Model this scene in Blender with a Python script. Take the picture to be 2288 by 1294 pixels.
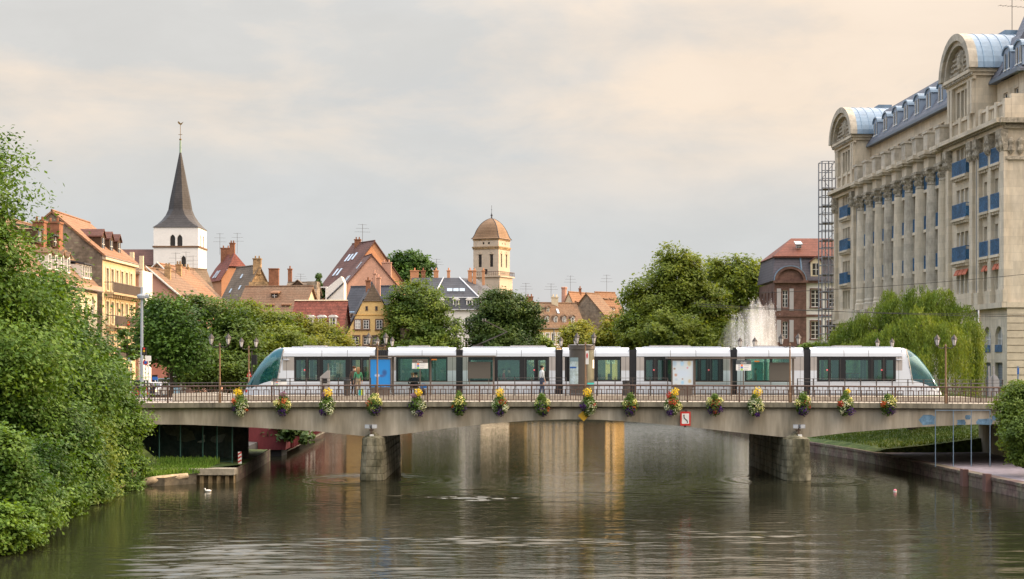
import bpy, math, random
import numpy as np
from mathutils import Vector, Matrix
for o in list(bpy.data.objects): bpy.data.objects.remove(o)
S = bpy.context.scene
COL = S.collection
R = math.radians
# ---------------------------------------------------------------- camera
F, EYE = 3700.0, 6.6
cam = bpy.data.objects.new("camera", bpy.data.cameras.new("camera")); COL.objects.link(cam)
cam.location = (0, 0, EYE); cam.rotation_euler = (R(90), 0, 0)
cam.data.sensor_width = 36.0; cam.data.lens = 36.0 * F / 2288.0
cam.data.shift_y = 163.0 / 2288.0
cam.data.clip_start = 0.5; cam.data.clip_end = 6000
S.camera = cam
# ---------------------------------------------------------------- sky and sun
SUN_EL, SUN_AZ = R(16.0), R(76.5)          # azimuth clockwise from +Y
W = bpy.data.worlds.new("World"); S.world = W; W.use_nodes = True
nt = W.node_tree; nt.nodes.clear()
def N(t, **k):
    n = nt.nodes.new(t)
    for a, b in k.items(): setattr(n, a, b)
    return n
L = nt.links.new
out = N('ShaderNodeOutputWorld'); bg = N('ShaderNodeBackground'); L(bg.outputs[0], out.inputs[0])
sky = N('ShaderNodeTexSky', sky_type='NISHITA'); sky.sun_disc = False
sky.sun_elevation = SUN_EL; sky.sun_rotation = SUN_AZ
sky.air_density = 1.2; sky.dust_density = 2.0
tc = N('ShaderNodeTexCoord'); sep = N('ShaderNodeSeparateXYZ'); L(tc.outputs['Generated'], sep.inputs[0])
def mth(op, a, b=None, c=None, clamp=False):
    n = N('ShaderNodeMath', operation=op); n.use_clamp = clamp
    for i, v in enumerate((a, b, c)):
        if v is None: continue
        if isinstance(v, (int, float)): n.inputs[i].default_value = v
        else: L(v, n.inputs[i])
    return n.outputs[0]
def mix(f, a, b, mode='MIX'):
    n = N('ShaderNodeMixRGB', blend_type=mode)
    for i, v in enumerate((f, a, b)):
        if isinstance(v, (int, float)): n.inputs[i].default_value = v
        elif isinstance(v, tuple): n.inputs[i].default_value = (*v, 1)
        else: L(v, n.inputs[i])
    return n.outputs[0]
def noise(scale, loc, detail, rough, dist=0.0, sc=1.0):
    m = N('ShaderNodeMapping'); L(tc.outputs['Generated'], m.inputs[0])
    m.inputs['Scale'].default_value = scale; m.inputs['Location'].default_value = loc
    n = N('ShaderNodeTexNoise'); L(m.outputs[0], n.inputs[0])
    n.inputs['Scale'].default_value = sc; n.inputs['Detail'].default_value = detail
    n.inputs['Roughness'].default_value = rough; n.inputs['Distortion'].default_value = dist
    return n.outputs[0]
def rng_(v, a, b, c=0.0, d=1.0, smooth=True):
    n = N('ShaderNodeMapRange'); n.interpolation_type = 'SMOOTHSTEP' if smooth else 'LINEAR'
    L(v, n.inputs[0])
    for i, q in enumerate((a, b, c, d)): n.inputs[i + 1].default_value = q
    return n.outputs[0]
x_, y_, z_ = sep.outputs
el = mth('MAXIMUM', z_, 0.0)
n1 = noise((4.0, 4.0, 13), (2.9, .7, 1.1), 6, .56, .35)
n2 = noise((11, 11, 26), (7.1, 3.3, .2), 7, .60, .25)
n3 = noise((2.2, 2.2, 10), (1.4, 8.2, 4.0), 3, .5)
warm = mth('ADD', mth('MULTIPLY', rng_(el, .03, .20), .42), mth('SUBTRACT', mth('MULTIPLY', rng_(x_, -.26, .24), .80), .24))
warm = mth('ADD', warm, mth('MULTIPLY', mth('SUBTRACT', n1, .52), 3.0))
warm = mth('ADD', warm, mth('MULTIPLY', mth('SUBTRACT', n2, .5), 1.4))
warm = mth('MULTIPLY', warm, rng_(el, .065, .155), clamp=True)
grey = mix(rng_(n3, .35, .65), (.695, .705, .712), (.74, .725, .70))
hor = mix(rng_(el, .0, .085), (.745, .715, .71), (.685, .705, .715))
base = mix(rng_(el, .04, .12), hor, grey)
cloud = mix(warm, base, (1.0, .835, .68))
cloud = mix(1.0, cloud, rng_(n2, .3, .7, .97, 1.035), 'MULTIPLY')
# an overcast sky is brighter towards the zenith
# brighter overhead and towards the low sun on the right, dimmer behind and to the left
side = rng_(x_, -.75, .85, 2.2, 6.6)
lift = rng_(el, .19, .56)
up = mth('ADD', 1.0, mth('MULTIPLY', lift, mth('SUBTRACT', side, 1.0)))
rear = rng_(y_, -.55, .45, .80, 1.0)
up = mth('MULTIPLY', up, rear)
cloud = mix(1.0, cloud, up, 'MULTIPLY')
cool = rng_(el, .22, .5)
cloud = mix(cool, cloud, mix(1.0, cloud, mix(rng_(x_, -.5, .7), (.86, 1.0, 1.22), (1.02, .98, .94)), 'MULTIPLY'))
nis = mix(1.0, sky.outputs[0], (.09, .09, .09), 'MULTIPLY')
fin = mix(.90, nis, cloud)
fin = mix(1.0, fin, mix(rng_(el, .22, .34), (.905, .905, .905), (1, 1, 1)), 'MULTIPLY')
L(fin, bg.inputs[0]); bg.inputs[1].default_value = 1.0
sun = bpy.data.objects.new("sun", bpy.data.lights.new("sun", 'SUN')); COL.objects.link(sun)
sun.data.energy = 4.6; sun.data.angle = R(0.6); sun.data.color = (1.0, .68, .38)
sd = Vector((math.sin(SUN_AZ) * math.cos(SUN_EL), math.cos(SUN_AZ) * math.cos(SUN_EL), math.sin(SUN_EL)))
sun.rotation_euler = sd.to_track_quat('Z', 'Y').to_euler()
sun.location = (60, -20, 60)
S.view_settings.view_transform = 'Standard'; S.view_settings.look = 'None'
S.view_settings.exposure = 0.16; S.view_settings.gamma = 1.0
S.render.engine = 'CYCLES'
S.cycles.max_bounces = 8; S.cycles.transparent_max_bounces = 24
S.cycles.diffuse_bounces = 3; S.cycles.glossy_bounces = 4; S.cycles.transmission_bounces = 6
S.cycles.caustics_reflective = False; S.cycles.caustics_refractive = False
S.cycles.use_denoising = True; S.cycles.volume_bounces = 4

# ================================================================ helpers
def px(u, Y): return (u - 1144.0) * Y / F
def pz(v, Y): return EYE - (v - 810.0) * Y / F
ORG = {}
def tag(o, label=None, cat=None, group=None, kind=None):
    if label: o['label'] = label
    if cat: o['category'] = cat
    if group: o['group'] = group
    if kind: o['kind'] = kind
    return o
def thing(name, label, cat, loc=(0, 0, 0), group=None):
    o = bpy.data.objects.new(name, None); COL.objects.link(o)
    o.location = loc; o.empty_display_size = .3
    ORG[o.name] = Vector(loc)
    return tag(o, label, cat, group)
def copy_tree(o, parent=None):
    c = o.copy(); COL.objects.link(c); c.parent = parent
    for ch in [q for q in bpy.data.objects if q.parent == o]: copy_tree(ch, c)
    return c
class MB:
    def __init__(s, M=None): s.v = []; s.f = []; s.m = []; s.M = M; s.k = 0
    def add(s, vs, fs):
        o = len(s.v)
        if s.M is not None: vs = [s.M @ Vector(p) for p in vs]
        s.v += [tuple(p) for p in vs]
        s.f += [[i + o for i in f] for f in fs]; s.m += [s.k] * len(fs)
        return s
    def box(s, x0, x1, y0, y1, z0, z1):
        vs = [(x0,y0,z0),(x1,y0,z0),(x1,y1,z0),(x0,y1,z0),(x0,y0,z1),(x1,y0,z1),(x1,y1,z1),(x0,y1,z1)]
        return s.add(vs, [(0,3,2,1),(4,5,6,7),(0,1,5,4),(1,2,6,5),(2,3,7,6),(3,0,4,7)])
    def prism(s, pts, y0, y1):                       # polygon in x,z pushed along y
        n = len(pts)
        vs = [(p[0], y0, p[1]) for p in pts] + [(p[0], y1, p[1]) for p in pts]
        fs = [tuple(range(n)), tuple(range(2*n-1, n-1, -1))]
        fs += [(i, i+n, (i+1) % n + n, (i+1) % n) for i in range(n)]
        return s.add(vs, fs)
    def prismx(s, pts, x0, x1):                      # polygon in y,z pushed along x
        n = len(pts)
        vs = [(x0, p[0], p[1]) for p in pts] + [(x1, p[0], p[1]) for p in pts]
        fs = [tuple(range(n-1, -1, -1)), tuple(range(n, 2*n))]
        fs += [(i, (i+1) % n, (i+1) % n + n, i+n) for i in range(n)]
        return s.add(vs, fs)
    def prismz(s, pts, z0, z1):
        n = len(pts)
        vs = [(p[0], p[1], z0) for p in pts] + [(p[0], p[1], z1) for p in pts]
        fs = [tuple(range(n-1, -1, -1)), tuple(range(n, 2*n))]
        fs += [(i, (i+1) % n, (i+1) % n + n, i+n) for i in range(n)]
        return s.add(vs, fs)
    def tube(s, pts, r, n=6, r1=None, cap=True):
        pts = [Vector(p) for p in pts]; k = len(pts)
        rs = r if isinstance(r, (list, tuple)) else [r + ((r1 if r1 is not None else r) - r) * i / max(1, k-1) for i in range(k)]
        vs = []; fs = []; up = Vector((0, 0, 1))
        for i, p in enumerate(pts):
            d = (pts[min(i+1, k-1)] - pts[max(i-1, 0)]).normalized()
            a = d.cross(up if abs(d.z) < .95 else Vector((1, 0, 0))).normalized(); b = d.cross(a)
            for j in range(n):
                t = 2*math.pi*j/n
                vs.append(p + (a*math.cos(t) + b*math.sin(t)) * rs[i])
        for i in range(k-1):
            for j in range(n):
                q = (j+1) % n
                fs.append((i*n+j, i*n+q, (i+1)*n+q, (i+1)*n+j))
        if cap: fs += [tuple(range(n-1, -1, -1)), tuple(range((k-1)*n, k*n))]
        return s.add(vs, fs)
    def lathe(s, prof, c=(0, 0, 0), n=12, a0=0.0, sx=1.0, sy=1.0):
        vs = []; fs = []
        for r, z in prof:
            for j in range(n):
                t = a0 + 2*math.pi*j/n
                vs.append((c[0] + r*math.cos(t)*sx, c[1] + r*math.sin(t)*sy, c[2] + z))
        for i in range(len(prof)-1):
            for j in range(n):
                q = (j+1) % n
                fs.append((i*n+j, i*n+q, (i+1)*n+q, (i+1)*n+j))
        fs += [tuple(range(n-1, -1, -1)), tuple(range((len(prof)-1)*n, len(prof)*n))]
        return s.add(vs, fs)
    def quad(s, a, b, c, d): return s.add([a, b, c, d], [(0, 1, 2, 3)])
    def build(s, name, mats, parent=None, smooth=False, loc=None):
        if not isinstance(mats, (list, tuple)): mats = [mats]
        if parent is not None: org = ORG[parent.name]
        elif loc is not None: org = Vector(loc)
        else:
            a = np.array(s.v); lo = a.min(0); hi = a.max(0)
            org = Vector(((lo[0]+hi[0])/2, (lo[1]+hi[1])/2, lo[2]))
        me = bpy.data.meshes.new(name)
        me.from_pydata([(p[0]-org.x, p[1]-org.y, p[2]-org.z) for p in s.v], [], s.f)
        for m in mats: me.materials.append(m)
        me.polygons.foreach_set('material_index', s.m)
        if smooth: me.polygons.foreach_set('use_smooth', [True]*len(s.f))
        me.update()
        o = bpy.data.objects.new(name, me); COL.objects.link(o)
        ORG[o.name] = org
        if parent is not None: o.parent = parent
        else: o.location = org
        return o
def build_parts(b, name, mats, parent):
    """one object per connected piece"""
    par = list(range(len(b.v)))
    def find(i):
        while par[i] != i: par[i] = par[par[i]]; i = par[i]
        return i
    seen = {}
    for i, p in enumerate(b.v):
        k = (round(p[0], 3), round(p[1], 3), round(p[2], 3))
        if k in seen: par[find(i)] = find(seen[k])
        else: seen[k] = i
    for f in b.f:
        for i in f[1:]: par[find(i)] = find(f[0])
    gr = {}
    for f, m in zip(b.f, b.m): gr.setdefault(find(f[0]), []).append((f, m))
    out_ = []
    for fs in gr.values():
        q = MB(); idx = {}
        for f, m in fs:
            for i in f:
                if i not in idx: idx[i] = len(q.v); q.v.append(b.v[i])
            q.f.append([idx[i] for i in f]); q.m.append(m)
        out_.append(q.build(name, mats, parent))
    return out_
def frameM(x, y, z, ang): return Matrix.Translation((x, y, z)) @ Matrix.Rotation(ang, 4, 'Z')

# ---------------------------------------------------------------- materials
def nodes(m):
    m.use_nodes = True; t = m.node_tree; t.nodes.clear(); return t
def mat(name, col, rough=.8, var=.22, scale=.7, fine=0.0, fscale=6.0, metal=0.0, spec=.3, stretch=(1, 1, 1),
        col2=None, bump=0.0, brick=None, coat=0.0, obj=False, bands=None, rows=0.0):
    m = bpy.data.materials.new(name); t = nodes(m); l = t.links.new
    o = t.nodes.new('ShaderNodeOutputMaterial'); b = t.nodes.new('ShaderNodeBsdfPrincipled'); l(b.outputs[0], o.inputs[0])
    b.inputs['Roughness'].default_value = rough; b.inputs['Metallic'].default_value = metal
    b.inputs['Specular IOR Level'].default_value = spec; b.inputs['Coat Weight'].default_value = coat
    if obj:
        g = t.nodes.new('ShaderNodeTexCoord'); pos = g.outputs['Object']
    else:
        g = t.nodes.new('ShaderNodeNewGeometry'); pos = g.outputs['Position']
    mp = t.nodes.new('ShaderNodeMapping'); l(pos, mp.inputs[0]); mp.inputs['Scale'].default_value = stretch
    def nz(sc, det=4):
        n = t.nodes.new('ShaderNodeTexNoise'); l(mp.outputs[0], n.inputs[0])
        n.inputs['Scale'].default_value = sc; n.inputs['Detail'].default_value = det; n.inputs['Roughness'].default_value = .6
        return n.outputs[0]
    def mr(v, a, c, d, e):
        n = t.nodes.new('ShaderNodeMapRange'); l(v, n.inputs[0])
        for i, q in enumerate((a, c, d, e)): n.inputs[i+1].default_value = q
        return n.outputs[0]
    def mx(f, a, c, mode='MIX'):
        n = t.nodes.new('ShaderNodeMixRGB'); n.blend_type = mode
        for i, v in enumerate((f, a, c)):
            if isinstance(v, (int, float)): n.inputs[i].default_value = v
            elif isinstance(v, tuple): n.inputs[i].default_value = (*v, 1)
            else: l(v, n.inputs[i])
        return n.outputs[0]
    big = nz(scale)
    c = mx(mr(big, .35, .65, 0, 1), col, col2) if col2 else mx(0.0, col, col)
    if brick:
        bw, bh, amt, mcol = brick
        sp = t.nodes.new('ShaderNodeSeparateXYZ'); l(pos, sp.inputs[0])
        ad = t.nodes.new('ShaderNodeMath'); ad.operation = 'ADD'; l(sp.outputs[0], ad.inputs[0]); l(sp.outputs[1], ad.inputs[1])
        cb = t.nodes.new('ShaderNodeCombineXYZ'); l(ad.outputs[0], cb.inputs[0]); l(sp.outputs[2], cb.inputs[1])
        bt = t.nodes.new('ShaderNodeTexBrick'); l(cb.outputs[0], bt.inputs[0])
        bt.inputs['Scale'].default_value = 1.0; bt.inputs['Brick Width'].default_value = bw; bt.inputs['Row Height'].default_value = bh
        bt.inputs['Mortar Size'].default_value = mcol; bt.inputs['Mortar Smooth'].default_value = .3; bt.inputs['Bias'].default_value = 0
        bt.inputs['Color1'].default_value = (1-amt, 1-amt, 1-amt, 1); bt.inputs['Color2'].default_value = (1+amt*.6, 1+amt*.5, 1+amt*.4, 1)
        bt.inputs['Mortar'].default_value = (1-amt*1.3,)*3 + (1,)
        c = mx(1.0, c, bt.outputs[0], 'MULTIPLY')
    if rows:
        sp2 = t.nodes.new('ShaderNodeSeparateXYZ'); l(pos, sp2.inputs[0])
        w = t.nodes.new('ShaderNodeMath'); w.operation = 'FRACT'
        w0 = t.nodes.new('ShaderNodeMath'); w0.operation = 'MULTIPLY'; l(sp2.outputs[2], w0.inputs[0]); w0.inputs[1].default_value = rows
        l(w0.outputs[0], w.inputs[0])
        c = mx(1.0, c, mr(w.outputs[0], 0, .5, .72, 1.06), 'MULTIPLY')
    c = mx(1.0, c, mr(big, .3, .7, 1-var, 1+var), 'MULTIPLY')
    f = nz(fscale, 3)
    if fine: c = mx(1.0, c, mr(f, .3, .7, 1-fine, 1+fine), 'MULTIPLY')
    l(c, b.inputs['Base Color'])
    if bump:
        bn = t.nodes.new('ShaderNodeBump'); l(f, bn.inputs['Height']); bn.inputs['Strength'].default_value = 1
        bn.inputs['Distance'].default_value = bump; l(bn.outputs[0], b.inputs['Normal'])
    return m
def leafmat(name, c1, c2, scale=.35, trans=.30):
    m = bpy.data.materials.new(name); t = nodes(m); l = t.links.new
    o = t.nodes.new('ShaderNodeOutputMaterial'); ms = t.nodes.new('ShaderNodeMixShader'); l(ms.outputs[0], o.inputs[0])
    d = t.nodes.new('ShaderNodeBsdfPrincipled'); d.inputs['Roughness'].default_value = .55; d.inputs['Specular IOR Level'].default_value = .25
    tr = t.nodes.new('ShaderNodeBsdfTranslucent')
    ms.inputs[0].default_value = trans; l(d.outputs[0], ms.inputs[1]); l(tr.outputs[0], ms.inputs[2])
    g = t.nodes.new('ShaderNodeNewGeometry'); n = t.nodes.new('ShaderNodeTexNoise'); l(g.outputs['Position'], n.inputs[0])
    n.inputs['Scale'].default_value = scale; n.inputs['Detail'].default_value = 3
    r = t.nodes.new('ShaderNodeMapRange'); l(n.outputs[0], r.inputs[0]); r.inputs[1].default_value = .35; r.inputs[2].default_value = .65
    mx = t.nodes.new('ShaderNodeMixRGB'); l(r.outputs[0], mx.inputs[0]); mx.inputs[1].default_value = (*c1, 1); mx.inputs[2].default_value = (*c2, 1)
    r2 = t.nodes.new('ShaderNodeMapRange'); l(g.outputs['Random Per Island'], r2.inputs[0]); r2.inputs[3].default_value = .76; r2.inputs[4].default_value = 1.24
    m2 = t.nodes.new('ShaderNodeMixRGB'); m2.blend_type = 'MULTIPLY'; m2.inputs[0].default_value = 1; l(mx.outputs[0], m2.inputs[1]); l(r2.outputs[0], m2.inputs[2])
    l(m2.outputs[0], d.inputs['Base Color'])
    m3 = t.nodes.new('ShaderNodeMixRGB'); m3.blend_type = 'MULTIPLY'; m3.inputs[0].default_value = 1
    l(m2.outputs[0], m3.inputs[1]); m3.inputs[2].default_value = (1.5, 1.35, .6, 1); l(m3.outputs[0], tr.inputs[0])
    return m
def glassmat(name, tint, op=.5, rough=.05, dark=(.01, .015, .015), gloss=.2):
    """window glass: part see-through, part flat colour, part mirror"""
    m = bpy.data.materials.new(name); t = nodes(m); l = t.links.new
    o = t.nodes.new('ShaderNodeOutputMaterial'); ms = t.nodes.new('ShaderNodeMixShader'); l(ms.outputs[0], o.inputs[0])
    tr = t.nodes.new('ShaderNodeBsdfTransparent'); tr.inputs[0].default_value = (*tint, 1)
    p = t.nodes.new('ShaderNodeBsdfPrincipled'); p.inputs['Base Color'].default_value = (*dark, 1)
    p.inputs['Roughness'].default_value = rough; p.inputs['Specular IOR Level'].default_value = .8
    gl = t.nodes.new('ShaderNodeBsdfGlossy'); gl.inputs['Roughness'].default_value = rough; gl.inputs[0].default_value = (.52, .80, .80, 1)
    m2 = t.nodes.new('ShaderNodeMixShader'); m2.inputs[0].default_value = gloss; l(p.outputs[0], m2.inputs[1]); l(gl.outputs[0], m2.inputs[2])
    ms.inputs[0].default_value = op; l(tr.outputs[0], ms.inputs[1]); l(m2.outputs[0], ms.inputs[2])
    return m
M = {}
M['concrete'] = mat('concrete', (.30, .265, .20), .85, .22, .8, .16, 4.0, stretch=(1, 1, .16), col2=(.39, .35, .28))
M['concrete_cap'] = mat('cap_concrete', (.215, .195, .145), .9, .38, .9, .28, 5.0, stretch=(1, 1, .25))
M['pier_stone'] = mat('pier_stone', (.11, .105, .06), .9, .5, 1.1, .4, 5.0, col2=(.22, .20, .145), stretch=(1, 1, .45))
M['iron'] = mat('dark_iron', (.045, .035, .030), .5, .3, 2.0, .3, 9, spec=.5)
M['rust_iron'] = mat('brown_painted_iron', (.095, .052, .036), .5, .25, 2.0, .3, 9, spec=.5)
M['grey_metal'] = mat('grey_metal', (.35, .37, .40), .4, .1, 2, metal=.3)
M['white_metal'] = mat('white_painted_metal', (.72, .72, .70), .4, .06, 1)
M['asphalt'] = mat('asphalt', (.085, .082, .08), .95, .2, .5, .2, 8)
M['paving'] = mat('stone_paving', (.34, .305, .26), .9, .15, .8, .2, 6)
M['platform_wall'] = mat('platform_wall', (.37, .33, .27), .9, .12, .9, .18, 5, brick=(1.2, .6, .10, .02))
M['lavender_paving'] = mat('quay_paving', (.22, .19, .21), .95, .25, .35, .2, 2.5)
M['quay_stone'] = mat('quay_red_stone', (.20, .125, .11), .95, .35, .7, .35, 3.0, brick=(.8, .33, .25, .03), col2=(.16, .15, .10))
M['grass'] = mat('grass', (.050, .090, .020), .95, .4, .5, .5, 4, col2=(.085, .105, .028))
M['earth'] = mat('earth', (.11, .095, .07), .95, .3, .5, .3, 4)
M['black'] = mat('black', (.012, .012, .013), .6, .1)
M['darkgrey'] = mat('dark_grey', (.055, .052, .05), .5, .15, 1)
M['wood'] = mat('bark', (.075, .058, .042), .95, .35, 2, .3, 9, stretch=(1, 1, .25))
M['glass'] = mat('window_glass', (.02, .024, .028), .08, .3, .5, spec=.7)
M['glass_light'] = mat('curtained_glass', (.42, .42, .41), .3, .35, .4, spec=.5)
M['white_frame'] = mat('white_window_frame', (.75, .74, .70), .6, .06)
M['brown_frame'] = mat('brown_window_surround', (.16, .10, .075), .8, .1)
M['red_paint'] = mat('red_paint', (.55, .035, .03), .45, .08, 1)
M['blue_paint'] = mat('blue_paint', (.03, .12, .42), .45, .15, 1)
M['yellow_paint'] = mat('yellow_paint', (.62, .36, .03), .5, .12, 2)
M['white_paint'] = mat('white_paint', (.80, .79, .77), .5, .06, 1)
M['skin'] = mat('skin', (.52, .33, .25), .6, .05)
# ================================================================ water, banks, ground
def bankx(a, Y): return a - .0416 * Y - (min(7.0, max(0, 93 - Y) * .55) if a < 0 else 0)
LA, RA = -13.0, 28.0
# water: real waves, calmer beyond the bridge
def build_water():
    rs = np.random.RandomState(4)
    ys = np.concatenate([np.arange(38, 96, .095), np.arange(96, 118, .16), np.arange(118, 160, .4), np.arange(160, 262, 2.0)])
    xs = np.concatenate([np.arange(-40, -24, 2.0), np.arange(-24, 31, .17), np.arange(31, 44, 2.0)])
    X, Y = np.meshgrid(xs, ys)
    Z = np.zeros_like(X)
    def comp(n, l0, l1, spread, seed):
        q = np.random.RandomState(seed); z = np.zeros_like(X)
        for i in range(n):
            lam = l0 * (l1/l0) ** q.rand(); th = math.pi/2 + q.randn()*spread
            k = 2*math.pi/lam
            z += lam * np.sin(k*(X*math.cos(th) + Y*math.sin(th)) + q.rand()*6.28 + .6*np.sin(X*.21*q.rand() + Y*.13*q.rand() + q.rand()*6))
        return z / math.sqrt(n)
    def patch(sx, sy, seed, n=18):
        q = np.random.RandomState(seed); z = np.zeros_like(X)
        for i in range(n):
            z += np.sin(X/sx*(q.randn()) + Y/sy*q.randn() + q.rand()*6.28)
        return z / math.sqrt(n)
    A = comp(14, 1.8, 4.5, .35, 3)
    B = comp(30, .60, 1.5, .42, 5); B2 = comp(18, .34, .62, .40, 8)
    p1 = np.clip(.5 + .42*patch(5.5, 3.6, 11), 0, 1); p2 = np.clip(.45 + .55*patch(3.0, 1.7, 12), 0, 1.3)
    p3 = np.clip(.5 + .75*patch(1.3, .55, 15, 26), 0, 1.5)
    near = np.clip((84 - Y)/26, 0, 1)
    mid = np.exp(-((Y-88)/9)**2) * (X > -9) * (X < 11)
    near2 = np.clip((66 - Y)/9, 0, 1); mid2 = np.exp(-((Y-84)/6.5)**2 - ((X-2.5)/7)**2)
    amp = .20 + 1.9*near*(.10+p1**1.5) + 5.0*near2*(.22+p1) + 3.0*mid*p1*p2 + 1.3*mid2*(.3+p1) + .7*np.clip((93-Y)/8, 0, 1)*p1*p2
    amp = amp * np.clip((X - (LA - .0416*Y - np.minimum(7.0, np.maximum(0, 93-Y)*.55)) - 4.0)/6.0, .10, 1)            # lee of the left trees
    amp = amp * np.where(Y > 100, .42, 1)
    Z = amp * (.0008*A + .0046*B*(.12 + p2*p3) + .0034*B2*p2*p3)
    # wake rings round the two piers
    for cx, cy in ((-8.1, 93), (16.2, 93)):
        d = np.hypot(X-cx, (Y-cy)*.8)
        Z += .016*np.exp(-((d-3.2)/1.6)**2)*np.sin(d*7.0)*np.clip((Y-84)/6, 0, 1)
    verts = np.stack([X, Y, Z], -1).reshape(-1, 3)
    ny, nx = X.shape
    idx = np.arange(ny*nx).reshape(ny, nx)
    q = np.stack([idx[:-1, :-1], idx[:-1, 1:], idx[1:, 1:], idx[1:, :-1]], -1).reshape(-1, 4)
    return verts, q
def np_mesh(name, verts, quads, mats, parent=None, smooth=False, midx=None, loc=None):
    verts = np.asarray(verts, dtype=np.float32)
    if parent is not None: org = np.array(ORG[parent.name])
    elif loc is not None: org = np.array(loc, dtype=float)
    else: org = np.zeros(3)
    me = bpy.data.meshes.new(name); nv, nf = len(verts), len(quads); k = quads.shape[1]
    me.vertices.add(nv); me.vertices.foreach_set('co', (verts - org).astype(np.float32).ravel())
    me.loops.add(nf*k); me.loops.foreach_set('vertex_index', quads.astype(np.int32).ravel())
    me.polygons.add(nf); me.polygons.foreach_set('loop_start', np.arange(0, nf*k, k, dtype=np.int32))
    if not isinstance(mats, (list, tuple)): mats = [mats]
    for m in mats: me.materials.append(m)
    if midx is not None: me.polygons.foreach_set('material_index', np.asarray(midx, dtype=np.int32))
    me.polygons.foreach_set('use_smooth', np.full(nf, bool(smooth)))
    me.update(calc_edges=True)
    o = bpy.data.objects.new(name, me); COL.objects.link(o); ORG[o.name] = Vector(org)
    if parent is not None: o.parent = parent
    else: o.location = org
    return o
def water_mat():
    m = bpy.data.materials.new('river_water'); t = nodes(m); l = t.links.new
    o = t.nodes.new('ShaderNodeOutputMaterial'); ms = t.nodes.new('ShaderNodeMixShader'); l(ms.outputs[0], o.inputs[0])
    d = t.nodes.new('ShaderNodeBsdfDiffuse'); d.inputs[0].default_value = (.018, .019, .012, 1)
    b = t.nodes.new('ShaderNodeBsdfGlossy'); b.inputs[0].default_value = (.90, .87, .80, 1); b.inputs['Roughness'].default_value = .04
    fr = t.nodes.new('ShaderNodeFresnel'); fr.inputs[0].default_value = 1.33
    l(fr.outputs[0], ms.inputs[0]); l(d.outputs[0], ms.inputs[1]); l(b.outputs[0], ms.inputs[2])
    g = t.nodes.new('ShaderNodeNewGeometry'); mp = t.nodes.new('ShaderNodeMapping'); l(g.outputs['Position'], mp.inputs[0])
    mp.inputs['Scale'].default_value = (1.1, 3.2, 1)
    n = t.nodes.new('ShaderNodeTexNoise'); l(mp.outputs[0], n.inputs[0]); n.inputs['Scale'].default_value = 1.0; n.inputs['Detail'].default_value = 3
    bn = t.nodes.new('ShaderNodeBump'); l(n.outputs[0], bn.inputs['Height']); bn.inputs['Distance'].default_value = .020; bn.inputs['Strength'].default_value = .7
    for nd in (b, d, fr): l(bn.outputs[0], nd.inputs['Normal'])
    return m
v, q = build_water()
tag(np_mesh('river_water', v, q, water_mat(), smooth=True), kind='structure')

def sheet(name, pts, z, m):
    b = MB(); b.add([(p[0], p[1], p[2] if len(p) > 2 else z) for p in pts], [tuple(range(len(pts)))])
    return tag(b.build(name, m, loc=(0, 0, 0)), kind='structure')
# river bed and the wide land round everything
b = MB(); b.add([(-900, -200, -1.5), (900, -200, -1.5), (900, 3000, -1.5), (-900, 3000, -1.5)], [(0, 1, 2, 3)])
tag(b.build('ground', M['earth'], loc=(0, 0, 0)), kind='structure')
# left bank: slope from water up to the street
def strip(name, rows, m):
    """rows: list of rows of points, joined into quads"""
    b = MB(); n = len(rows[0])
    b.add([p for r in rows for p in r], [(i*n+j, i*n+j+1, (i+1)*n+j+1, (i+1)*n+j) for i in range(len(rows)-1) for j in range(n-1)])
    return tag(b.build(name, m, loc=(0, 0, 0)), kind='structure')
rows = []
for Y in (30, 50, 65, 76, 82, 87, 91, 93.6):
    x = bankx(LA, Y); rows.append([(x, Y, -.6), (x-1.2, Y, .7), (x-3.0, Y, 1.0), (x-6.5, Y, 3.9), (x-14, Y, 4.2), (-260, Y, 4.2)])
strip('left_bank', rows, M['grass'])
rows = []
for Y, zz in ((109, 4.24), (125, 4.0), (160, 3.2), (230, 3.2), (420, 3.2)):
    x = bankx(LA, Y) if Y < 240 else -24; rows.append([(x, Y, -1.0), (x-.05, Y, 1.0), (x-1.5, Y, 1.1), (x-1.7, Y, min(zz, 3.1)), (x-14, Y, zz), (-360, Y, zz)])
strip('left_street', rows, M['asphalt'])
sheet('left_approach_road', [(-26, 93.5), (-26, 109.1), (-260, 109.1), (-260, 93.5)], 4.25, M['asphalt'])
# right bank
rows = []
for Y in (30, 60, 80, 93, 108):
    x = bankx(RA, Y); rows.append([(x, Y, .72), (x+4.5, Y, .74), (x+9.0, Y, .80)])
strip('quay_path', rows, M['lavender_paving'])
rows = []
for Y in (30, 60, 80, 93, 93.6):
    x = bankx(RA, Y); rows.append([(x+9.0, Y, .80), (x+9.1, Y, 4.0), (x+14, Y, 4.2), (300, Y, 4.2)])
strip('right_street', rows, M['asphalt'])
rows = [[(bankx(RA, 107.9)+d_, 107.9, .6) for d_ in (0, .9, 4, 9, 13.2, 60)]]
for Y in (108, 112, 118, 126, 140, 160, 200, 236):
    bow = -1.4*math.exp(-((Y-126)/9)**2)
    x = bankx(RA, Y) + bow; rows.append([(x, Y, .72), (x+.9, Y, .95), (x+4, Y, 1.25), (x+9, Y, 1.9), (x+13.2, Y, 4.0), (300, Y, 4.1)])
strip('lawn', rows, M['grass'])
sheet('right_approach_road', [(31, 93.5), (300, 93.5), (300, 109), (31, 109)], 4.25, M['asphalt'])
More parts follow.
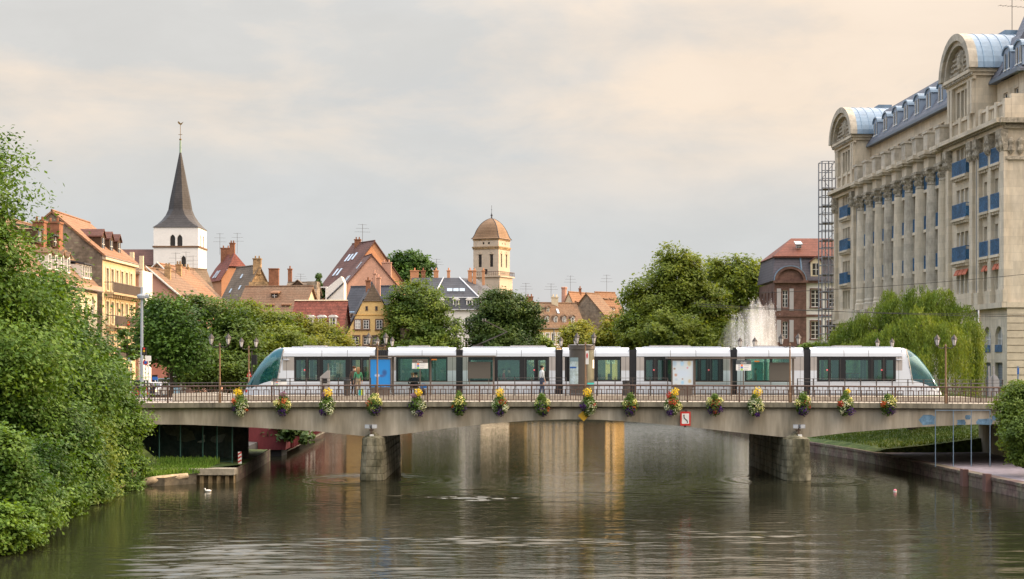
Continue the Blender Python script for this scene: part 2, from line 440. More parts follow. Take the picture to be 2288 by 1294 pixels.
# far bank closes the river
rows = [[(-400, 196, -1), (-30, 196, -1), (40, 196, -1), (400, 196, -1)], [(-400, 196.2, .9), (-30, 196.2, .9), (40, 196.2, .9), (400, 196.2, .9)],
        [(-400, 262, 3.25), (-30, 262, 3.25), (40, 262, 3.25), (400, 262, 3.25)], [(-900, 3000, 3.3), (-30, 3000, 3.3), (40, 3000, 3.3), (900, 3000, 3.3)]]
strip('far_bank', rows, mat('dark_bank', (.05, .05, .035), .95, .3, .3, .3, 2))

# turf on the right lawn
rs = np.random.RandomState(18); n = 14000
gy = rs.uniform(108.5, 150, n); dx = rs.uniform(1.0, 10, n); gx = -.0416*gy + RA - 1.4*np.exp(-((gy-126)/9)**2) + dx
gz = np.interp(dx, [.9, 4, 9, 13.2], [.95, 1.25, 1.9, 4.0]) - .03; hh = rs.uniform(.05, .20, n); an = rs.uniform(0, 3.14, n); lx0 = rs.randn(n)*.05
ca, sa = np.cos(an)*.05, np.sin(an)*.05
V_ = np.stack([np.stack([gx-ca, gy-sa, gz], 1), np.stack([gx+ca, gy+sa, gz], 1), np.stack([gx+lx0+ca*.4, gy+sa*.4, gz+hh], 1), np.stack([gx+lx0-ca*.4, gy-sa*.4, gz+hh], 1)], 1).reshape(-1, 3)
tag(np_mesh('grass', V_, np.arange(n*4).reshape(n, 4), leafmat('lawn_blade', (.055, .105, .02), (.10, .14, .03), .6)), 'rough grass on the lawn under the right end of the bridge', 'grass', kind='stuff')
# quay wall on the right
w = MB()
prev = None
ws = []
for Y in (30, 45, 60, 75, 85, 93, 100, 108, 112, 118, 126, 140, 170, 236):
    bow = -1.4*math.exp(-((Y-126)/9)**2) if Y > 108 else 0
    ws.append((bankx(RA, Y) + bow, Y))
for (x0, y0), (x1, y1) in zip(ws[:-1], ws[1:]):
    w.add([(x0, y0, -1), (x1, y1, -1), (x1, y1, .70), (x0, y0, .70), (x0+.5, y0, .70), (x1+.5, y1, .70)], [(0, 3, 2, 1), (3, 4, 5, 2)])
qw = thing('quay_wall', 'mossy red stone quay wall along the right bank', 'wall', (24.5, 86, 0))
w.build('wall_face', M['quay_stone'], qw)
w = MB()
for (x0, y0), (x1, y1) in zip(ws[:-1], ws[1:]):
    w.add([(x0-.06, y0, .60), (x1-.06, y1, .60), (x1-.06, y1, .76), (x0-.06, y0, .76), (x0+.55, y0, .76), (x1+.55, y1, .76)], [(0, 3, 2, 1), (3, 4, 5, 2)])
w.build('coping', M['quay_stone'], qw)
for u, v in ((2089, 1086), (2190, 1098)):
    Y = EYE*F/(v-810.0); x = bankx(RA, Y)
    w = MB().box(x-.30, x-.004, Y-.3, Y+.3, -1, .9); w.build('buttress', mat('red_sandstone', (.16, .085, .07), .9, .2, 1), qw)
w = MB()
for Y in (30, 60, 93.4):
    pass
w.add([(bankx(RA, 30)+8.9, 30, .8), (bankx(RA, 93.4)+8.9, 93.4, .8), (bankx(RA, 93.4)+8.9, 93.4, 3.98), (bankx(RA, 30)+8.9, 30, 3.98),
       (bankx(RA, 30)+9.05, 30, 3.98), (bankx(RA, 93.4)+9.05, 93.4, 3.98)], [(0, 3, 2, 1), (3, 4, 5, 2)])
tag(w.build('embankment_wall', mat('dark_red_wall', (.16, .07, .075), .9, .2, .6, .2)), 'dark red embankment wall behind the lavender quay path', 'wall')

# left bank pieces in view: sheet piling, grass, drain log, marker, fence, abutment
sp = thing('sheet_pile_wall', 'short sheet pile wall with a concrete cap at the end of the grass strip', 'wall', (-16.4, 90.5, 0))
b = MB().box(-17.6, -15.15, 90.3, 91.4, .46, .80); b.build('cap', mat('pile_cap', (.36, .32, .25), .9, .2, 1, .2), sp)
pts = []; n = 5; x0 = -17.5; wd = 2.3/ n
for i in range(n):
    a = x0 + i*wd
    pts += [(a, 90.40), (a+wd*.42, 90.40), (a+wd*.5, 90.72), (a+wd*.92, 90.72)]
pts += [(x0+2.3, 90.40), (x0+2.3, 91.3), (x0, 91.3)]
b = MB().prismz(pts, -1.0, .456); b.build('piling', mat('rusty_piling', (.22, .165, .09), .8, .35, 1.5, .3, stretch=(1, 1, .3)), sp)
rows = [[(-23.5, 88, .5), (-21, 88.3, .45), (-18.6, 88.9, .40), (-17.0, 90.3, .60)], [(-23.5, 90, .9), (-21, 90.2, .82), (-18.6, 90.6, .80), (-16.6, 91.0, .82)],
        [(-23.5, 94, 1.0), (-21, 94, .9), (-18.6, 94, .86), (-15.2, 94, .82)], [(-23.5, 110, 1.0), (-21, 110, .9), (-18.6, 110, .86), (-16.2, 110, .82)]]
strip('grass_bank', rows, M['grass'])
rows = [[(-19.5+2.7*i, 88.4+.7*i, -.8) for i in range(3)], [(-19.5+2.7*i, 88.45+.7*i, .42) for i in range(3)]]
b = MB(); b.add([(-22, 87.9, -.8), (-18.6, 88.6, -.8), (-17.2, 90.2, -.8), (-22, 87.95, .5), (-18.6, 88.7, .42), (-17.2, 90.25, .6)], [(0, 1, 4, 3), (1, 2, 5, 4)])
tag(b.build('bank_edge', M['earth'], loc=(0, 0, 0)), kind='structure')
b = MB(); b.add([(-15.16, 91, -.8), (-16.2, 111, -.8), (-15.16, 91, .8), (-16.2, 111, .8)], [(0, 2, 3, 1)])
tag(b.build('stone_bank_face', M['quay_stone'], loc=(0, 0, 0)), kind='structure')
b = MB().tube([(-20.3, 88.0, .12), (-18.9, 88.9, .32), (-17.6, 89.8, .46)], [.24, .22, .15], 9)
tag(b.build('drain_log', mat('pale_log', (.36, .29, .20), .9, .25, 2, .2), smooth=True), 'long pale log lying along the water edge below the grass strip', 'log')
mp_ = thing('marker_post', 'short red and white striped post at the end of the green fence', 'marker', (px(536, 94.6), 94.6, .8))
x = px(536, 94.6)
b = MB(); zs = [.82 + i*.13 for i in range(6)]
b.box(x-.10, x+.10, 94.57, 94.63, .80, 1.5); b.build('board', M['white_paint'], mp_)
b = MB()
for k in range(3):
    z = .86 + k*.22; b.prism([(x-.10, z), (x+.10, z+.12), (x+.10, z+.22), (x-.10, z+.10)], 94.56, 94.566)
b.build('stripes', M['red_paint'], mp_)
fn = thing('mesh_fence', 'tall green wire fence standing in the dark under the left of the bridge', 'fence', (px(430, 95), 95, .85))
gm = mat('green_post', (.035, .10, .085), .5, .1, 1)
us = (300, 356, 403, 453, 485, 519)
for u in us:
    x = px(u, 95); MB().tube([(x, 95, .8), (x, 95, 3.2)], .045, 6).build('post', gm, fn)
b = MB()
for z in (.9, 3.1):
    b.tube([(px(300, 95), 95, z), (px(519, 95), 95, z)], .012, 4)
for i in range(70):
    x = px(300, 95) + (px(519, 95)-px(300, 95))*i/69; b.tube([(x, 95.02, .9), (x, 95.02, 3.1)], .004, 3)
b.build('wire_mesh', gm, fn)
# painted wall behind the fence
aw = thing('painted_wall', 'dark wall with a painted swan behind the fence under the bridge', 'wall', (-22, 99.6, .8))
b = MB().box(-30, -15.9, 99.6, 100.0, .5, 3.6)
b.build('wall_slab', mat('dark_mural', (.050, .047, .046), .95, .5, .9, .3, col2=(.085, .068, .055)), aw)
mw = mat('mural_white', (.80, .76, .70), .9, .15, 2); mg = mat('mural_grey', (.42, .39, .36), .9, .4, 1.2, .3); mo = mat('mural_olive', (.24, .20, .13), .9, .4, 1, .3)
b = MB()
def P2(pts, u0, v0, s, Y): return [(px(u0+p[0]*s, Y), pz(v0+p[1]*s, Y)) for p in pts]
b.prism(P2([(0, 0), (6, -3), (12, -4), (15, -8), (14, -14), (16, -17), (18, -15), (17, -8), (19, -1), (14, 1), (5, 1)][::-1], 440, 988, 1.0, 99.59), 99.585, 99.597)
b.build('swan_painting', mw, aw)
b = MB(); b.prism(P2([(0, 0), (4, -8), (14, -11), (30, -14), (35, -12), (30, -4), (26, 4), (14, 6), (4, 4)][::-1], 470, 984, 1.0, 99.59), 99.588, 99.598); b.build('grey_painting', mg, aw)
b = MB(); b.prism(P2([(0, 0), (40, 0), (60, 8), (36, 24), (10, 18)][::-1], 362, 952, 1.0, 99.59), 99.588, 99.598)
b.prism(P2([(0, 0), (34, 0), (42, 20), (20, 26), (0, 22)][::-1], 395, 962, 1.0, 99.59), 99.590, 99.599); b.build('olive_painting', mo, aw)
# tufts of grass on the strip
rs = np.random.RandomState(8); n = 9000
gx = rs.uniform(-23, -16.7, n); gy = rs.uniform(88.4, 94.5, n)
ok = gy > 88.5 + np.clip(gx + 19.5, 0, 3)*.7; gx, gy = gx[ok], gy[ok]; n = len(gx)
gz = .45 + .06*(gy-88.4).clip(0, 6); hh = rs.uniform(.12, .42, n)*np.where(gy > 93, 1.2, .8); an = rs.uniform(0, 3.14, n); lx = rs.randn(n)*.06
ca, sa = np.cos(an)*.035, np.sin(an)*.035
V_ = np.stack([np.stack([gx-ca, gy-sa, gz], 1), np.stack([gx+ca, gy+sa, gz], 1), np.stack([gx+lx+ca*.4, gy+sa*.4, gz+hh], 1), np.stack([gx+lx-ca*.4, gy-sa*.4, gz+hh], 1)], 1).reshape(-1, 3)
M['grassblade'] = leafmat('grass_blade', (.11, .22, .03), (.15, .24, .04), 1.0)
tag(np_mesh('grass', V_, np.arange(n*4).reshape(n, 4), M['grassblade']), 'bright green grass strip on the left bank before the fence', 'grass', kind='stuff')
# red barge moored beyond the bridge
bg_ = thing('barge', 'long dark red barge moored along the left bank beyond the bridge', 'barge', (-15, 130, 0))
mr_ = mat('barge_red', (.17, .035, .040), .55, .25, .6, .15, stretch=(1, 1, .4)); 
b = MB(); y0, y1 = 116.5, 150.0
def bxx(Y): return bankx(LA, Y) + 2.2
b.add([(bxx(y0)-3.4, y0, .45), (bxx(y0)-.3, y0, .45), (bxx(y1), y1, .45), (bxx(y1)-3.6, y1, .45), (bxx(y0)-3.4, y0, 2.1), (bxx(y0)-.1, y0, 2.1), (bxx(y1)+.1, y1, 2.3), (bxx(y1)-3.6, y1, 2.3)],
      [(0, 3, 2, 1), (4, 5, 6, 7), (0, 1, 5, 4), (1, 2, 6, 5), (2, 3, 7, 6), (3, 0, 4, 7)]); b.build('hull', mr_, bg_)
b = MB()
for k in range(26):
    Y = y0 + 1.2 + k*1.27; b.box(bxx(Y)-.05, bxx(Y)+.12, Y-.035, Y+.035, .5, 2.1)
b.build('hull_ribs', mr_, bg_)
b = MB(); b.add([(bxx(y0)-.25, y0, .30), (bxx(y1)+.2, y1, .30), (bxx(y1)+.2, y1, .46), (bxx(y0)-.1, y0, .46)], [(0, 1, 2, 3)]); b.build('fender_strip', M['concrete'], bg_)
b = MB().box(bxx(y0)-3.2, bxx(y0)-.6, y0+.2, y0+3, -.3, .445); b.build('pontoon', M['black'], bg_)
for Y in (129, 133, 136):
    MB().lathe([(.05, 0), (.13, .06), (.13, .55), (.05, .62)], (bxx(Y)+.18, Y, .9), 8).build('fender', M['white_paint'], bg_)
# a water bird, a float
b = MB(); x, Y = px(465, 84.5), 84.5
b.lathe([(.02, -.03), (.07, .01), (.09, .05), (.06, .10), (.02, .115)], (x, Y, 0), 10, sx=2.0, sy=.9); b.lathe([(.01, 0), (.035, .02), (.038, .06), (.015, .09)], (x-.16, Y, .10), 8)
b.tube([(x-.12, Y, .06), (x-.16, Y, .14)], .03, 6); b.tube([(x-.19, Y, .145), (x-.24, Y, .14)], [.010, .003], 5); b.add([(x+.12, Y-.04, .08), (x+.12, Y+.04, .08), (x+.26, Y, .11)], [(0, 1, 2)])
tag(b.build('water_bird', M['white_paint'], smooth=True), 'small white bird floating near the sheet pile wall', 'bird')
fl = thing('buoy', 'small pink and white float drifting on the water right of the right pier', 'buoy', (px(2000, 84.5), 84.5, 0))
x = px(2000, 84.5); MB().lathe([(.03, -.05), (.08, -.01), (.09, .05), (.09, .06)], (x, 84.5, 0), 10).build('base', M['white_paint'], fl)
MB().lathe([(.09, .06), (.08, .10), (.03, .14)], (x, 84.5, 0), 10).build('cap', mat('pink', (.65, .16, .22), .5), fl)
# ================================================================ bridge
BY0, BY1 = 93.75, 109.0
def ztop(x): return 4.25 + .13*(1 - min(1, (x/27.0)**2))
prof = [(150, 946), (300, 948), (420, 949), (560, 955), (700, 963), (805, 974), (835, 977), (885, 972), (1000, 957), (1100, 946), (1180, 940), (1260, 937), (1340, 938), (1420, 943), (1530, 953), (1645, 966), (1760, 978), (1800, 978), (1900, 966), (2040, 955), (2160, 949), (2290, 946)]
pr = np.array([(px(u, BY0), pz(v, BY0)) for u, v in prof])
XS = np.linspace(-26, 31, 115)
def zbot(x): return float(np.interp(x, pr[:, 0], pr[:, 1]))
br = thing('road_bridge', 'long pale concrete bridge with two stone piers carrying the tram over the river', 'bridge', (2.5, 101, 0))
b = MB()
vs = []; fs = []
for x in XS:
    zt, zb = ztop(x)-.30, zbot(x); vs += [(x, BY0, zt), (x, BY0, zb), (x, BY1-.3, zb), (x, BY1-.3, zt)]
for i in range(len(XS)-1):
    a = i*4; c = a+4
    for j in range(3): fs.append((a+j, a+j+1, c+j+1, c+j))
b.add(vs, fs); b.build('girder', M['concrete'], br)
b = MB(); vs = []; fs = []
for x in XS:
    zt = ztop(x); vs += [(x, BY0-.28, zt-.27), (x, BY0-.28, zt), (x, BY0+.35, zt), (x, BY0+.35, zt-.32), (x, BY0-.16, zt-.32)]
for i in range(len(XS)-1):
    a = i*5; c = a+5
    for j in range(5): fs.append((a+j, a+(j+1) % 5, c+(j+1) % 5, c+j))
b.add(vs, fs)
b.build('edge_beam', M['concrete_cap'], br)
for k in range(14):
    x = -25 + k*4.05; MB().box(x-.012, x+.012, BY0-.284, BY0-.2, ztop(x)-.27, ztop(x)-.005).build('beam_joint', M['darkgrey'] if 'darkgrey' in M else M['black'], br)
b = MB(); vs = []; fs = []
for x in XS: vs += [(x, BY0+.34, ztop(x)-.004), (x, 109.3, ztop(x)-.004)]
for i in range(len(XS)-1): fs.append((2*i, 2*i+2, 2*i+3, 2*i+1))
b.add(vs, fs); b.build('deck', M['paving'], br)
b = MB(); vs = []; fs = []
for x in XS: vs += [(x, 101.2, ztop(x)), (x, 104.9, ztop(x))]
for i in range(len(XS)-1): fs.append((2*i, 2*i+2, 2*i+3, 2*i+1))
b.add(vs, fs); tag(b.build('tram_track', M['asphalt'], loc=(0, 0, 0)), kind='structure')
# piers: blocks with rounded noses and courses
def pier(cx, w0, w1, ynear, yfar, ztop_, name):
    b = MB(); n = 6; ch = ztop_/n
    for k in range(-1, n):
        z0, z1 = k*ch + .02, (k+1)*ch - .02
        for (za, zb, ins) in ((z0, z1, 0), (z1, z1+.04, .045)):
            t = ((za+zb)/2)/ztop_; hw = (w0 + (w1-w0)*max(0, min(1, t)))/2 - ins
            yn = ynear + .35*max(0, t) + ins
            pts = [(cx-hw, yn+.75), (cx-hw*.86, yn+.18), (cx-hw*.45, yn), (cx+hw*.45, yn), (cx+hw*.86, yn+.18), (cx+hw, yn+.75), (cx+hw, yfar), (cx-hw, yfar)]
            b.prismz(pts, za, zb)
    o = b.build('pier', M['pier_stone'], br)
    b = MB(); hw = w1/2
    b.add([(cx-hw, ynear+1.1, ztop_), (cx-hw*.4, ynear+.4, ztop_), (cx+hw*.4, ynear+.4, ztop_), (cx+hw, ynear+1.1, ztop_), (cx, ynear+1.6, ztop_+.35)], [(0, 1, 4), (1, 2, 4), (2, 3, 4), (3, 0, 4)])
    b.build('pier_cap', M['pier_stone'], br)
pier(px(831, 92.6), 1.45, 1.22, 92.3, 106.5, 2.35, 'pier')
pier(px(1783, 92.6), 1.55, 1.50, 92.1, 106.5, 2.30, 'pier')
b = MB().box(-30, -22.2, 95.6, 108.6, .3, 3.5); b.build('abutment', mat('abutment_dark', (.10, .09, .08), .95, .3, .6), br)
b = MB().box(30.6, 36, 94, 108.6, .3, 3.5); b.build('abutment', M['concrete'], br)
# faded blue graffiti on the right end of the girder
gp = mat('faded_blue_spray', (.12, .21, .30), .9, .35, 1.4, .3)
b = MB(); rs = random.Random(3)
def blob(u0, v0, w, h):
    pts = []
    for i in range(14):
        t = 2*math.pi*i/14; q = .8 + .35*rs.random()
        c, s_ = math.cos(t), math.sin(t)
        c = math.copysign(abs(c)**.5, c); s_ = math.copysign(abs(s_)**.5, s_)
        pts.append((px(u0 + w*c*q, BY0), pz(v0 - h*s_*q, BY0)))
    n = len(pts); b.add([(p[0], BY0-.004, p[1]) for p in pts], [tuple(range(n))])
for a in ((2072, 938, 18, 11), (2148, 944, 10, 6), (2200, 943, 17, 7), (2163, 932, 6, 5), (2222, 934, 6, 5)): blob(*a)
build_parts(b, 'graffiti', gp, br)
# signs on the girder
sg = thing('navigation_sign', 'white sign with a red border and a black bent line hung on the bridge girder', 'sign', (px(1531, 93.4), 93.5, pz(952, 93.4)))
Y = 93.42
def rect(b, u0, u1, v0, v1, y0, y1): b.box(px(u0, Y), px(u1, Y), y0, y1, pz(v1, Y), pz(v0, Y))
b = MB(); rect(b, 1520, 1543, 920, 951, 93.40, 93.44); b.build('red_border', M['red_paint'], sg)
b = MB(); rect(b, 1523.5, 1539.5, 924, 947, 93.392, 93.398); b.build('white_panel', M['white_paint'], sg)
b = MB(); c = [(1528, 928), (1528.5, 933), (1530, 935.5), (1534.5, 939), (1535.5, 941), (1535.8, 945)]
for (a0, a1), (c0, c1) in zip(c[:-1], c[1:]): b.tube([(px(a0, Y), 93.388, pz(a1, Y)), (px(c0, Y), 93.388, pz(c1, Y))], .026, 5)
b.add([(px(1526, Y), 93.386, pz(928.5, Y)), (px(1530, Y), 93.386, pz(928.5, Y)), (px(1528, Y), 93.386, pz(926, Y))], [(0, 1, 2)])
b.build('bent_line', M['black'], sg)
b = MB(); rect(b, 1529, 1533, 951, 955, 93.42, 93.7); rect(b, 1530, 1536, 915, 921, 93.44, 93.5); b.build('bracket', M['iron'], sg)
yd = thing('diamond_sign', 'yellow diamond shaped sign hung under a flower basket at mid bridge', 'sign', (px(1304, 93.4), 93.4, pz(941, 93.4)))
cx, cz, h = px(1304, 93.4), pz(929, 93.4), .32
MB().prism([(cx-h, cz), (cx, cz-h), (cx+h, cz), (cx, cz+h)], 93.38, 93.41).build('plate', M['yellow_paint'], yd)
MB().box(cx-.03, cx+.03, 93.412, 93.72, cz-.05, cz+.05).build('bracket', M['iron'], yd)
# twin floodlights above each pier
def flood(u, label):
    Y = 93.2; x = px(u, Y); z = pz(966, Y)
    t = thing('floodlight', label, 'floodlight', (x, Y, z-.3), 'floodlights over the piers')
    for s in (-1, 1):
        q = MB(frameM(x + s*.17, Y, z+.22, s*R(16))); q.box(-.145, .145, -.14, .10, 0, .22); q.build('lamp_head', M['grey_metal'], t)
        q = MB(frameM(x + s*.17, Y, z+.22, s*R(16))); q.box(-.12, .12, -.146, -.142, .02, .20); q.build('lens', mat('lens', (.5, .53, .56), .15, .05), t)
    MB().box(x-.03, x+.03, Y, Y+.08, z-.1, z+.24).box(x-.12, x+.12, Y+.02, Y+.5, z+.10, z+.15).build('bracket', M['rust_iron'], t)
    MB().box(x-.10+.04, x+.12+.04, Y-.12, Y+.1, z-.36, z-.12).build('junction_box', M['white_metal'], t)
flood(829, 'twin grey floodlights on the bridge above the left pier'); flood(1785, 'twin grey floodlights on the bridge above the right pier')

# ---------------------------------------------------------------- near railing
RY = BY0 + .02
rl = thing('bridge_railing', 'dark iron railing with a rust brown handrail along the near edge of the bridge', 'railing', (2.5, RY, 4.25))
def rail_h(x): return .97
b = MB(); xs = np.linspace(-26, 31, 60)
b.tube([(x, RY, ztop(x)+.93) for x in xs], .055, 6); b.build('handrail', M['rust_iron'], rl)
b = MB(); b.tube([(x, RY, ztop(x)+.70) for x in xs], .012, 4); b.tube([(x, RY, ztop(x)+.10) for x in xs], .016, 4); b.tube([(x, RY, ztop(x)+.34) for x in xs], .012, 4)
b.build('lower_rails', M['rust_iron'], rl)
POSTU = [491 + 116.1*k for k in range(-3, 16)]
POSTX = [px(u, RY) for u in POSTU]
for x in POSTX:
    if x < -26: continue
    z = ztop(x); MB().box(x-.045, x+.045, RY-.045, RY+.045, z-.01, z+.90).build('post', M['rust_iron'], rl)
bays = [(-26.0, POSTX[0])] if POSTX[0] > -26 else []
bays += [(a, c) for a, c in zip(POSTX[:-1], POSTX[1:]) if a >= -26] + [(POSTX[-1], 31)]
for x0, x1 in bays:
    b = MB(); n = max(1, round((x1-x0)/.585)); p = (x1-x0)/n
    for k in range(n):
        a = x0 + k*p
        for f_ in (0.02, .5):
            x = a + f_*p; z = ztop(x)
            if k or f_ > .1: b.box(x-.013, x+.013, RY-.013, RY+.013, z+.0, z+.90)
        for f_ in (.25, .75):
            x = a + f_*p; z = ztop(x); b.box(x-.026, x+.026, RY-.02, RY+.02, z+.10, z+.72)
        z = ztop(a+.5*p); b.box(a+.25*p, a+.75*p, RY-.012, RY+.012, z+.70, z+.73)
        b.box(a+.5*p-.024, a+.5*p+.024, RY-.024, RY+.024, z+.80, z+.91)
    b.build('bar_panel', M['rust_iron'], rl)
# far railing
fr = thing('far_railing', 'thin dark railing along the far edge of the bridge behind the tram', 'railing', (2.5, 108.7, 4.25))
b = MB()
for h in (.95, .5, .12): b.tube([(x, 108.7, ztop(x)+h) for x in xs], .03 if h > .9 else .015, 5)
b.build('rails', M['iron'], fr)
b = MB()
for i in range(190):
    x = -26 + i*.3; b.box(x-.012, x+.012, 108.69, 108.71, ztop(x), ztop(x)+.93)
b.build('bars', M['iron'], fr)

# ---------------------------------------------------------------- platform
pf = MB(); x0, x1 = px(545, 96.5), px(2190, 96.5)
def pz_(x): return ztop(x) + .28
xx = np.linspace(x0, x1, 40); vs = []; fs = []
for x in xx: vs += [(x, 96.5, ztop(x)-.1), (x, 96.5, pz_(x)), (x, 101.0, pz_(x)), (x, 101.0, ztop(x)-.1)]
for i in range(39):
    a = i*4; c = a+4
    for j in range(3): fs.append((a+j, c+j, c+j+1, a+j+1))
fs += [(0, 1, 2, 3), (39*4+3, 39*4+2, 39*4+1, 39*4)]
pf.add(vs, fs); tag(pf.build('tram_platform', M['platform_wall'], loc=(0, 0, 0)), kind='structure')
b = MB(); 
b.prism([(px(385, 96.5), 4.2), (x0-.01, 4.2), (x0-.01, 4.56), (px(470, 96.5), 4.75), (px(385, 96.5), 4.62)], 96.55, 97.0)
b.prism([(px(385, 99.8), 4.2), (x0-.3, 4.2), (x0-.3, 4.60), (px(480, 99.8), 4.80), (px(385, 99.8), 4.72)], 99.8, 100.3)
tag(b.build('ramp_wall', mat('pale_ramp', (.50, .46, .39), .9, .1, 1, .1)), 'low pale concrete ramp walls leading up to the left end of the platform', 'wall')
b = MB().box(x1+.05, px(2250, 96.5), 96.6, 97.0, 4.2, pz_(x1)); tag(b.build('low_wall', M['platform_wall']), 'low pale wall at the right end of the platform', 'wall')
# guard fence on the platform edge
gf = thing('guard_fence', 'thin dark guard fence standing on the platform edge in front of the tram', 'fence', (2, 96.8, 4.6))
segs = [(612, 828), (1112, 1265), (1335, 1492), (1782, 2240)]
for a, c in segs:
    xa, xb = px(a, 96.8), px(c, 96.8); b = MB()
    for h in (1.04, .86): b.tube([(x, 96.8, pz_(x)+h) for x in np.linspace(xa, xb, 12)], .013, 4)
    b.build('rail', M['iron'], gf)
    n = max(2, int((xb-xa)/.92))
    for i in range(n+1):
        x = xa + (xb-xa)*i/n; MB().box(x-.028, x+.028, 96.77, 96.83, pz_(x), pz_(x)+1.06).build('post', M['iron'], gf)
# ================================================================ people
def person(name, label, loc, ang, cols, pose='stand', hair=True, H=1.72, arms=None, cat='person', group=None, long_hair=False, parent=None):
    """one skinned figure; cols = top, trousers, shoes, hair"""
    P = []; E = []; Rr = []; T = []
    def jt(p, r, t, par=None):
        P.append(p); Rr.append(r); T.append(t)
        if par is not None: E.append((par, len(P)-1))
        return len(P)-1
    sit = pose == 'sit'
    z0 = .50 if sit else .93
    pel = jt((0, 0, z0), .135, 1)
    ch = jt((0, .01, z0+.22), .125, 0, pel); ct = jt((0, .0, z0+.42), .135, 0, ch); nk = jt((0, -.01, z0+.53), .06, 2, ct)
    hd = jt((0, -.02, z0+.61), .082, 2, nk); jt((0, -.025, z0+.70), .090, 2, hd); jt((0, -.02, z0+.77), .055, 2, len(P)-1)
    jt((0, -.115, z0+.655), .018, 2, hd)                                            # nose
    for s in (-1, 1):
        hp = jt((s*.09, 0, z0-.04), .105, 1, pel)
        if sit:
            kn = jt((s*.10, -.42, z0-.02), .075, 1, hp); an = jt((s*.10, -.40, .10), .048, 1, kn); ft = jt((s*.11, -.56, .05), .042, 3, an)
        else:
            st = .06*s; kn = jt((s*.095, -.02+st*.4, .49), .072, 1, hp); an = jt((s*.10, .02+st, .10), .048, 1, kn); ft = jt((s*.11, -.13+st, .045), .040, 3, an)
        sh = jt((s*.19, .0, z0+.45), .062, 0, ct)
        if sit: eb = (s*.25, -.06, z0+.18); wr = (s*.13, -.26, z0+.12)
        elif arms == 'carry': eb = (s*.26, -.02, z0+.16); wr = (s*.16, -.24, z0+.14)
        else: eb = (s*.25, .03, z0+.17); wr = (s*.27, -.05, z0-.07)
        e = jt(eb, .045, 0, sh); w_ = jt(wr, .030, 2, e)
        d = (Vector(wr) - Vector(eb)).normalized(); pm = Vector(wr) + d*.07; p_ = jt(tuple(pm), .034, 2, w_)
        for k, ln in enumerate((.065, .075, .08, .07)):
            f0 = pm + d*.035 + Vector((0, (k-1.5)*.019, 0)); a = jt(tuple(f0), .010, 2, p_); jt(tuple(f0 + d*ln + Vector((-s*.02, 0, 0))), .008, 2, a)
        th = pm + Vector((0, -.045, 0)); jt(tuple(th + d*.035), .010, 2, p_)
    k = H/1.70
    P = [(p[0]*k, p[1]*k, p[2]*k) for p in P]
    me = bpy.data.meshes.new('skeleton'); me.from_pydata(P, E, [])
    o = bpy.data.objects.new('skeleton', me); COL.objects.link(o)
    o.modifiers.new('skin', 'SKIN'); sb = o.modifiers.new('sub', 'SUBSURF'); sb.levels = 1; sb.render_levels = 1
    for i, sv in enumerate(me.skin_vertices[0].data):
        sv.radius = (Rr[i]*k, Rr[i]*k); sv.use_root = (i == 0)
    dg = bpy.context.evaluated_depsgraph_get(); dg.update()
    body = bpy.data.meshes.new_from_object(o.evaluated_get(dg))
    bpy.data.objects.remove(o)
    body.materials.clear()
    for m in (cols[0], cols[1], M['skin'], cols[2]): body.materials.append(m)
    JA = np.array(P)
    mi = []
    for f in body.polygons:
        c = np.array(f.center); j = int(np.argmin(((JA-c)**2).sum(1) - (np.array(Rr)*k)**2)); mi.append(T[j])
    body.polygons.foreach_set('material_index', mi); body.polygons.foreach_set('use_smooth', [True]*len(mi)); body.update()
    ob = bpy.data.objects.new(name, body); COL.objects.link(ob)
    ob.location = loc; ob.rotation_euler = (0, 0, ang); ORG[ob.name] = Vector((0, 0, 0))
    if parent is None: tag(ob, label, cat, group)
    if hair:
        b = MB(); hz = (z0+.70)*k
        b.lathe([(.05, -.03), (.105, .0), (.112, .05), (.09, .10), (.03, .125)], (0, .012*k, hz), 10)
        if long_hair: b.lathe([(.03, -.32), (.09, -.28), (.12, -.12), (.115, .03), (.08, .08)], (0, .05*k, hz), 10, sy=.7)
        b.build('hair', cols[3], ob, smooth=True)
    return ob
def cloth(n, c): return mat(n, c, .9, .12, 3)
CL = {k: cloth(k, c) for k, c in dict(navy_cloth=(.018, .022, .035), black_cloth=(.014, .014, .015), grey_cloth=(.10, .10, .11), brown_cloth=(.10, .065, .045), green_cloth=(.06, .24, .13),
      white_cloth=(.62, .64, .64), jeans_cloth=(.05, .075, .13), red_cloth=(.42, .04, .06), tan_cloth=(.30, .24, .17), shoe_leather=(.02, .018, .016)).items()}
HAIR = {k: cloth(k, c) for k, c in dict(brown_hair=(.075, .04, .02), fair_hair=(.28, .17, .085), dark_hair=(.016, .013, .012)).items()}

# ================================================================ tram
TY0, TY1, ZB = 101.4, 103.75, 4.58
def tx(u): return px(u, TY0)
def tz(v): return pz(v, TY0)
tr = thing('tram', 'long white articulated tram with dark window bands and teal cab windscreens crossing the bridge', 'tram', (4.9, 102.5, 4.4))
M['tram_white'] = mat('tram_white_paint', (.57, .62, .69), .22, .05, .6, spec=.5, coat=.4)
M['tram_silver'] = mat('tram_silver_grey', (.46, .435, .42), .30, .10, .9, metal=.45, spec=.5)
M['tram_black'] = mat('tram_black_band', (.014, .015, .017), .18, .1, 1, spec=.5)
M['bellows'] = mat('rubber_bellows', (.035, .036, .042), .6, .15, 2)
M['teal_shell'] = mat('teal_windscreen_tint', (.0, .085, .12), .08, .1, .8, spec=.7)
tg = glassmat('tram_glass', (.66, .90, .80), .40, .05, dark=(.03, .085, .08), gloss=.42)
tgl = glassmat('tram_glass_painted_reflection', (.68, .93, .84), .46, .05, dark=(.09, .22, .17), gloss=.38)  # pale green base colour stands in for reflected trees and sky
tealg = glassmat('teal_glass', (.46, .80, .88), .50, .05, dark=(.005, .075, .11), gloss=.30)
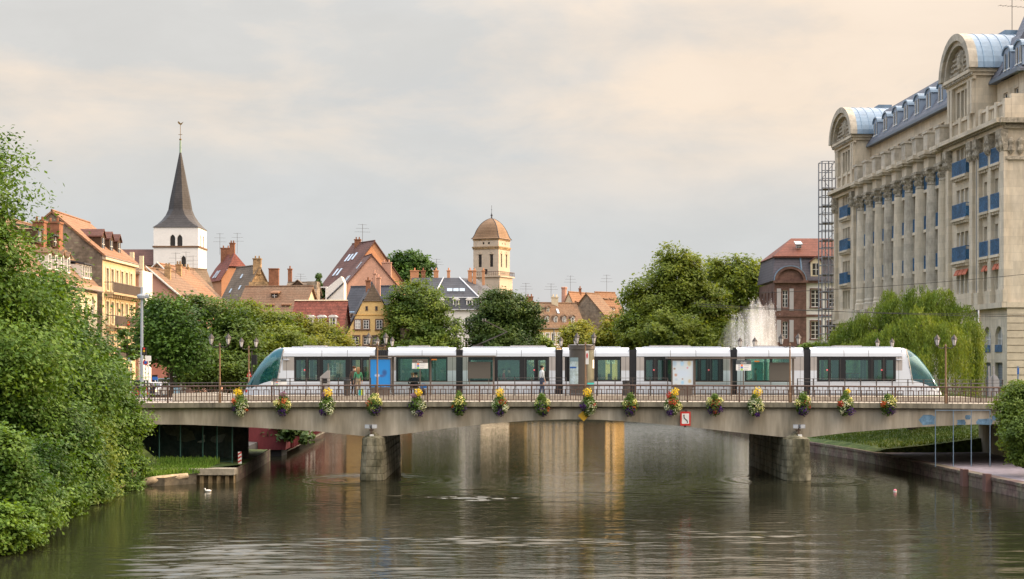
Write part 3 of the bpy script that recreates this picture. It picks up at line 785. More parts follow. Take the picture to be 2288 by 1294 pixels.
ZW0, ZW1, ZR = tz(852.5), tz(797), tz(776.5)
hwY = (TY0+TY1)/2
lowp = [(.10, ZB), (0, ZB+.14), (0, ZW0)]
upp = [(0, ZW1), (.02, ZW1+.2), (.09, ZW1+.40), (.22, ZR-.07), (.42, ZR-.01), (1.175, ZR)]
def side_strip(b, x0, x1, prof_):
    for near in (True, False):
        vs = []; fs = []
        for y, z in prof_:
            yy = TY0+y if near else TY1-y; vs += [(x0, yy, z), (x1, yy, z)]
        for i in range(len(prof_)-1):
            a = 2*i; fs.append((a, a+1, a+3, a+2) if near else (a, a+2, a+3, a+1))
        b.add(vs, fs)
def module(u0, u1, band, wins, doors, seams, pale=False):
    x0, x1 = tx(u0), tx(u1); b0, b1 = tx(band[0]), tx(band[1])
    b = MB(); side_strip(b, x0, x1, lowp); side_strip(b, x0, x1, upp)
    mid = tz(828)
    for a, c in ((x0, b0), (b1, x1)):
        if c-a < .02: continue
        b.k = 0; side_strip(b, a, c, [(0, ZW0), (0, mid)]); b.k = 1; side_strip(b, a, c, [(0, mid), (0, ZW1)]); b.k = 0  # end pillars change to silver grey above mid height
    b.k = 2                                                  # ends and floor
    for x in (x0+.02, x1-.02):
        for (ya, yb) in ((TY0+.02, TY0+.5), (TY1-.5, TY1-.02)): b.quad((x, ya, ZB), (x, yb, ZB), (x, yb, ZR-.1), (x, ya, ZR-.1))
    b.quad((x0, TY0+.05, ZB+.35), (x1, TY0+.05, ZB+.35), (x1, TY1-.05, ZB+.35), (x0, TY1-.05, ZB+.35))
    s = b.build('body_section', [M['tram_white'], M['tram_silver'], M['darkgrey']], tr)
    # dark band with real openings
    b = MB(); opens = sorted([(tx(a), tx(c), tz(v1), tz(v0)) for a, c, v0, v1 in wins + doors])
    for y in (TY0+.025, TY1-.025):
        b = MB(); x = b0
        for a, c, za, zc in opens:
            b.quad((x, y, ZW0), (a, y, ZW0), (a, y, ZW1), (x, y, ZW1))
            b.quad((a, y, ZW0), (c, y, ZW0), (c, y, za), (a, y, za)); b.quad((a, y, zc), (c, y, zc), (c, y, ZW1), (a, y, ZW1)); x = c
        b.quad((x, y, ZW0), (b1, y, ZW0), (b1, y, ZW1), (x, y, ZW1))
        b.build('window_band', M['tram_black'], s)
    for k, (a, c, v0, v1) in enumerate(wins + doors):
        for side, y in enumerate((TY0+.05, TY1-.05)):
            b = MB().quad((tx(a)-.01, y, tz(v1)-.01), (tx(c)+.01, y, tz(v1)-.01), (tx(c)+.01, y, tz(v0)+.01), (tx(a)-.01, y, tz(v0)+.01))
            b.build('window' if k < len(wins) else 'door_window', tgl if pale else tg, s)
    # door leaf edges
    if doors:
        b = MB()
        for a, c, v0, v1 in doors:
            for u in (a-4.5, c+4.5): b.box(tx(u)-.012, tx(u)+.012, TY0+.012, TY0+.024, ZW0-.75, tz(800))
        build_parts(b, 'door_edge', M['darkgrey'], s)
    b = MB()
    for u in seams: b.prismx([(TY0-.003, ZW1), (TY0+.017, ZW1+.2), (TY0+.087, ZW1+.40), (TY0+.2, ZR-.08), (TY0+.24, ZR-.09), (TY0+.10, ZW1+.38), (TY0+.03, ZW1)][::-1], tx(u)-.012, tx(u)+.012)
    for u in (u0+8, u1-8):
        if b0-x0 > .2 or x1-b1 > .2: b.box(tx(u)-.009, tx(u)+.009, TY0-.003, TY0+.01, ZB+.2, ZW1)
    b.box(x0+.02, x1-.02, TY0-.004, TY0+.01, ZW1-.02, ZW1+.012); b.box(x0+.02, x1-.02, TY0-.003, TY0+.01, tz(858)-.008, tz(858)+.008)
    b.build('seams', M['darkgrey'], s)
    b = MB().box(x0+.5, x1-.5, hwY-.75, hwY+.75, ZR+.003, ZR+.06); b.build('roof_cover', M['tram_white'], s)
    return s
D = [(797, 800)]
w_ = lambda a, c: (a, c, 804.5, 849)
mods = []
mods.append(module(632, 838, (657, 838), [w_(722, 772)], [w_(662, 682), w_(690, 708), w_(787, 804), w_(812, 824)], (719, 776)))
mods.append(module(867, 1019, (885, 1000), [(890, 958, 802, 851), (964, 997, 802, 851)], [], (943,), pale=True))
mods.append(module(1034, 1241, (1046, 1227), [w_(1050, 1102), w_(1112, 1161)], [w_(1177, 1194), w_(1203, 1220)], (1110, 1165)))
mods.append(module(1257, 1406, (1262, 1388), [w_(1274, 1322), w_(1336, 1385)], [], (1331,)))
mods.append(module(1422, 1632, (1439, 1616), [w_(1492, 1558)], [w_(1444, 1458), w_(1470, 1482), w_(1567, 1577), w_(1592, 1604)], (1498, 1555)))
mods.append(module(1647, 1796, (1664, 1766), [(1668, 1720, 802, 850), (1726, 1764, 802, 850)], [], (1718,), pale=True))
mods.append(module(1811, 2016, (1825, 2002), [w_(1890, 1940)], [w_(1831, 1850), w_(1857, 1874), w_(1953, 1970), w_(1980, 1996)], (1886, 1941)))
for a, c in ((838, 867), (1019, 1034), (1241, 1257), (1406, 1422), (1632, 1647), (1796, 1811)):
    x0, x1 = tx(a), tx(c); n = 6; b = MB()
    for i in range(n):
        xa = x0 + (x1-x0)*i/n; xc = x0 + (x1-x0)*(i+.62)/n; xe = x0 + (x1-x0)*(i+1)/n
        b.box(xa, xc, TY0+.10, TY1-.10, ZB+.02, ZR-.14); b.box(xc, xe, TY0+.19, TY1-.19, ZB+.05, ZR-.2)
    b.build('bellows', M['bellows'], tr)
def cab(uprof, flip, mod):
    """uprof: (u, v_top) outline of the nose from the module outwards"""
    pu = np.array([p[0] for p in uprof]); pv = np.array([p[1] for p in uprof])
    n = 26; k = 13; us = np.linspace(0, 1, n)**.85
    d = -1 if flip else 1
    Lx = pu[-1]-pu[0]
    grid = []
    for t in us:
        u = pu[0] + Lx*t; v = np.interp(u*d, pu*d, pv); x = tx(u); zt = tz(v)
        hw = 1.175*(1 - .55*t**3.2) ; zb = ZB + .02*t
        row = []
        for j in range(2*k+1):
            a = math.pi*j/(2*k); c = math.cos(a); s_ = math.sin(a)
            e = .30 + .25*t
            yy = hw*math.copysign(abs(c)**e, c); zz = zb + (zt-zb)*abs(s_)**(.52)
            row.append((x, hwY - yy, zz))
        grid.append(row)
    A = MB(); G = MB(); nj = 2*k+1
    # boundary lines of the windscreen in side view
    def glassy(u, v):
        if flip: rear = np.interp(v, [775, 797, 862], [634, 630, 619]); low = np.interp(u, [548, 565, 600, 620], [867, 866.5, 859, 853]); return u < rear and v < low
        rear = np.interp(v, [775, 797, 858], [2024, 2029, 2040]); low = np.interp(u, [2030, 2045, 2085, 2103], [858, 862, 868, 868]); return u > rear and v < low
    vsl = [p for r in grid for p in r]
    fa, fg, ft = [], [], []
    for i in range(n-1):
        for j in range(nj-1):
            f = (i*nj+j, (i+1)*nj+j, (i+1)*nj+j+1, i*nj+j+1)
            if d < 0: f = f[::-1]
            c = sum((Vector(vsl[q]) for q in f), Vector())/4
            u = 1144 + c.x*F/TY0; v = 810 - (c.z-EYE)*F/TY0
            if glassy(u, v): (ft if v < (797 if True else 0) else fg).append(f)
            else: fa.append(f)
    def emit(fs, name, m, par):
        b = MB(); us_ = sorted({i for f in fs for i in f}); ix = {i: k for k, i in enumerate(us_)}; b.add([vsl[i] for i in us_], [[ix[i] for i in f] for f in fs]); o = b.build(name, m, par, smooth=True)
        bm_ = o.data; return o
    shell = emit(fa, 'cab_shell', M['tram_white'], tr)
    emit(fg, 'windscreen', tealg, tr); emit(ft, 'windscreen_top', M['teal_shell'], tr)
    b = MB()
    s = d
    xa = tx(pu[0] + Lx*.35); xb = tx(pu[0] + Lx*.82)
    b.box(min(xa, xb), max(xa, xb), hwY-.55, hwY+.55, ZB+.3, ZB+.92); b.build('driver_console', M['black'], shell)
    b = MB(); xa = tx(pu[0] + Lx*.20); b.box(xa-.1, xa+.1, hwY-.25, hwY+.25, ZB+.5, ZB+1.45); b.box(xa-.25, xa+.25, hwY-.25, hwY+.25, ZB+.4, ZB+.8); b.build('driver_seat', M['darkgrey'], shell)
    b = MB(); xx_ = tx(pu[0] + (-8 if not flip else 8)); b.lathe([(.02, -.16), (.055, -.1), (.06, .1), (.02, .16)], (0, 0, 0), 8)
    q = MB(Matrix.Translation((xx_, TY0-.10, tz(804))) @ Matrix.Rotation(R(90), 4, 'Y')); q.lathe([(.02, -.19), (.05, -.14), (.06, .1), (.03, .19)], (0, 0, 0), 8); q.build('mirror', M['grey_metal'], shell, smooth=True)
    x = tx(pu[0] + Lx*.90)
    for sy in (-1, 1):
        MB(Matrix.Translation((x, hwY + sy*.62, tz(874))) @ Matrix.Rotation(R(90)*d, 4, 'Y')).lathe([(.11, -.1), (.12, .08), (.06, .13)], (0, 0, 0), 10).build('headlight', M['red_paint'] if flip else mat('headlight_glass', (.7, .7, .68), .15, .05), shell)
    # dark pillar at the rear edge of the windscreen, wiper
    b = MB(); 
    if flip: b.tube([(tx(634), TY0-.004, tz(779)), (tx(630), TY0-.004, tz(797)), (tx(619), TY0-.004, tz(855))], .03, 5)
    else: b.tube([(tx(2024), TY0-.004, tz(780)), (tx(2029), TY0-.004, tz(797)), (tx(2040), TY0-.004, tz(858))], .03, 5)
    b.build('edge_trim', M['tram_silver'], shell)
    MB().tube([(tx(p[0]), hwY, tz(p[1])+.015) for p in uprof[1:-1]], .045, 6).build('nose_trim', M['tram_silver'], shell, smooth=True)
    q_ = uprof[2:-2]; MB().tube([(tx(p[0] + (7 if flip else -7)), TY0+.30, tz(p[1]+5)) for p in q_], .035, 5).build('windscreen_pillar', M['teal_shell'], shell, smooth=True)
    return shell
cab([(632, 776.5), (622, 777.5), (608, 784), (590, 799), (575, 816), (562, 835), (552, 852), (546, 863), (542, 872), (540, 879)], True, mods[0])
cab([(2016, 776.5), (2026, 778.5), (2040, 784), (2056, 796), (2072, 814), (2086, 833), (2097, 852), (2103, 862), (2108, 871), (2110, 878)], False, mods[-1])
# pantograph
b = MB(); z0 = ZR+.1
b.box(tx(1056), tx(1078), hwY-.6, hwY+.6, ZR+.06, ZR+.16)
b.tube([(tx(1064), hwY-.4, ZR+.15), (tx(1133), hwY-.3, tz(741))], .03, 6); b.tube([(tx(1064), hwY+.4, ZR+.15), (tx(1133), hwY+.3, tz(741))], .03, 6)
b.tube([(tx(1133), hwY-.3, tz(741)), (tx(1080), hwY-.3, tz(714))], .022, 6); b.tube([(tx(1133), hwY+.3, tz(741)), (tx(1080), hwY+.3, tz(714))], .022, 6)
b.tube([(tx(1078), hwY-.8, tz(712)-.15), (tx(1078), hwY-.6, tz(712)), (tx(1078), hwY+.6, tz(712)), (tx(1078), hwY+.8, tz(712)-.15)], .03, 5)
b.tube([(tx(1084), hwY-.8, tz(712)-.15), (tx(1084), hwY-.6, tz(712)), (tx(1084), hwY+.6, tz(712)), (tx(1084), hwY+.8, tz(712)-.15)], .03, 5)
b.build('pantograph', M['iron'], tr)
# roof boxes, door buttons, orange display strips, seats
for u, w in ((700, 50), (935, 46), (1180, 80), (1500, 90), (1720, 46), (1900, 60)):
    MB().box(tx(u)-w*.0137, tx(u)+w*.0137, hwY-.6, hwY+.6, ZR+.06, ZR+.13).build('roof_box', M['tram_silver'], tr)
pk = mat('door_button_red', (.75, .16, .18), .4, .05)
for u in (680.5, 803, 1193.5, 1461, 1583.5, 1848, 1970):
    MB(Matrix.Translation((tx(u), TY0+.01, tz(827))) @ Matrix.Rotation(R(90), 4, 'X')).lathe([(.055, -.01), (.055, .02), (.03, .03)], (0, 0, 0), 10).build('door_button', pk, tr)
og = mat('orange_display', (.85, .22, .02), .5, .05)
for u0, u1, v in ((964, 976, 803.5), (1686, 1697, 807.5)): MB().box(tx(u0), tx(u1), TY0+.03, TY0+.045, tz(v+1.3), tz(v-1.3)).build('display_strip', og, tr)
turq = mat('turquoise_screen', (.04, .42, .42), .5, .1, 1.2)
b = MB().box(tx(1684), tx(1708), TY0+.55, TY0+.58, tz(851), tz(809)); b.build('turquoise_partition', turq, tr)
b = MB().box(tx(1714), tx(1718), TY0+.55, TY0+.58, tz(851), tz(809)); b.build('turquoise_partition', turq, tr)
def text_mesh(name, txt, x, y, z, size, m, parent, align='CENTER', rot=(90, 0, 0)):
    cu = bpy.data.curves.new(name, 'FONT'); cu.body = txt; cu.size = size; cu.align_x = align; cu.extrude = .002
    o = bpy.data.objects.new(name, cu); COL.objects.link(o)
    dg = bpy.context.evaluated_depsgraph_get(); dg.update()
    me = bpy.data.meshes.new_from_object(o.evaluated_get(dg)); bpy.data.objects.remove(o)
    me.materials.clear(); me.materials.append(m)
    q = bpy.data.objects.new(name, me); COL.objects.link(q)
    q.rotation_euler = tuple(R(a) for a in rot); q.location = Vector((x, y, z)) - ORG[parent.name]; q.parent = parent; ORG[q.name] = Vector((0, 0, 0))
    return q
text_mesh('number_lettering', '15', tx(1702), TY0+.54, tz(834), .40, M['darkgrey'], tr)
sm = mat('seat_fabric', (.05, .055, .05), .9, .2, 3)
so = mat('orange_panel', (.42, .13, .03), .7, .1)
for (a, c) in ((724, 770), (893, 955), (966, 995), (1052, 1100), (1114, 1158), (1338, 1382), (1495, 1555), (1670, 1676), (1892, 1938)):
    n = max(1, int((c-a)/20))
    for i in range(n):
        x = tx(a + (c-a)*(i+.5)/n)
        for yy in (TY0+.55, TY1-.55):
            b = MB().box(x-.22, x+.22, yy-.35, yy+.35, ZB+.62, ZB+.74).box(x-.24, x-.16, yy-.35, yy+.35, ZB+.74, ZB+1.32).box(x-.05, x+.05, yy-.1, yy+.1, ZB+.35, ZB+.62)
            b.build('seat', sm, tr)
b = MB().box(tx(1891), tx(1939), TY1-.16, TY1-.12, tz(852), tz(846)); b.box(tx(1891), tx(1939), TY1-.16, TY1-.12, tz(836), tz(834)); b.build('orange_seat_rail', so, tr)
b = MB().box(tx(736), tx(772), TY1-.16, TY1-.12, tz(850), tz(843)); b.build('orange_seat_rail', so, tr)
for u in (708, 745, 1060, 1205, 1480, 1590, 1845, 1935, 1975):
    MB().tube([(tx(u), hwY-.3, ZB+.35), (tx(u), hwY-.3, ZR-.2)], .02, 6).build('grab_pole', M['grey_metal'], tr)
for u, c, nm, h in ((900, 'black_cloth', 'passenger in black seated by the left window of the second tram section', 'dark_hair'), (917, 'navy_cloth', 'passenger in navy seated second from the left in the second tram section', 'dark_hair'),
                 (988, 'grey_cloth', 'passenger in grey seated at the right end of the second tram section', 'dark_hair'), (1138, 'black_cloth', 'passenger in black seated beside a red seat in the third tram section', 'dark_hair'),
                 (1125, 'red_cloth', 'passenger in red seated low in the third tram section', 'dark_hair'), (1690, 'brown_cloth', 'passenger in brown seated in front of the turquoise partition', 'dark_hair')):
    person('person', nm, (tx(u), TY0+.5, ZB+.34), R(90 if u % 2 else -90), (CL[c], CL['black_cloth'], CL['shoe_leather'], HAIR[h]), 'sit', group='passengers seated inside the tram')
# ================================================================ things on the platform
ZP = 4.62
def fz(v, Y): return pz(v, Y)
def box_px(b, u0, u1, v0, v1, y0, y1): return b.box(px(u0, y0), px(u1, y0), y0, y1, pz(v1, y0), pz(v0, y0))
M['shelter_metal'] = mat('brown_grey_metal', (.115, .095, .08), .45, .15, 1, spec=.5)
M['shelter_glass'] = glassmat('shelter_glass', (.74, .86, .83), .10, .05)
M['poster_blue'] = mat('blue_poster', (.015, .16, .52), .3, .25, 1.5, col2=(.02, .22, .60))
sgw = mat('sign_white', (.74, .74, .72), .5, .04)
OCOL = [mat('sign_orange', (.85, .20, .05), .5, .05), mat('sign_green', (.35, .62, .06), .5, .05), mat('sign_blue', (.10, .18, .55), .5, .05), mat('sign_grey', (.45, .46, .5), .5, .05)]
def shelter(name, label, u0, u1, posts, panes, vroof, Y=98.6):
    t = thing(name, label, 'shelter', (px((u0+u1)/2, Y), Y, ZP), 'tram stop shelters on the platform')
    b = MB(); box_px(b, u0, u1, vroof, vroof+3.2, Y-.55, Y+1.1); b.build('roof', M['shelter_metal'], t)
    for u in posts:
        for yy in (Y,):
            x = px(u, Y); MB().box(x-.055, x+.055, yy-.055, yy+.055, ZP, pz(vroof+3, Y)).build('post', M['shelter_metal'], t)
    for a, c in panes:
        b = MB(); b.quad((px(a, Y), Y+.01, pz(862, Y)), (px(c, Y), Y+.01, pz(862, Y)), (px(c, Y), Y+.01, pz(vroof+4, Y)), (px(a, Y), Y+.01, pz(vroof+4, Y))); b.build('glass_pane', M['shelter_glass'], t)
    xa, xb = px(u0+4, Y), px(u1-4, Y); z = pz(853, Y)
    MB().box(xa, xb, Y-.03, Y+.03, z-.02, z+.02).build('rail', M['shelter_metal'], t)
    return t
s1 = shelter('tram_shelter', 'brown framed tram shelter with the blue poster case at its left end', 826, 1108, (878, 962, 1103), ((884, 958), (966, 1099)), 794.5)
s2 = shelter('tram_shelter', 'brown framed tram shelter with the pale blurred poster at its left end', 1492, 1778, (1552, 1634, 1772), ((1556, 1630), (1638, 1768)), 798.5)
def poster(label, u0, u1, v0, v1, m, Y=98.2):
    t = thing('poster_case', label, 'poster', (px((u0+u1)/2, Y), Y, ZP))
    b = MB(); 
    x0, x1 = px(u0, Y), px(u1, Y); za, zb = pz(v1, Y), pz(v0, Y)
    for bx_ in ((x0, x0+.07, za, zb), (x1-.07, x1, za, zb), (x0+.07, x1-.07, zb-.08, zb), (x0+.07, x1-.07, za, za+.08)): b.box(bx_[0], bx_[1], Y-.06, Y+.06, bx_[2], bx_[3])
    b.box(x0+.07, x1-.07, Y, Y+.05, za+.08, zb-.08); b.box(x0+.1, x1-.1, Y-.05, Y+.05, ZP, za)
    b.build('frame', M['shelter_metal'], t)
    b = MB().box(x0+.072, x1-.072, Y-.03, Y-.002, za+.082, zb-.082); b.build('poster_sheet', m, t); return t, x0, x1, za, zb
p1, x0, x1, za, zb = poster('blue poster in a brown case behind the four lantern lamp', 825, 875, 800, 868, M['poster_blue'])
def soft(name, base, blobs, c):
    """a poster print made of soft blotches in metres"""
    m = bpy.data.materials.new(name); t = nodes(m); l = t.links.new
    o = t.nodes.new('ShaderNodeOutputMaterial'); p = t.nodes.new('ShaderNodeBsdfPrincipled'); l(p.outputs[0], o.inputs[0]); p.inputs['Roughness'].default_value = .35
    g = t.nodes.new('ShaderNodeNewGeometry'); cur = None
    for (x, z, rx, rz, col) in blobs:
        s = t.nodes.new('ShaderNodeVectorMath'); s.operation = 'SUBTRACT'; l(g.outputs['Position'], s.inputs[0]); s.inputs[1].default_value = (x, c, z)
        d = t.nodes.new('ShaderNodeVectorMath'); d.operation = 'MULTIPLY'; l(s.outputs[0], d.inputs[0]); d.inputs[1].default_value = (1/rx, 0, 1/rz)
        ln = t.nodes.new('ShaderNodeVectorMath'); ln.operation = 'LENGTH'; l(d.outputs[0], ln.inputs[0])
        r = t.nodes.new('ShaderNodeMapRange'); l(ln.outputs['Value'], r.inputs[0]); r.inputs[1].default_value = .5; r.inputs[2].default_value = 1.2; r.inputs[3].default_value = 1; r.inputs[4].default_value = 0
        mx = t.nodes.new('ShaderNodeMixRGB'); l(r.outputs[0], mx.inputs[0]); mx.inputs[2].default_value = (*col, 1)
        if cur is None: mx.inputs[1].default_value = (*base, 1)
        else: l(cur, mx.inputs[1])
        cur = mx.outputs[0]
    l(cur, p.inputs['Base Color']); return m
Yp = 98.17
pm = soft('blue_poster_print', (.02, .23, .62), [(px(859, Yp), pz(833, Yp), .16, .20, (.03, .10, .30)), (px(853, Yp), pz(840, Yp), .22, .09, (.05, .12, .34)), (px(843, Yp), pz(839, Yp), .16, .10, (.42, .55, .80)), (px(862, Yp), pz(864, Yp), .10, .04, (.2, .4, .8))], Yp)
[o for o in p1.children if o.name.startswith('poster_sheet')][0].data.materials[0] = pm
p2, *_ = poster('pale poster of blurred people in a brown case at the left of the right shelter', 1500, 1551, 803, 866, sgw)
B_ = []
rr = random.Random(5)
for (u, v, rx, rz, c) in ((1525, 835, .6, .35, (.50, .60, .72)), (1507, 812, .18, .25, (.36, .50, .62)), (1524, 812, .15, .22, (.34, .55, .75)), (1524, 806, .07, .07, (.28, .17, .12)), (1540, 812, .16, .24, (.50, .45, .30)), (1536, 822, .08, .08, (.55, .25, .30)), (1507, 824, .10, .08, (.30, .22, .15)),
                       (1510, 838, .12, .12, (.45, .28, .20)), (1511, 848, .12, .10, (.40, .50, .60)), (1525, 855, .13, .16, (.30, .52, .72)), (1525, 847, .07, .06, (.30, .2, .15)), (1541, 852, .14, .16, (.50, .42, .28)), (1510, 860, .14, .08, (.45, .42, .36)), (1538, 862, .06, .06, (.55, .22, .2))):
    B_.append((px(u, Yp), pz(v, Yp), rx*.8, rz*.8, c))
[o for o in p2.children if o.name.startswith('poster_sheet')][0].data.materials[0] = soft('pale_poster_print', (.52, .60, .66), B_, Yp)
def stop_sign(label, u0, u1, v0, v1, name_, dark):
    Y = 98.0; t = thing('stop_sign', label, 'sign', (px((u0+u1)/2, Y), Y, ZP), 'stop name signs')
    vm = v0 + (v1-v0)*.40
    b = MB(); box_px(b, u0, u1, v0, vm, Y, Y+.05); b.build('name_band', dark, t)
    b = MB(); box_px(b, u0-.3, u1+.3, vm+.05, v1, Y-.004, Y+.05); b.build('line_panel', sgw, t)
    h = pz(v0, Y)-pz(vm, Y)
    text_mesh('name_lettering', name_, px((u0+u1)/2, Y), Y-.006, pz(vm, Y)+h*.20, h*.62, sgw, t)
    um = u0 + (u1-u0)*.38; sz = (v1-vm)/3.4
    for k, m in enumerate((OCOL[0], OCOL[2], OCOL[1])):
        b = MB(); va = vm + .5 + k*sz*1.1; box_px(b, um-sz*.6, um+sz*.6, va, va+sz, Y-.010, Y-.004); b.build('line_square', m, t)
        b = MB(); box_px(b, um+sz*1.2, um+sz*(4.2-k*.5), va+sz*.3, va+sz*.55, Y-.008, Y-.004); b.build('text_line', OCOL[3], t)
        b = MB(); box_px(b, um-sz*2.0, um-sz*.9, va, va+sz*.9, Y-.008, Y-.004); b.build('grey_square', OCOL[3], t)
    x = px((u0+u1)/2, Y); 
    MB().box(x-.03, x+.03, Y+.055, Y+.11, ZP, pz(v0, Y)).build('post', M['shelter_metal'], t)
    return t
dk1 = mat('sign_brown', (.12, .10, .085), .5, .05); dk2 = mat('sign_slate', (.085, .10, .11), .5, .05)
stop_sign('stop sign with a brown name band and coloured line squares hung in the left shelter', 921, 956, 802.5, 824, 'Gallia', dk1)
stop_sign('stop sign with a slate name band and coloured line squares hung in the right shelter', 1645, 1678, 805, 828, 'Gallia', dk2)
t = stop_sign('low timetable board with a slate top standing at the left end of the platform', 606, 640, 847, 861, 'Gallia', dk2)
def info(label, u0, u1, v0, v1):
    Y = 98.45; t = thing('information_panel', label, 'panel', (px((u0+u1)/2, Y), Y, ZP), 'blank panels in the shelters')
    b = MB(); box_px(b, u0, u1, v0, v1, Y, Y+.08); b.build('board', mat('olive_grey_board', (.085, .078, .066), .45, .08, .6, spec=.5), t)
    for u in (u0+4, u1-4): x = px(u, Y); MB().box(x-.02, x+.02, Y+.085, Y+.13, ZP, pz(v0+2, Y)).build('leg', M['shelter_metal'], t)
info('blank olive grey panel in the left shelter', 1045, 1096, 808.5, 846); info('blank olive grey panel in the right shelter', 1719, 1765, 810, 851)
# round kiosk column
Y = 98.4; kc = thing('kiosk_column', 'round dark kiosk column with a pale map panel on the platform', 'kiosk', (px(1300, Y), Y, ZP)); kx = px(1300, Y); kr = px(1328, Y)-kx
b = MB().lathe([(kr*1.03, 0), (kr*1.03, .12), (kr, .16), (kr, pz(782, Y)-ZP), (kr*1.06, pz(781, Y)-ZP), (kr*1.06, pz(771, Y)-ZP), (kr*.96, pz(770, Y)-ZP)], (kx, Y, ZP), 40); b.build('drum', mat('kiosk_dark', (.075, .066, .058), .35, .1, 1, spec=.5), kc, smooth=False)
def arc_panel(name, u0, u1, v0, v1, m, off):
    a0 = math.acos(max(-1, min(1, (px(u0, Y)-kx)/kr))); a1 = math.acos(max(-1, min(1, (px(u1, Y)-kx)/kr))); b = MB(); vs = []; fs = []
    for i in range(9):
        a = a0 + (a1-a0)*i/8; x = kx + (kr+off)*math.cos(a); y = Y - (kr+off)*math.sin(a); vs += [(x, y, pz(v1, Y)), (x, y, pz(v0, Y))]
    for i in range(8): fs.append((2*i, 2*i+2, 2*i+3, 2*i+1))
    b.add(vs, fs); b.build(name, m, kc)
arc_panel('map_panel', 1273.0, 1291, 799, 858, mat('map_print', (.42, .50, .46), .3, .2, 3, .2, 9, col2=(.46, .55, .58)), .006)
arc_panel('map_title', 1273.4, 1287, 819.5, 823, M['blue_paint'], .010)
arc_panel('map_head', 1273.2, 1291, 799, 808, mat('map_head', (.22, .30, .32), .3, .1), .010)
arc_panel('glass_panel', 1311, 1326, 783, 872, mat('kiosk_glass', (.16, .155, .11), .1, .3, 1.2, spec=.7), .006)
arc_panel('notice', 1323, 1326.5, 804, 823, sgw, .012); arc_panel('turquoise_band', 1311, 1326, 855, 860, turq, .011)
# ticket machine, bins, bags, bollards
def prism_y(b, pts, y0, y1): return b.prism([(px(u, y0), pz(v, y0)) for u, v in pts], y0, y1)
tm = thing('ticket_machine', 'grey ticket machine with a sloping top near the left end of the platform', 'ticket machine', (px(725, 98), 98, ZP))
b = MB(); prism_y(b, [(715, 886), (735, 886), (735, 828), (731, 828), (715, 842)], 97.8, 98.4); b.build('cabinet', mat('machine_grey', (.30, .29, .285), .45, .1, 1), tm)
b = MB(); box_px(b, 732, 734.5, 812, 828, 98.0, 98.06); b.build('mast', M['shelter_metal'], tm)
b = MB(); box_px(b, 719, 731, 846, 856, 97.78, 97.795); b.build('screen', M['black'], tm)
def bin_(label, u0, u1, v0):
    Y = 97.9; xc = px((u0+u1)/2, Y); r = (px(u1, Y)-px(u0, Y))/2; t = thing('litter_bin', label, 'bin', (xc, Y, ZP), 'dark litter bins on the platform'); h = pz(v0, Y)-ZP
    MB().lathe([(r*.9, 0), (r, .06), (r, h*.86), (r*.94, h*.88)], (xc, Y, ZP), 14).build('drum', M['darkgrey'], t); MB().lathe([(r*1.08, h*.885), (r*1.1, h*.95), (r*.8, h)], (xc, Y, ZP), 14).build('lid', M['black'], t)
bin_('dark round litter bin beside the standing couple', 768, 783, 848); bin_('dark round litter bin right of the kiosk column', 1391, 1407, 850)
person('person', 'person with long fair hair and a green scarf standing left of the blue poster', (px(800, 98.9), 98.9, ZP), R(200), (CL['green_cloth'], CL['tan_cloth'], CL['shoe_leather'], HAIR['fair_hair']), long_hair=True, H=1.66)
person('person', 'person in dark clothes standing beside the one with the green scarf', (px(791, 99.3), 99.3, ZP), R(160), (CL['brown_cloth'], CL['black_cloth'], CL['shoe_leather'], HAIR['brown_hair']), H=1.72)
person('person', 'person in a navy jacket sitting with their back turned in the left shelter', (px(929, 98.8), 98.8, ZP+.05), R(180), (CL['navy_cloth'], CL['black_cloth'], CL['shoe_leather'], HAIR['dark_hair']), 'sit', H=1.74)
person('person', 'person in a dark jacket sitting beside the one in navy in the left shelter', (px(922, 99.0), 99.0, ZP+.05), R(180), (CL['black_cloth'], CL['black_cloth'], CL['shoe_leather'], HAIR['fair_hair']), 'sit', H=1.70)
bp = person('person', 'person in a white shirt with a dark backpack standing by the tram door', (px(1211, 100.6), 100.6, ZP), R(120), (CL['white_cloth'], CL['jeans_cloth'], CL['shoe_leather'], HAIR['dark_hair']), H=1.75)
M_bp = MB(Matrix.Translation((px(1217, 100.5), 100.52, ZP+1.25)) @ Matrix.Rotation(R(120), 4, 'Z')); M_bp.lathe([(.09, -.24), (.15, -.18), (.16, .12), (.10, .22)], (0, .0, 0), 10, sy=.7)
tag(M_bp.build('backpack', CL['black_cloth'], smooth=True), 'dark backpack on the person in the white shirt', 'backpack')
bench = thing('bench', 'dark bench under the people sitting in the left shelter', 'bench', (px(926, 98.9), 98.9, ZP))
MB().box(px(912, 98.9), px(948, 98.9), 98.72, 99.15, ZP+.42, ZP+.47).build('seat', M['shelter_metal'], bench)
for u in (915, 945): MB().box(px(u, 98.9)-.03, px(u, 98.9)+.03, 98.8, 99.1, ZP, ZP+.42).build('leg', M['shelter_metal'], bench)
def bag(label, u, w, h, Y, c, z=0):
    x = px(u, Y); t = thing('bag', label, 'bag', (x, Y, ZP+z)); m = mat('bag_cloth', c, .7, .15, 3)
    MB().prism([(x-w*.5, ZP+z), (x+w*.5, ZP+z), (x+w*.46, ZP+z+h), (x-w*.42, ZP+z+h)], Y-.1, Y+.1).build('sack', m, t)
    MB().tube([(x-w*.25, Y, ZP+z+h), (x-w*.15, Y, ZP+z+h+.1), (x+w*.15, Y, ZP+z+h+.1), (x+w*.25, Y, ZP+z+h)], .012, 5).build('handle', m, t)
bag('turquoise bag standing beside the couple', 804, .14, .34, 98.4, (.02, .36, .38)); bag('lime yellow bag between the turquoise and the white bag', 809.5, .13, .36, 98.4, (.55, .60, .03)); bag('white bag right of the lime yellow bag', 815, .13, .34, 98.4, (.55, .60, .62))
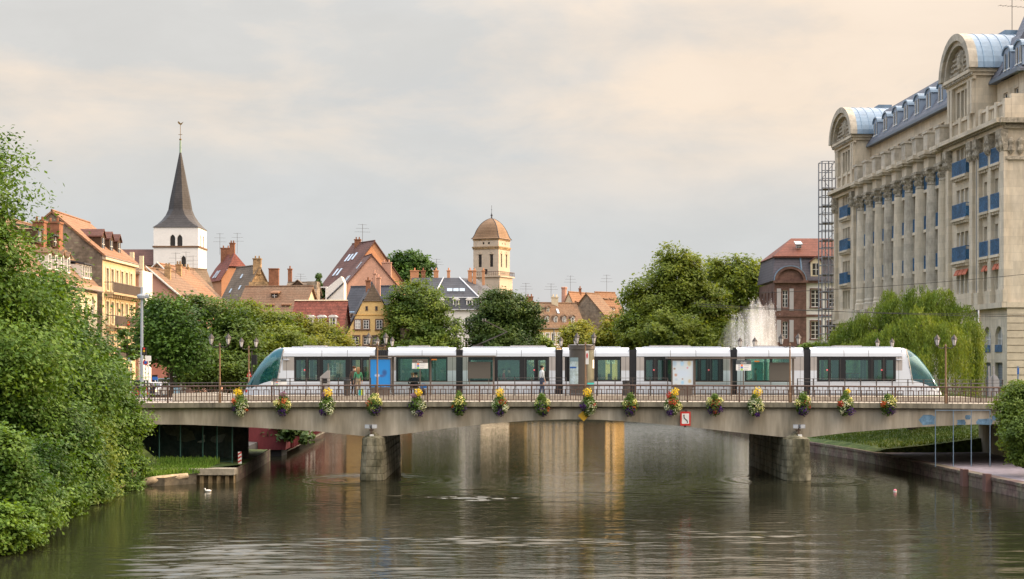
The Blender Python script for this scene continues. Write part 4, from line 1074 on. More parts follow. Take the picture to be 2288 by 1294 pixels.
bag('dark wide bag on the platform right of the people sitting in the shelter', 943, .46, .34, 98.3, (.02, .02, .022)); bag('blue bag on top of the dark wide bag', 946, .40, .16, 98.45, (.02, .14, .42), .46)
# ================================================================ lamps
M['lamp_paint_sunlit'] = mat('brown_lamp_paint_sunlit', (.21, .125, .07), .45, .15, 2, spec=.5)  # post brown lightened: sun on the post sides is put into the colour
M['lantern_glass'] = mat('frosted_lantern_glass', (.66, .63, .60), .35, .05, 2, spec=.5)
def make_lamp(label, x, Y, post_h=3.22, lanterns=(-1, 1)):
    z = ztop(x); t = thing('street_lamp', label, 'street lamp', (x, Y, z), 'street lamps along the bridge')
    b = MB().lathe([(.085, 0), (.085, .5), (.06, .55), (.055, 1.4), (.045, 1.45), (.042, post_h), (.07, post_h+.03), (.03, post_h+.16)], (x, Y, z), 10); b.build('post', M['lamp_paint_sunlit'], t, smooth=False)
    for s in lanterns:
        lx, ly = (x + s*.48, Y) if abs(s) == 1 else (x + math.copysign(.38, s), Y + .42)
        b = MB().tube([(x, Y, z+post_h-.02), ((x+lx)/2, (Y+ly)/2, z+post_h-.10), (x*.15+lx*.85, Y*.15+ly*.85, z+post_h-.04), (lx, ly, z+post_h+.06)], [.03, .028, .022, .03], 6); b.build('arm', M['iron'], t, smooth=True)
        b = MB().lathe([(.075, 0), (.155, .34), (.145, .36)], (lx, ly, z+post_h+.08), 6, R(30)); g = b.build('lantern', M['lantern_glass'], t)
        b = MB()
        for k in range(6):
            a = R(30) + k*math.pi/3; b.tube([(lx + .078*math.cos(a), ly + .078*math.sin(a), z+post_h+.08), (lx + .158*math.cos(a), ly + .158*math.sin(a), z+post_h+.42)], .011, 4)
        b.lathe([(.03, -.06), (.085, -.03), (.08, .01)], (lx, ly, z+post_h+.08), 6, R(30))
        b.build('lantern_frame', M['iron'], g)
        b = MB().lathe([(.19, 0), (.185, .03), (.11, .14), (.08, .17), (.06, .22), (.015, .25), (.012, .33)], (lx, ly, z+post_h+.42), 6, R(30)); b.build('lantern_cap', M['iron'], g)
    return t
LAMPS = [(491, 'near double lantern lamp at the left end of the bridge, before the tram nose', (-1, 1)), (843, 'near lamp in front of the blue poster', (-1, 1)),
         (1308, 'near double lantern lamp in front of the round kiosk column', (-1, 1)), (1765, 'near double lantern lamp in front of the right shelter panel', (-1, 1)), (2113, 'near double lantern lamp at the right nose of the tram', (-1, 1))]
src = None
for u, lab, la in LAMPS:
    x = px(u, RY)
    if src is None: src = make_lamp(lab, x, RY); src_x = x
    else:
        c = copy_tree(src); c.location = (x, RY, ztop(x)); c['label'] = lab; ORG[c.name] = Vector(c.location)
for u, lab in ((556, 'far double lantern lamp behind the left nose of the tram'), (860, 'far double lantern lamp behind the tram, right of the four lantern cluster'), (1270, 'far double lantern lamp behind the tram left of the kiosk column'),
               (1670, 'far double lantern lamp in front of the fountain spray'), (1977, 'far double lantern lamp before the willow, behind the tram roof')):
    x = px(u, 108.6); c = copy_tree(src); c.location = (x, 108.6, ztop(x)); c['label'] = lab; ORG[c.name] = Vector(c.location)
t = thing('parking_sign', 'small white and red no parking sign on the lamp before the kiosk column', 'sign', (px(1313, 93.6), 93.6, pz(813, 93.6)))
b = MB(); Y = 93.58; box_px(b, 1308.5, 1315.5, 784, 814, Y, Y+.03); b.build('plate', sgw, t)
MB(Matrix.Translation((px(1311.7, Y), Y-.004, pz(795, Y))) @ Matrix.Rotation(R(90), 4, 'X')).lathe([(.08, -.01), (.08, .01)], (0, 0, 0), 14, sx=.55, sy=1.9).build('red_disc', M['red_paint'], t)
b = MB(); box_px(b, 1309, 1311, 786, 788, Y+.031, Y+.06); b.build('clamp', M['iron'], t)
# ================================================================ flower baskets
FC = dict(yellow=leafmat('yellow_petals', (.74, .60, .03), (.66, .46, .02), 6, .2), pale=leafmat('pale_yellow_petals', (.62, .64, .22), (.70, .66, .30), 6, .2), red=leafmat('red_petals', (.55, .07, .025), (.45, .03, .03), 6, .2),
          orange=leafmat('orange_petals', (.60, .16, .04), (.50, .07, .03), 6, .2), white=leafmat('white_petals', (.55, .62, .38), (.66, .66, .50), 6, .2), purple=leafmat('purple_petals', (.045, .012, .10), (.07, .015, .15), 6, .2),
          violet=leafmat('violet_petals', (.10, .02, .22), (.07, .02, .16), 6, .2), mauve=leafmat('mauve_petals', (.20, .10, .20), (.26, .16, .22), 6, .2), green=leafmat('basket_leaves', (.07, .14, .02), (.10, .17, .03), 5, .25))
def petals(name, cs, m, parent, size, seed):
    """cs: list of (x,y,z,r,n)"""
    q = np.random.RandomState(seed); Ps = []; Ns = []
    for (x, y, z, r, n) in cs:
        d = q.randn(n, 3); d /= np.linalg.norm(d, axis=1)[:, None]; rr_ = r*q.uniform(.55, 1.08, n)[:, None]; Ps.append(np.array([x, y, z]) + d*rr_); Ns.append(d + q.randn(n, 3)*.5)
    P_ = np.concatenate(Ps); N_ = np.concatenate(Ns); N_ /= np.linalg.norm(N_, axis=1)[:, None]
    t_ = np.cross(N_, q.randn(*N_.shape)); t_ /= np.linalg.norm(t_, axis=1)[:, None]; b_ = np.cross(N_, t_); s = (size*q.uniform(.6, 1.25, len(P_)))[:, None]
    V_ = np.stack([P_ - t_*s, P_ - b_*s, P_ + t_*s, P_ + b_*s], 1).reshape(-1, 3)
    return np_mesh(name, V_, np.arange(len(P_)*4).reshape(-1, 4), m, parent)
BK = [
 (536, [('yellow', -4, -27, 9), ('orange', -11, -8, 7), ('white', 4, 6, 13), ('white', 3, 18, 9), ('purple', -10, 10, 8), ('orange', 14, 12, 4)], 'yellow top and orange left side, leftmost basket on the bridge'),
 (632, [('mauve', 1, -24, 7), ('orange', 1, -4, 11), ('pale', -12, -3, 8), ('pale', 12, 0, 8), ('purple', 0, 17, 10), ('pale', 7, 10, 5)], 'brown spike on top, orange centre between pale yellow sides'),
 (731, [('yellow', 3, -28, 9), ('mauve', -4, -20, 8), ('white', 2, 3, 14), ('white', 6, 15, 9), ('purple', -8, 17, 8)], 'yellow and mauve top over a broad mass of white'),
 (836, [('pale', 2, -12, 12), ('pale', 11, -6, 8), ('orange', -10, -2, 9), ('purple', 4, 14, 11), ('pale', -3, 9, 5), ('purple', 8, 6, 7)], 'flat pale yellow top, orange left and purple base, under the blue poster'),
 (931, [('yellow', 4, -27, 8), ('mauve', -6, -20, 6), ('purple', -10, 2, 9), ('white', 10, 4, 11), ('white', -2, 17, 8), ('purple', 6, 19, 8)], 'small yellow tuft, purple left and white right'),
 (1026, [('green', 0, -24, 7), ('pale', 0, -8, 12), ('purple', -7, 10, 9), ('violet', 8, 9, 8), ('orange', -14, 4, 3)], 'domed pale yellow top and all purple lower half'),
 (1117, [('yellow', 0, -28, 9), ('white', -10, 2, 10), ('red', 5, -6, 10), ('white', 12, 8, 7), ('purple', 1, 17, 10)], 'yellow crown, red centre and white sides left of mid bridge'),
 (1211, [('green', 0, -18, 8), ('pale', -10, -2, 8), ('pale', 11, -4, 8), ('purple', 0, 6, 10), ('orange', 11, 10, 6), ('pale', 0, 10, 5), ('purple', 2, 17, 9)], 'green top, pale yellow both sides and an orange patch low right'),
 (1315, [('yellow', -3, -28, 9), ('green', 2, -18, 7), ('purple', -12, 4, 8), ('white', 4, 2, 12), ('white', 2, 15, 9), ('red', 12, 0, 3)], 'lime yellow top and white mass, just above the yellow diamond sign'),
 (1408, [('green', 2, -18, 9), ('pale', -10, -1, 8), ('orange', 2, 4, 11), ('pale', 9, -6, 6), ('purple', 0, 15, 10)], 'dark green top and orange centre, beside the round litter bin'),
 (1503, [('yellow', 5, -28, 9), ('red', -7, -20, 7), ('red', 0, -4, 10), ('white', -11, 5, 8), ('pale', 12, 4, 8), ('white', 4, 14, 8), ('purple', -6, 18, 8)], 'yellow top right and red centre, hanging left of the white navigation sign'),
 (1597, [('green', 0, -18, 7), ('pale', -10, -7, 9), ('pale', 11, -9, 7), ('red', 1, 0, 10), ('violet', 9, 10, 8), ('purple', -8, 13, 8), ('orange', 1, 16, 6)], 'red centre with pale yellow sides and violet base, right of the navigation sign'),
 (1688, [('yellow', 4, -28, 10), ('green', -2, -20, 6), ('white', 0, 1, 15), ('white', -4, 14, 10), ('pale', 10, 8, 8), ('violet', 3, 21, 6)], 'yellow top and nearly all white below, left of the right pier'),
 (1794, [('green', 0, -20, 9), ('pale', -11, -4, 8), ('red', 5, 1, 11), ('pale', 11, -12, 6), ('purple', 0, 15, 11)], 'green top and large red patch, over the right pier'),
 (1889, [('green', 0, -26, 6), ('yellow', 5, -30, 5), ('red', -12, -2, 7), ('white', -3, 0, 11), ('pale', 8, -8, 8), ('violet', 10, 14, 10), ('white', -8, 14, 6)], 'red left edge, white middle and violet lower right'),
 (1985, [('pale', 3, -8, 12), ('orange', -12, -2, 7), ('green', 0, -16, 7), ('purple', 4, 12, 11), ('pale', 8, 6, 6)], 'pale yellow top and orange left, rightmost basket')]
for bi, (u, bl, lab) in enumerate(BK):
    Y = 93.25; x = px(u, Y); vc = 904; z = pz(vc, Y); s = Y/F
    t = thing('flower_basket', 'basket with ' + lab, 'flower basket', (x, Y, z-.35), 'flower baskets along the bridge edge')
    MB().lathe([(.10, -.36), (.26, -.28), (.33, -.08), (.34, .0), (.30, .02)], (x, Y, z), 12).tube([(x, Y+.25, z), (x, RY-.02, z+.25), (x, RY-.02, z+.5)], .02, 5).build('basket', M['black'], t)
    petals('leaves', [(x, Y, z, .46, 520), (x, Y, z-.3, .36, 260), (x, Y+.02, z+.38, .24, 200)], FC['green'], t, .050, bi)
    cols_ = {}
    for c, dx, dv, r in bl: cols_.setdefault(c, []).append((x + dx*s, Y - .16 + .10*((dx*7) % 3 - 1), z - dv*s, r*s*1.15, int(70 + r*r*.95)))
    for c, L_ in cols_.items():
        petals(c + '_flowers', L_, FC[c], t, .036, bi*7 + len(c))
# ================================================================ building kit
def facade(b, Mx, w, z0, z1, holes, depth=.22, x0=0.0):
    """wall in the plane y=0 of frame Mx from x0 to x0+w with real openings (x, z, w, h)"""
    old = b.M; b.M = Mx
    hs = [(h[0], h[1], h[0]+h[2], h[1]+h[3]) for h in holes]
    xs = sorted({x0, x0+w, *[h[0] for h in hs], *[h[2] for h in hs]}); zs = sorted({z0, z1, *[h[1] for h in hs], *[h[3] for h in hs]})
    xs = [x for x in xs if x0-1e-6 <= x <= x0+w+1e-6]; zs = [z for z in zs if z0-1e-6 <= z <= z1+1e-6]
    for i in range(len(xs)-1):
        k = 0
        while k < len(zs)-1:
            cx, cz = (xs[i]+xs[i+1])/2, (zs[k]+zs[k+1])/2
            if any(h[0] < cx < h[2] and h[1] < cz < h[3] for h in hs): k += 1; continue
            e = k+1
            while e < len(zs)-1 and not any(h[0] < cx < h[2] and h[1] < (zs[e]+zs[e+1])/2 < h[3] for h in hs): e += 1
            b.quad((xs[i], 0, zs[k]), (xs[i+1], 0, zs[k]), (xs[i+1], 0, zs[e]), (xs[i], 0, zs[e])); k = e
    for a, c, e, d in hs:
        b.quad((a, 0, c), (a, depth, c), (a, depth, d), (a, 0, d)); b.quad((e, 0, c), (e, 0, d), (e, depth, d), (e, depth, c))
        b.quad((a, 0, d), (a, depth, d), (e, depth, d), (e, 0, d)); b.quad((a, 0, c), (e, 0, c), (e, depth, c), (a, depth, c))
    b.M = old
_wc = {}
def window(root, Mx, x, z, w, h, depth=.2, frame='white_frame', glass='glass', bars=(1, 2), surround=None, name='window', sub=True):
    """pane with frame bars and sill; meshes shared between equal windows"""
    key = (round(w, 2), round(h, 2), frame, glass, bars)
    if key not in _wc:
        p = MB().box(-w/2, w/2, -.01, .02, 0, h)
        f = MB(); t = .06
        f.box(-w/2, w/2, -.05, -.012, 0, t); f.box(-w/2, w/2, -.05, -.012, h-t, h); f.box(-w/2, -w/2+t, -.05, -.012, t, h-t); f.box(w/2-t, w/2, -.05, -.012, t, h-t)
        for i in range(bars[0]): q = -w/2 + w*(i+1)/(bars[0]+1); f.box(q-.04, q+.04, -.055, -.013, t, h-t)
        for i in range(bars[1]): q = h*(i+1)/(bars[1]+1); f.box(-w/2+t, w/2-t, -.05, -.014, q-.025, q+.025)
        op = p.build('window', M[glass], loc=(0, 0, 0)); of = f.build('frame', M[frame], loc=(0, 0, 0))
        _wc[key] = (op.data, of.data); bpy.data.objects.remove(op); bpy.data.objects.remove(of)
    pd, fd = _wc[key]
    T_ = Mx @ Matrix.Translation((x + w/2, depth-.03, z))
    o = bpy.data.objects.new(name, pd); COL.objects.link(o); o.parent = root
    o.location = T_.translation - ORG[root.name]; o.rotation_euler = (0, 0, T_.to_euler().z); ORG[o.name] = Vector((0, 0, 0))
    if sub:
        f = bpy.data.objects.new('frame', fd); COL.objects.link(f); f.parent = o; ORG[f.name] = Vector((0, 0, 0))
    if surround:
        b = MB(); t = .14; e = depth + .0
        b.box(-w/2-t, -w/2, -e-.05, -e+.10, -.02, h+t); b.box(w/2, w/2+t, -e-.05, -e+.10, -.02, h+t); b.box(-w/2-t, w/2+t, -e-.05, -e+.10, h, h+t) if False else b.box(-w/2, w/2, -e-.05, -e+.10, h, h+t)
        b.box(-w/2-t-.05, w/2+t+.05, -e-.12, -e+.1, -.16, -.022)
        s = b.build('surround', M[surround], loc=(0, 0, 0)); s.parent = o; s.location = (0, 0, 0)
    return o

# ================================================================ long apartment building on the right bank
M['ashlar'] = mat('ashlar_stone', (.58, .495, .365), .85, .2, .28, .14, 3, brick=(1.5, .62, .12, .014), col2=(.52, .46, .365), stretch=(1, 1, .3))
M['ashlar_dark'] = mat('weathered_ashlar', (.44, .395, .32), .9, .2, .4, .2, 3, brick=(1.3, .62, .14, .012), stretch=(1, 1, .5))
M['rusticated'] = mat('rusticated_ashlar', (.55, .48, .365), .9, .12, .25, .12, 3)
M['carved'] = mat('carved_stone', (.33, .29, .225), .95, .35, 2.2, .4, 6)
M['balcony_blue'] = mat('balcony_blue', (.035, .11, .215), .5, .3, 1, .5, 7)
M['zinc'] = mat('blue_zinc_roof', (.165, .245, .335), .48, .2, .5, .12, 3, metal=.15, spec=.5, stretch=(1, 1, .4))
M['slate'] = mat('slate_roof', (.12, .125, .15), .65, .16, .5, .15, 5, rows=3.2)
M['awning'] = mat('orange_awning', (.50, .15, .085), .8, .08)
FX, FY = 42.4 - .0416*178.7, 178.7
ap = thing('apartment_building', 'large pale stone apartment building with columns, blue balconies and zinc barrel roofs', 'building', (40, 150, 4.1))
AA = math.atan2(-1, .0416); MA = frameM(FX, FY, 0, AA)
def lx(Y): return (FY - Y) * math.sqrt(1 + .0416**2)
L_FP, L_NP0, L_NP1, L_E = 9.1, lx(139.0), lx(131.4), lx(124.9)
ZC = 25.0; FLO = [12.2, 15.15, 18.65, 22.15]; HO = [1.95, 2.15, 2.15, 2.0]
wallb = MB(); bal = []
def ap_holes(xs, w): return [(x, z-.05 if k else z, w, h) for x in xs for k, (z, h) in enumerate(zip(FLO, HO))]
def triple(c): return [c-1.55, c-.45, c+.65]
WIN = []                                     # (frame matrix, x, z, w, h)
pavs = [(0.0, L_FP), (L_NP0, L_NP1)]
for a, e in pavs:
    c = (a+e)/2; hs = ap_holes(triple(c), .9); facade(wallb, MA, e-a, 4, ZC, hs, .32, a); WIN += [(MA, *h, .30) for h in hs]
    bal.append((c-1.75, c+1.75))
# colonnade wall, set back
MC = MA @ Matrix.Translation((0, 1.1, 0)); cols = [lx(140.6 + 3.47*k) for k in range(9)]
bays = [(p+q)/2 for p, q in zip(cols[1:], cols[:-1])]
hs = ap_holes([x-.75 for x in bays], 1.5); facade(wallb, MC, L_NP0-L_FP, 4, ZC, hs, .3, L_FP); WIN += [(MC, *h, .28) for h in hs]
for a in (L_FP, L_NP0):
    wallb.M = MA; wallb.quad((a, 0, 4), (a, 1.1, 4), (a, 1.1, ZC), (a, 0, ZC)); wallb.M = None
# end section
ME = MA @ Matrix.Translation((0, .15, 0)); ex = [L_NP1+1.15, L_NP1+2.15, L_NP1+3.75, L_NP1+4.7]
hs = ap_holes(ex, .72) 
ar = [(L_NP1+1.0, 7.4, 1.75, 2.0), (L_NP1+3.75, 7.4, 1.7, 2.0)]; dr = [(L_NP1+1.0, 4.0, 1.75, 2.6), (L_NP1+3.75, 4.0, 1.7, 2.6)]
facade(wallb, ME, L_E-L_NP1, 4, ZC, hs + ar + dr, .32, L_NP1); WIN += [(ME, *h, .30) for h in hs + ar]
bal += [(L_NP1+.95, L_NP1+3.0), (L_NP1+3.55, L_NP1+5.55)]
# front, right of the corner (faces the camera)
CX, CY = (MA @ Vector((L_E, .15, 0))).x, (MA @ Vector((L_E, .15, 0))).y
MF = frameM(CX, CY, 0, R(2.0)); fh = [(x, z, .95, h) for x in (3.2, 4.7, 7.6, 9.1, 12.0, 13.5) for z, h in zip(FLO, HO)]
facade(wallb, MF, 30, 4, ZC, fh, .3); WIN += [(MF, *h, .28) for h in fh]
wallb.build('stone_wall', M['ashlar'], ap)
for i, (Mx, x, z, w, h, d) in enumerate(WIN):
    window(ap, Mx, x, z, w, h, d, 'white_frame', 'glass_light' if (i*7) % 5 in (1, 3, 4) else 'glass', (1 if w > .8 else 0, 1))
# arch fill above the two lower windows, garage doors
b = MB(ME)
for x, z, w, h in ar:
    n = 12; pts = [(x, z+h-.85), (x, z+h+.03)] + [(x+w, z+h+.03), (x+w, z+h-.85)]
    arc = [(x+w/2 + w/2*math.cos(math.pi*i/n), z+h-.87 + .86*math.sin(math.pi*i/n)) for i in range(n+1)]
    for i in range(n):
        p, q = arc[i], arc[i+1]; b.add([(p[0], .01, p[1]), (p[0], .01, z+h+.01), (q[0], .01, z+h+.01), (q[0], .01, q[1])], [(0, 1, 2, 3)]); b.add([(p[0], .01, p[1]), (q[0], .01, q[1]), (q[0], .3, q[1]), (p[0], .3, p[1])], [(0, 1, 2, 3)])
b.build('arch_heads', M['ashlar'], ap)
for x, z, w, h in dr:
    b = MB(ME).box(x, x+w, .25, .30, 4.0, 6.6); b.build('garage_door', mat('slate_shutter', (.16, .19, .22), .5, .1, 1, rows=5), ap)
for x, z, w, h in ar: MB(ME).box(x+.1, x+w-.1, -.06, -.02, z, z+.55).build('window_guard', M['balcony_blue'], ap)
# columns
for k, x in enumerate(cols):
    b = MB(MA); b.lathe([(.86, 11.9), (.86, 12.5), (.78, 12.6), (.80, 12.8), (.74, 13.0), (.74, 16.5), (.70, 19.5), (.64, 22.0)], (x, .35, 0), 18); c_ = b.build('column', M['ashlar_dark'] if k % 2 else M['ashlar'], ap, smooth=False)
    b = MB(MA); b.lathe([(.64, 22.0), (.68, 22.08), (.60, 22.3), (.78, 22.7), (.70, 22.75), (.92, 23.25), (.88, 23.3)], (x, .35, 0), 12)
    for j in range(8):
        a = j*math.pi/4 + .39; b.lathe([(.05, 22.3), (.16, 22.6), (.10, 22.75)], (x + .66*math.cos(a), .35 + .66*math.sin(a), 0), 6); b.lathe([(.05, 22.85), (.17, 23.02), (.1, 23.22)], (x + .80*math.cos(a), .35 + .80*math.sin(a), 0), 6)
    b.box(x-.85, x+.85, -.5, 1.2, 23.3, 23.5); b.build('capital', M['carved'], c_)
    b = MB(MA); b.box(x-.70, x+.70, -.38, 1.24, 23.5, 24.4); b.box(x-.9, x+.9, -.62, 1.24, 24.4, 24.62); b.box(x-1.05, x+1.05, -.85, 1.24, 24.62, 24.95)
    for j in range(5): b.box(x-.85+j*.38, x-.65+j*.38, -.80, -.63, 24.44, 24.615)
    b.build('entablature_block', M['ashlar'], ap)
    b = MB(MA); b.box(x-.62, x+.62, -.45, 1.2, 24.953, 26.5); b.box(x-.72, x+.72, -.55, 1.25, 26.5, 26.7); b.build('parapet_block', M['ashlar_dark'], ap)
    b = MB(MA).box(x-.95, x+.95, -.65, 1.24, 10.0, 11.9); b.build('plinth', M['ashlar_dark'], ap)
# balconies
def balus(b, x0, x1, z, dep=.5, yo=0):
    n = max(3, int((x1-x0)/.17))
    for i in range(n+1):
        x = x0 + (x1-x0)*i/n; b.box(x-.045, x+.045, yo-dep-.015, yo-dep+.015, z+.08, z+1.13)
    b.box(x0, x1, yo-dep-.03, yo-dep+.03, z+1.13, z+1.2); b.box(x0, x1, yo-dep-.03, yo-dep+.03, z+.03, z+.09)
    for x in (x0, x1): b.box(x-.02, x+.02, yo-dep, yo-.0, z+1.13, z+1.19); b.box(x-.004, x+.004, yo-dep, yo, z+.1, z+.9)
for a, e in bal:
    yo = .15 if a > L_NP1 else 0
    for z in (14.85, 18.35, 21.85):
        b = MB(MA); balus(b, a, e, z, .30, yo); b.build('balcony_railing', M['balcony_blue'], ap)
        b = MB(MA); b.box(a-.1, e+.1, yo-.42, yo-.004, z-.2, z); 
        for j in range(int((e-a)/.42)+1): b.box(a+.02+j*.42, a+.2+j*.42, yo-.34, yo-.005, z-.42, z-.203)
        b.build('balcony_slab', M['ashlar'], ap)
for x in bays:
    for z in (14.85, 18.35, 21.85):
        b = MB(MC); balus(b, x-.95, x+.95, z, .86); b.build('balcony_railing', M['balcony_blue'], ap); MB(MC).box(x-1.0, x+1.0, -.94, -.004, z-.25, z).build('balcony_slab', M['ashlar'], ap)
# cornices, bands, pilasters
b = MB(MA); dent = MB(MA)
for a, e in pavs + [(L_NP1+.02, L_E+.0)]:
    b.box(a-.25, e+.25, -.35, .9, 24.2, 24.5) if a < L_NP1 else b.box(a+.24, e+.1, -.30, .9, 24.2, 24.5)
    xa, xe = (a-.4, e+.4) if a < L_NP1 else (a+.4, e+.55)
    b.box(xa, xe, -.85, 1.2, 24.65, 24.98)
    for j in range(int((xe-xa)/.36)): dent.box(xa+.06+j*.36, xa+.24+j*.36, -.62, -.05, 24.503, 24.647)
b.box(L_NP0-.2, L_E+.2, -.32, .10, 10.75, 11.15); b.box(-.2, L_FP+.2, -.32, .10, 10.75, 11.15)
build_parts(b, 'cornice', M['ashlar'], ap); dent.build('dentils', M['carved'], ap)
for x in (.55, L_FP-.75, L_NP0+.6, L_NP1-.75, L_NP1+.35, L_NP1+3.22, L_E-.45):
    w = .38 if x not in (L_E-.45,) else .55; yo = .15 if x > L_NP1 else 0
    b = MB(MA).box(x-w, x+w, yo-.30, yo-.003, 11.2, 22.6).box(x-w-.12, x+w+.12, yo-.42, yo-.004, 11.16, 12.1); p_ = b.build('pilaster', M['ashlar'], ap)
    b = MB(MA).prismx([(yo-.32, 22.6), (yo-.55, 23.8), (yo-.55, 24.19), (yo-.003, 24.19), (yo-.003, 22.6)], x-w-.1, x+w+.1)
    for s_ in (-1, 1): b.lathe([(.08, 22.7), (.2, 23.0), (.12, 23.3), (.22, 23.55), (.1, 23.8)], (x+s_*w*.7, yo-.42, 0), 7)
    b.build('pilaster_capital', M['carved'], p_)
# carved frieze panel at the corner front
b = MB(MF); b.box(-.15, 30, -.2, -.003, 21.9, 22.15); b.box(-.3, 30, -.25, .1, 24.25, 24.5); b.box(-.75, 30.4, -.75, 1.2, 24.62, 24.985)
for j in range(14):
    b.lathe([(.05, 22.3), (.28, 22.6), (.18, 23.0), (.30, 23.3), (.06, 23.6)], (.25+j*.72, -.16, 0), 8, sy=.6)
b.build('carved_frieze', M['carved'], ap)
b = MB(MF)
for j in range(12): b.box(-.05, 30, -.10, -.003, 4.0+j*.56, 4.0+j*.56+.50)
b.box(-.12, 30, -.22, -.003, 10.75, 11.15)
b.build('rusticated_base', M['rusticated'], ap)
for x in (L_NP1+.25, L_FP+.45): MB(MA).tube([(x, -.12, 4.2), (x, -.12, 24.2)], .07, 7).build('drainpipe', mat('pipe_grey', (.16, .17, .18), .5, .1), ap)
# awnings
for x in triple((L_NP0+L_NP1)/2) + ex:
    w = .9 if x < L_NP1 else .72; z = FLO[0]+HO[0]; yo = .15 if x > L_NP1 else 0
    b = MB(MA).prismx([(yo-.05, z+.05), (yo-.25, z-.34), (yo-.25, z-.44), (yo-.003, z-.06)], x-.02, x+w+.02); b.build('awning', M['awning'], ap)
# attic storey, roof, dormers
MT = MA @ Matrix.Translation((0, 1.6, 0)); ZE = 28.7
b = MB(); ah = [(x-.55, 26.0, 1.1, 1.7) for x in bays]; facade(b, MT, L_NP0-L_FP+1, 24.99, ZE, ah, .25, L_FP-.5)
ae = [(L_NP1+1.4, 26.0, 1.0, 1.7), (L_NP1+3.9, 26.0, 1.0, 1.7)]; facade(b, MT, L_E-L_NP1, 24.99, ZE, ae, .25, L_NP1)
MT2 = MF @ Matrix.Translation((0, 1.6, 0)); af = [(x, 26.0, 1.0, 1.6) for x in (2.4, 5.4, 8.4)]; facade(b, MT2, 29, 24.99, ZE, af, .25, 1.4)
build_parts(b, 'attic_wall', M['ashlar'], ap)
for h in ah + ae: window(ap, MT, *h, .24, 'white_frame', 'glass', (1, 1))
for h in af: window(ap, MT2, *h, .24, 'white_frame', 'glass', (1, 1))
b = MB(MA)                                   # parapet / balustrade between blocks and over the end
for p, q in zip(cols[1:], cols[:-1]): b.box(p+.63, q-.63, .25, .5, 25.0, 25.3); b.box(p+.63, q-.63, .2, .55, 26.0, 26.2); [b.box(p+.8+j*.38, p+.95+j*.38, .3, .45, 25.3, 26.0) for j in range(int((q-p-1.4)/.38))]
def para(b, a, e, yo):
    b.box(a, e, yo-.05, yo+.30, 24.99, 25.3); b.box(a, e, yo-.1, yo+.35, 26.2, 26.42)
    for j in range(int((e-a)/.4)): b.box(a+.1+j*.4, a+.32+j*.4, yo+.02, yo+.22, 25.3, 26.2)
    n = max(1, round((e-a)/2.2))
    for j in range(n+1): x = a+(e-a)*j/n; b.box(x-.28, x+.28, yo-.16, yo+.40, 24.992, 26.55)
for a, e in pavs: para(b, a+1.5, e-1.5, -.1)
para(b, L_NP1+.6, L_E-.2, .1)
b.M = MF; b.box(.3, 30, -.1, .4, 24.99, 26.9); b.M = None
build_parts(b, 'balustrade', M['ashlar'], ap)
b = MB(MA); sec = [(1.05, ZE), (1.05, ZE+.16), (3.2, 32.6), (7.5, 34.6), (13, 34.6), (13, ZE)]
b.prismx(sec, 1.5, L_NP1+1.5)
b.build('slate_roof', M['slate'], ap)
b = MB(MA)
b.add([(L_NP1+1.55, 1.05, ZE+.1), (L_E+.0, 1.05, ZE+.1), (L_E+.0, 40, ZE+.1), (L_NP1+1.55, 40, ZE+.1), (L_NP1-3, 5, 35.2), (L_E-5.5, 6.5, 35.6), (L_E-5.5, 40, 35.6), (L_NP1-3, 40, 35.2), (L_E+.0, 1.05, ZE-.05), (L_E+.0, 40, ZE-.05), (L_NP1+1.55, 1.05, ZE-.05)],
      [(0, 1, 5, 4), (1, 2, 6, 5), (4, 5, 6, 7), (0, 10, 8, 1), (1, 8, 9, 2)])
b.build('slate_roof', M['slate'], ap)
b = MB(MA); b.box(L_FP, L_NP0, .95, 1.20, ZE-.05, ZE+.22); b.box(L_NP1+.3, L_E+.15, .85, 1.10, ZE-.1, ZE+.2); b.build('gutter', mat('gutter_zinc', (.13, .16, .20), .5, .1), ap)
def dormer(x, name='dormer', zb=29.35, yb=1.35, w=1.75, h=2.05):
    b = MB(MA); n = 8
    pts = [(x-w/2, zb), (x-w/2, zb+h-.55)] + [(x - w/2*math.cos(math.pi*i/n), zb+h-.55 + .45*math.sin(math.pi*i/n)) for i in range(1, n)] + [(x+w/2, zb+h-.55), (x+w/2, zb)]
    b.prism(pts[::-1], yb, yb+2.6); o = b.build('dormer', mat('dormer_zinc', (.24, .30, .39), .5, .1, 1) if 'dz' not in M else M['dz'], ap); M['dz'] = o.data.materials[0]
    b = MB(MA); pts2 = [(x-w/2-.14, zb+h-.60)] + [(x - (w/2+.14)*math.cos(math.pi*i/n), zb+h-.60 + .62*math.sin(math.pi*i/n)) for i in range(1, n)] + [(x+w/2+.14, zb+h-.60)]
    pin = [(x + (w/2-.02)*math.cos(math.pi*i/n), zb+h-.60 + .48*math.sin(math.pi*i/n)) for i in range(0, n+1)]
    b.prism((pts2 + pin)[::-1], yb-.12, yb+2.5); b.build('dormer_roof', M['zinc'], o)
    for s_ in (-1, 1):
        b = MB(MA); b.prism([(x+s_*.42-.26, zb+.25), (x+s_*.42-.26, zb+1.35), (x+s_*.42-.15, zb+1.52), (x+s_*.42+.15, zb+1.52), (x+s_*.42+.26, zb+1.35), (x+s_*.42+.26, zb+.25)][::-1], yb-.02, yb-.004); b.build('pane', M['glass'], o)
        b = MB(MA); b.box(x+s_*.42-.03, x+s_*.42+.03, yb-.05, yb-.021, zb+.25, zb+1.5); b.box(x+s_*.42-.3, x+s_*.42+.3, yb-.08, yb-.03, zb+.15, zb+.24); b.build('frame', M['white_frame'], o)
for k in range(8): dormer(L_FP + 2.2 + k*3.65)
for x in (L_NP1+3.0, L_NP1+5.6): dormer(x, zb=29.1)
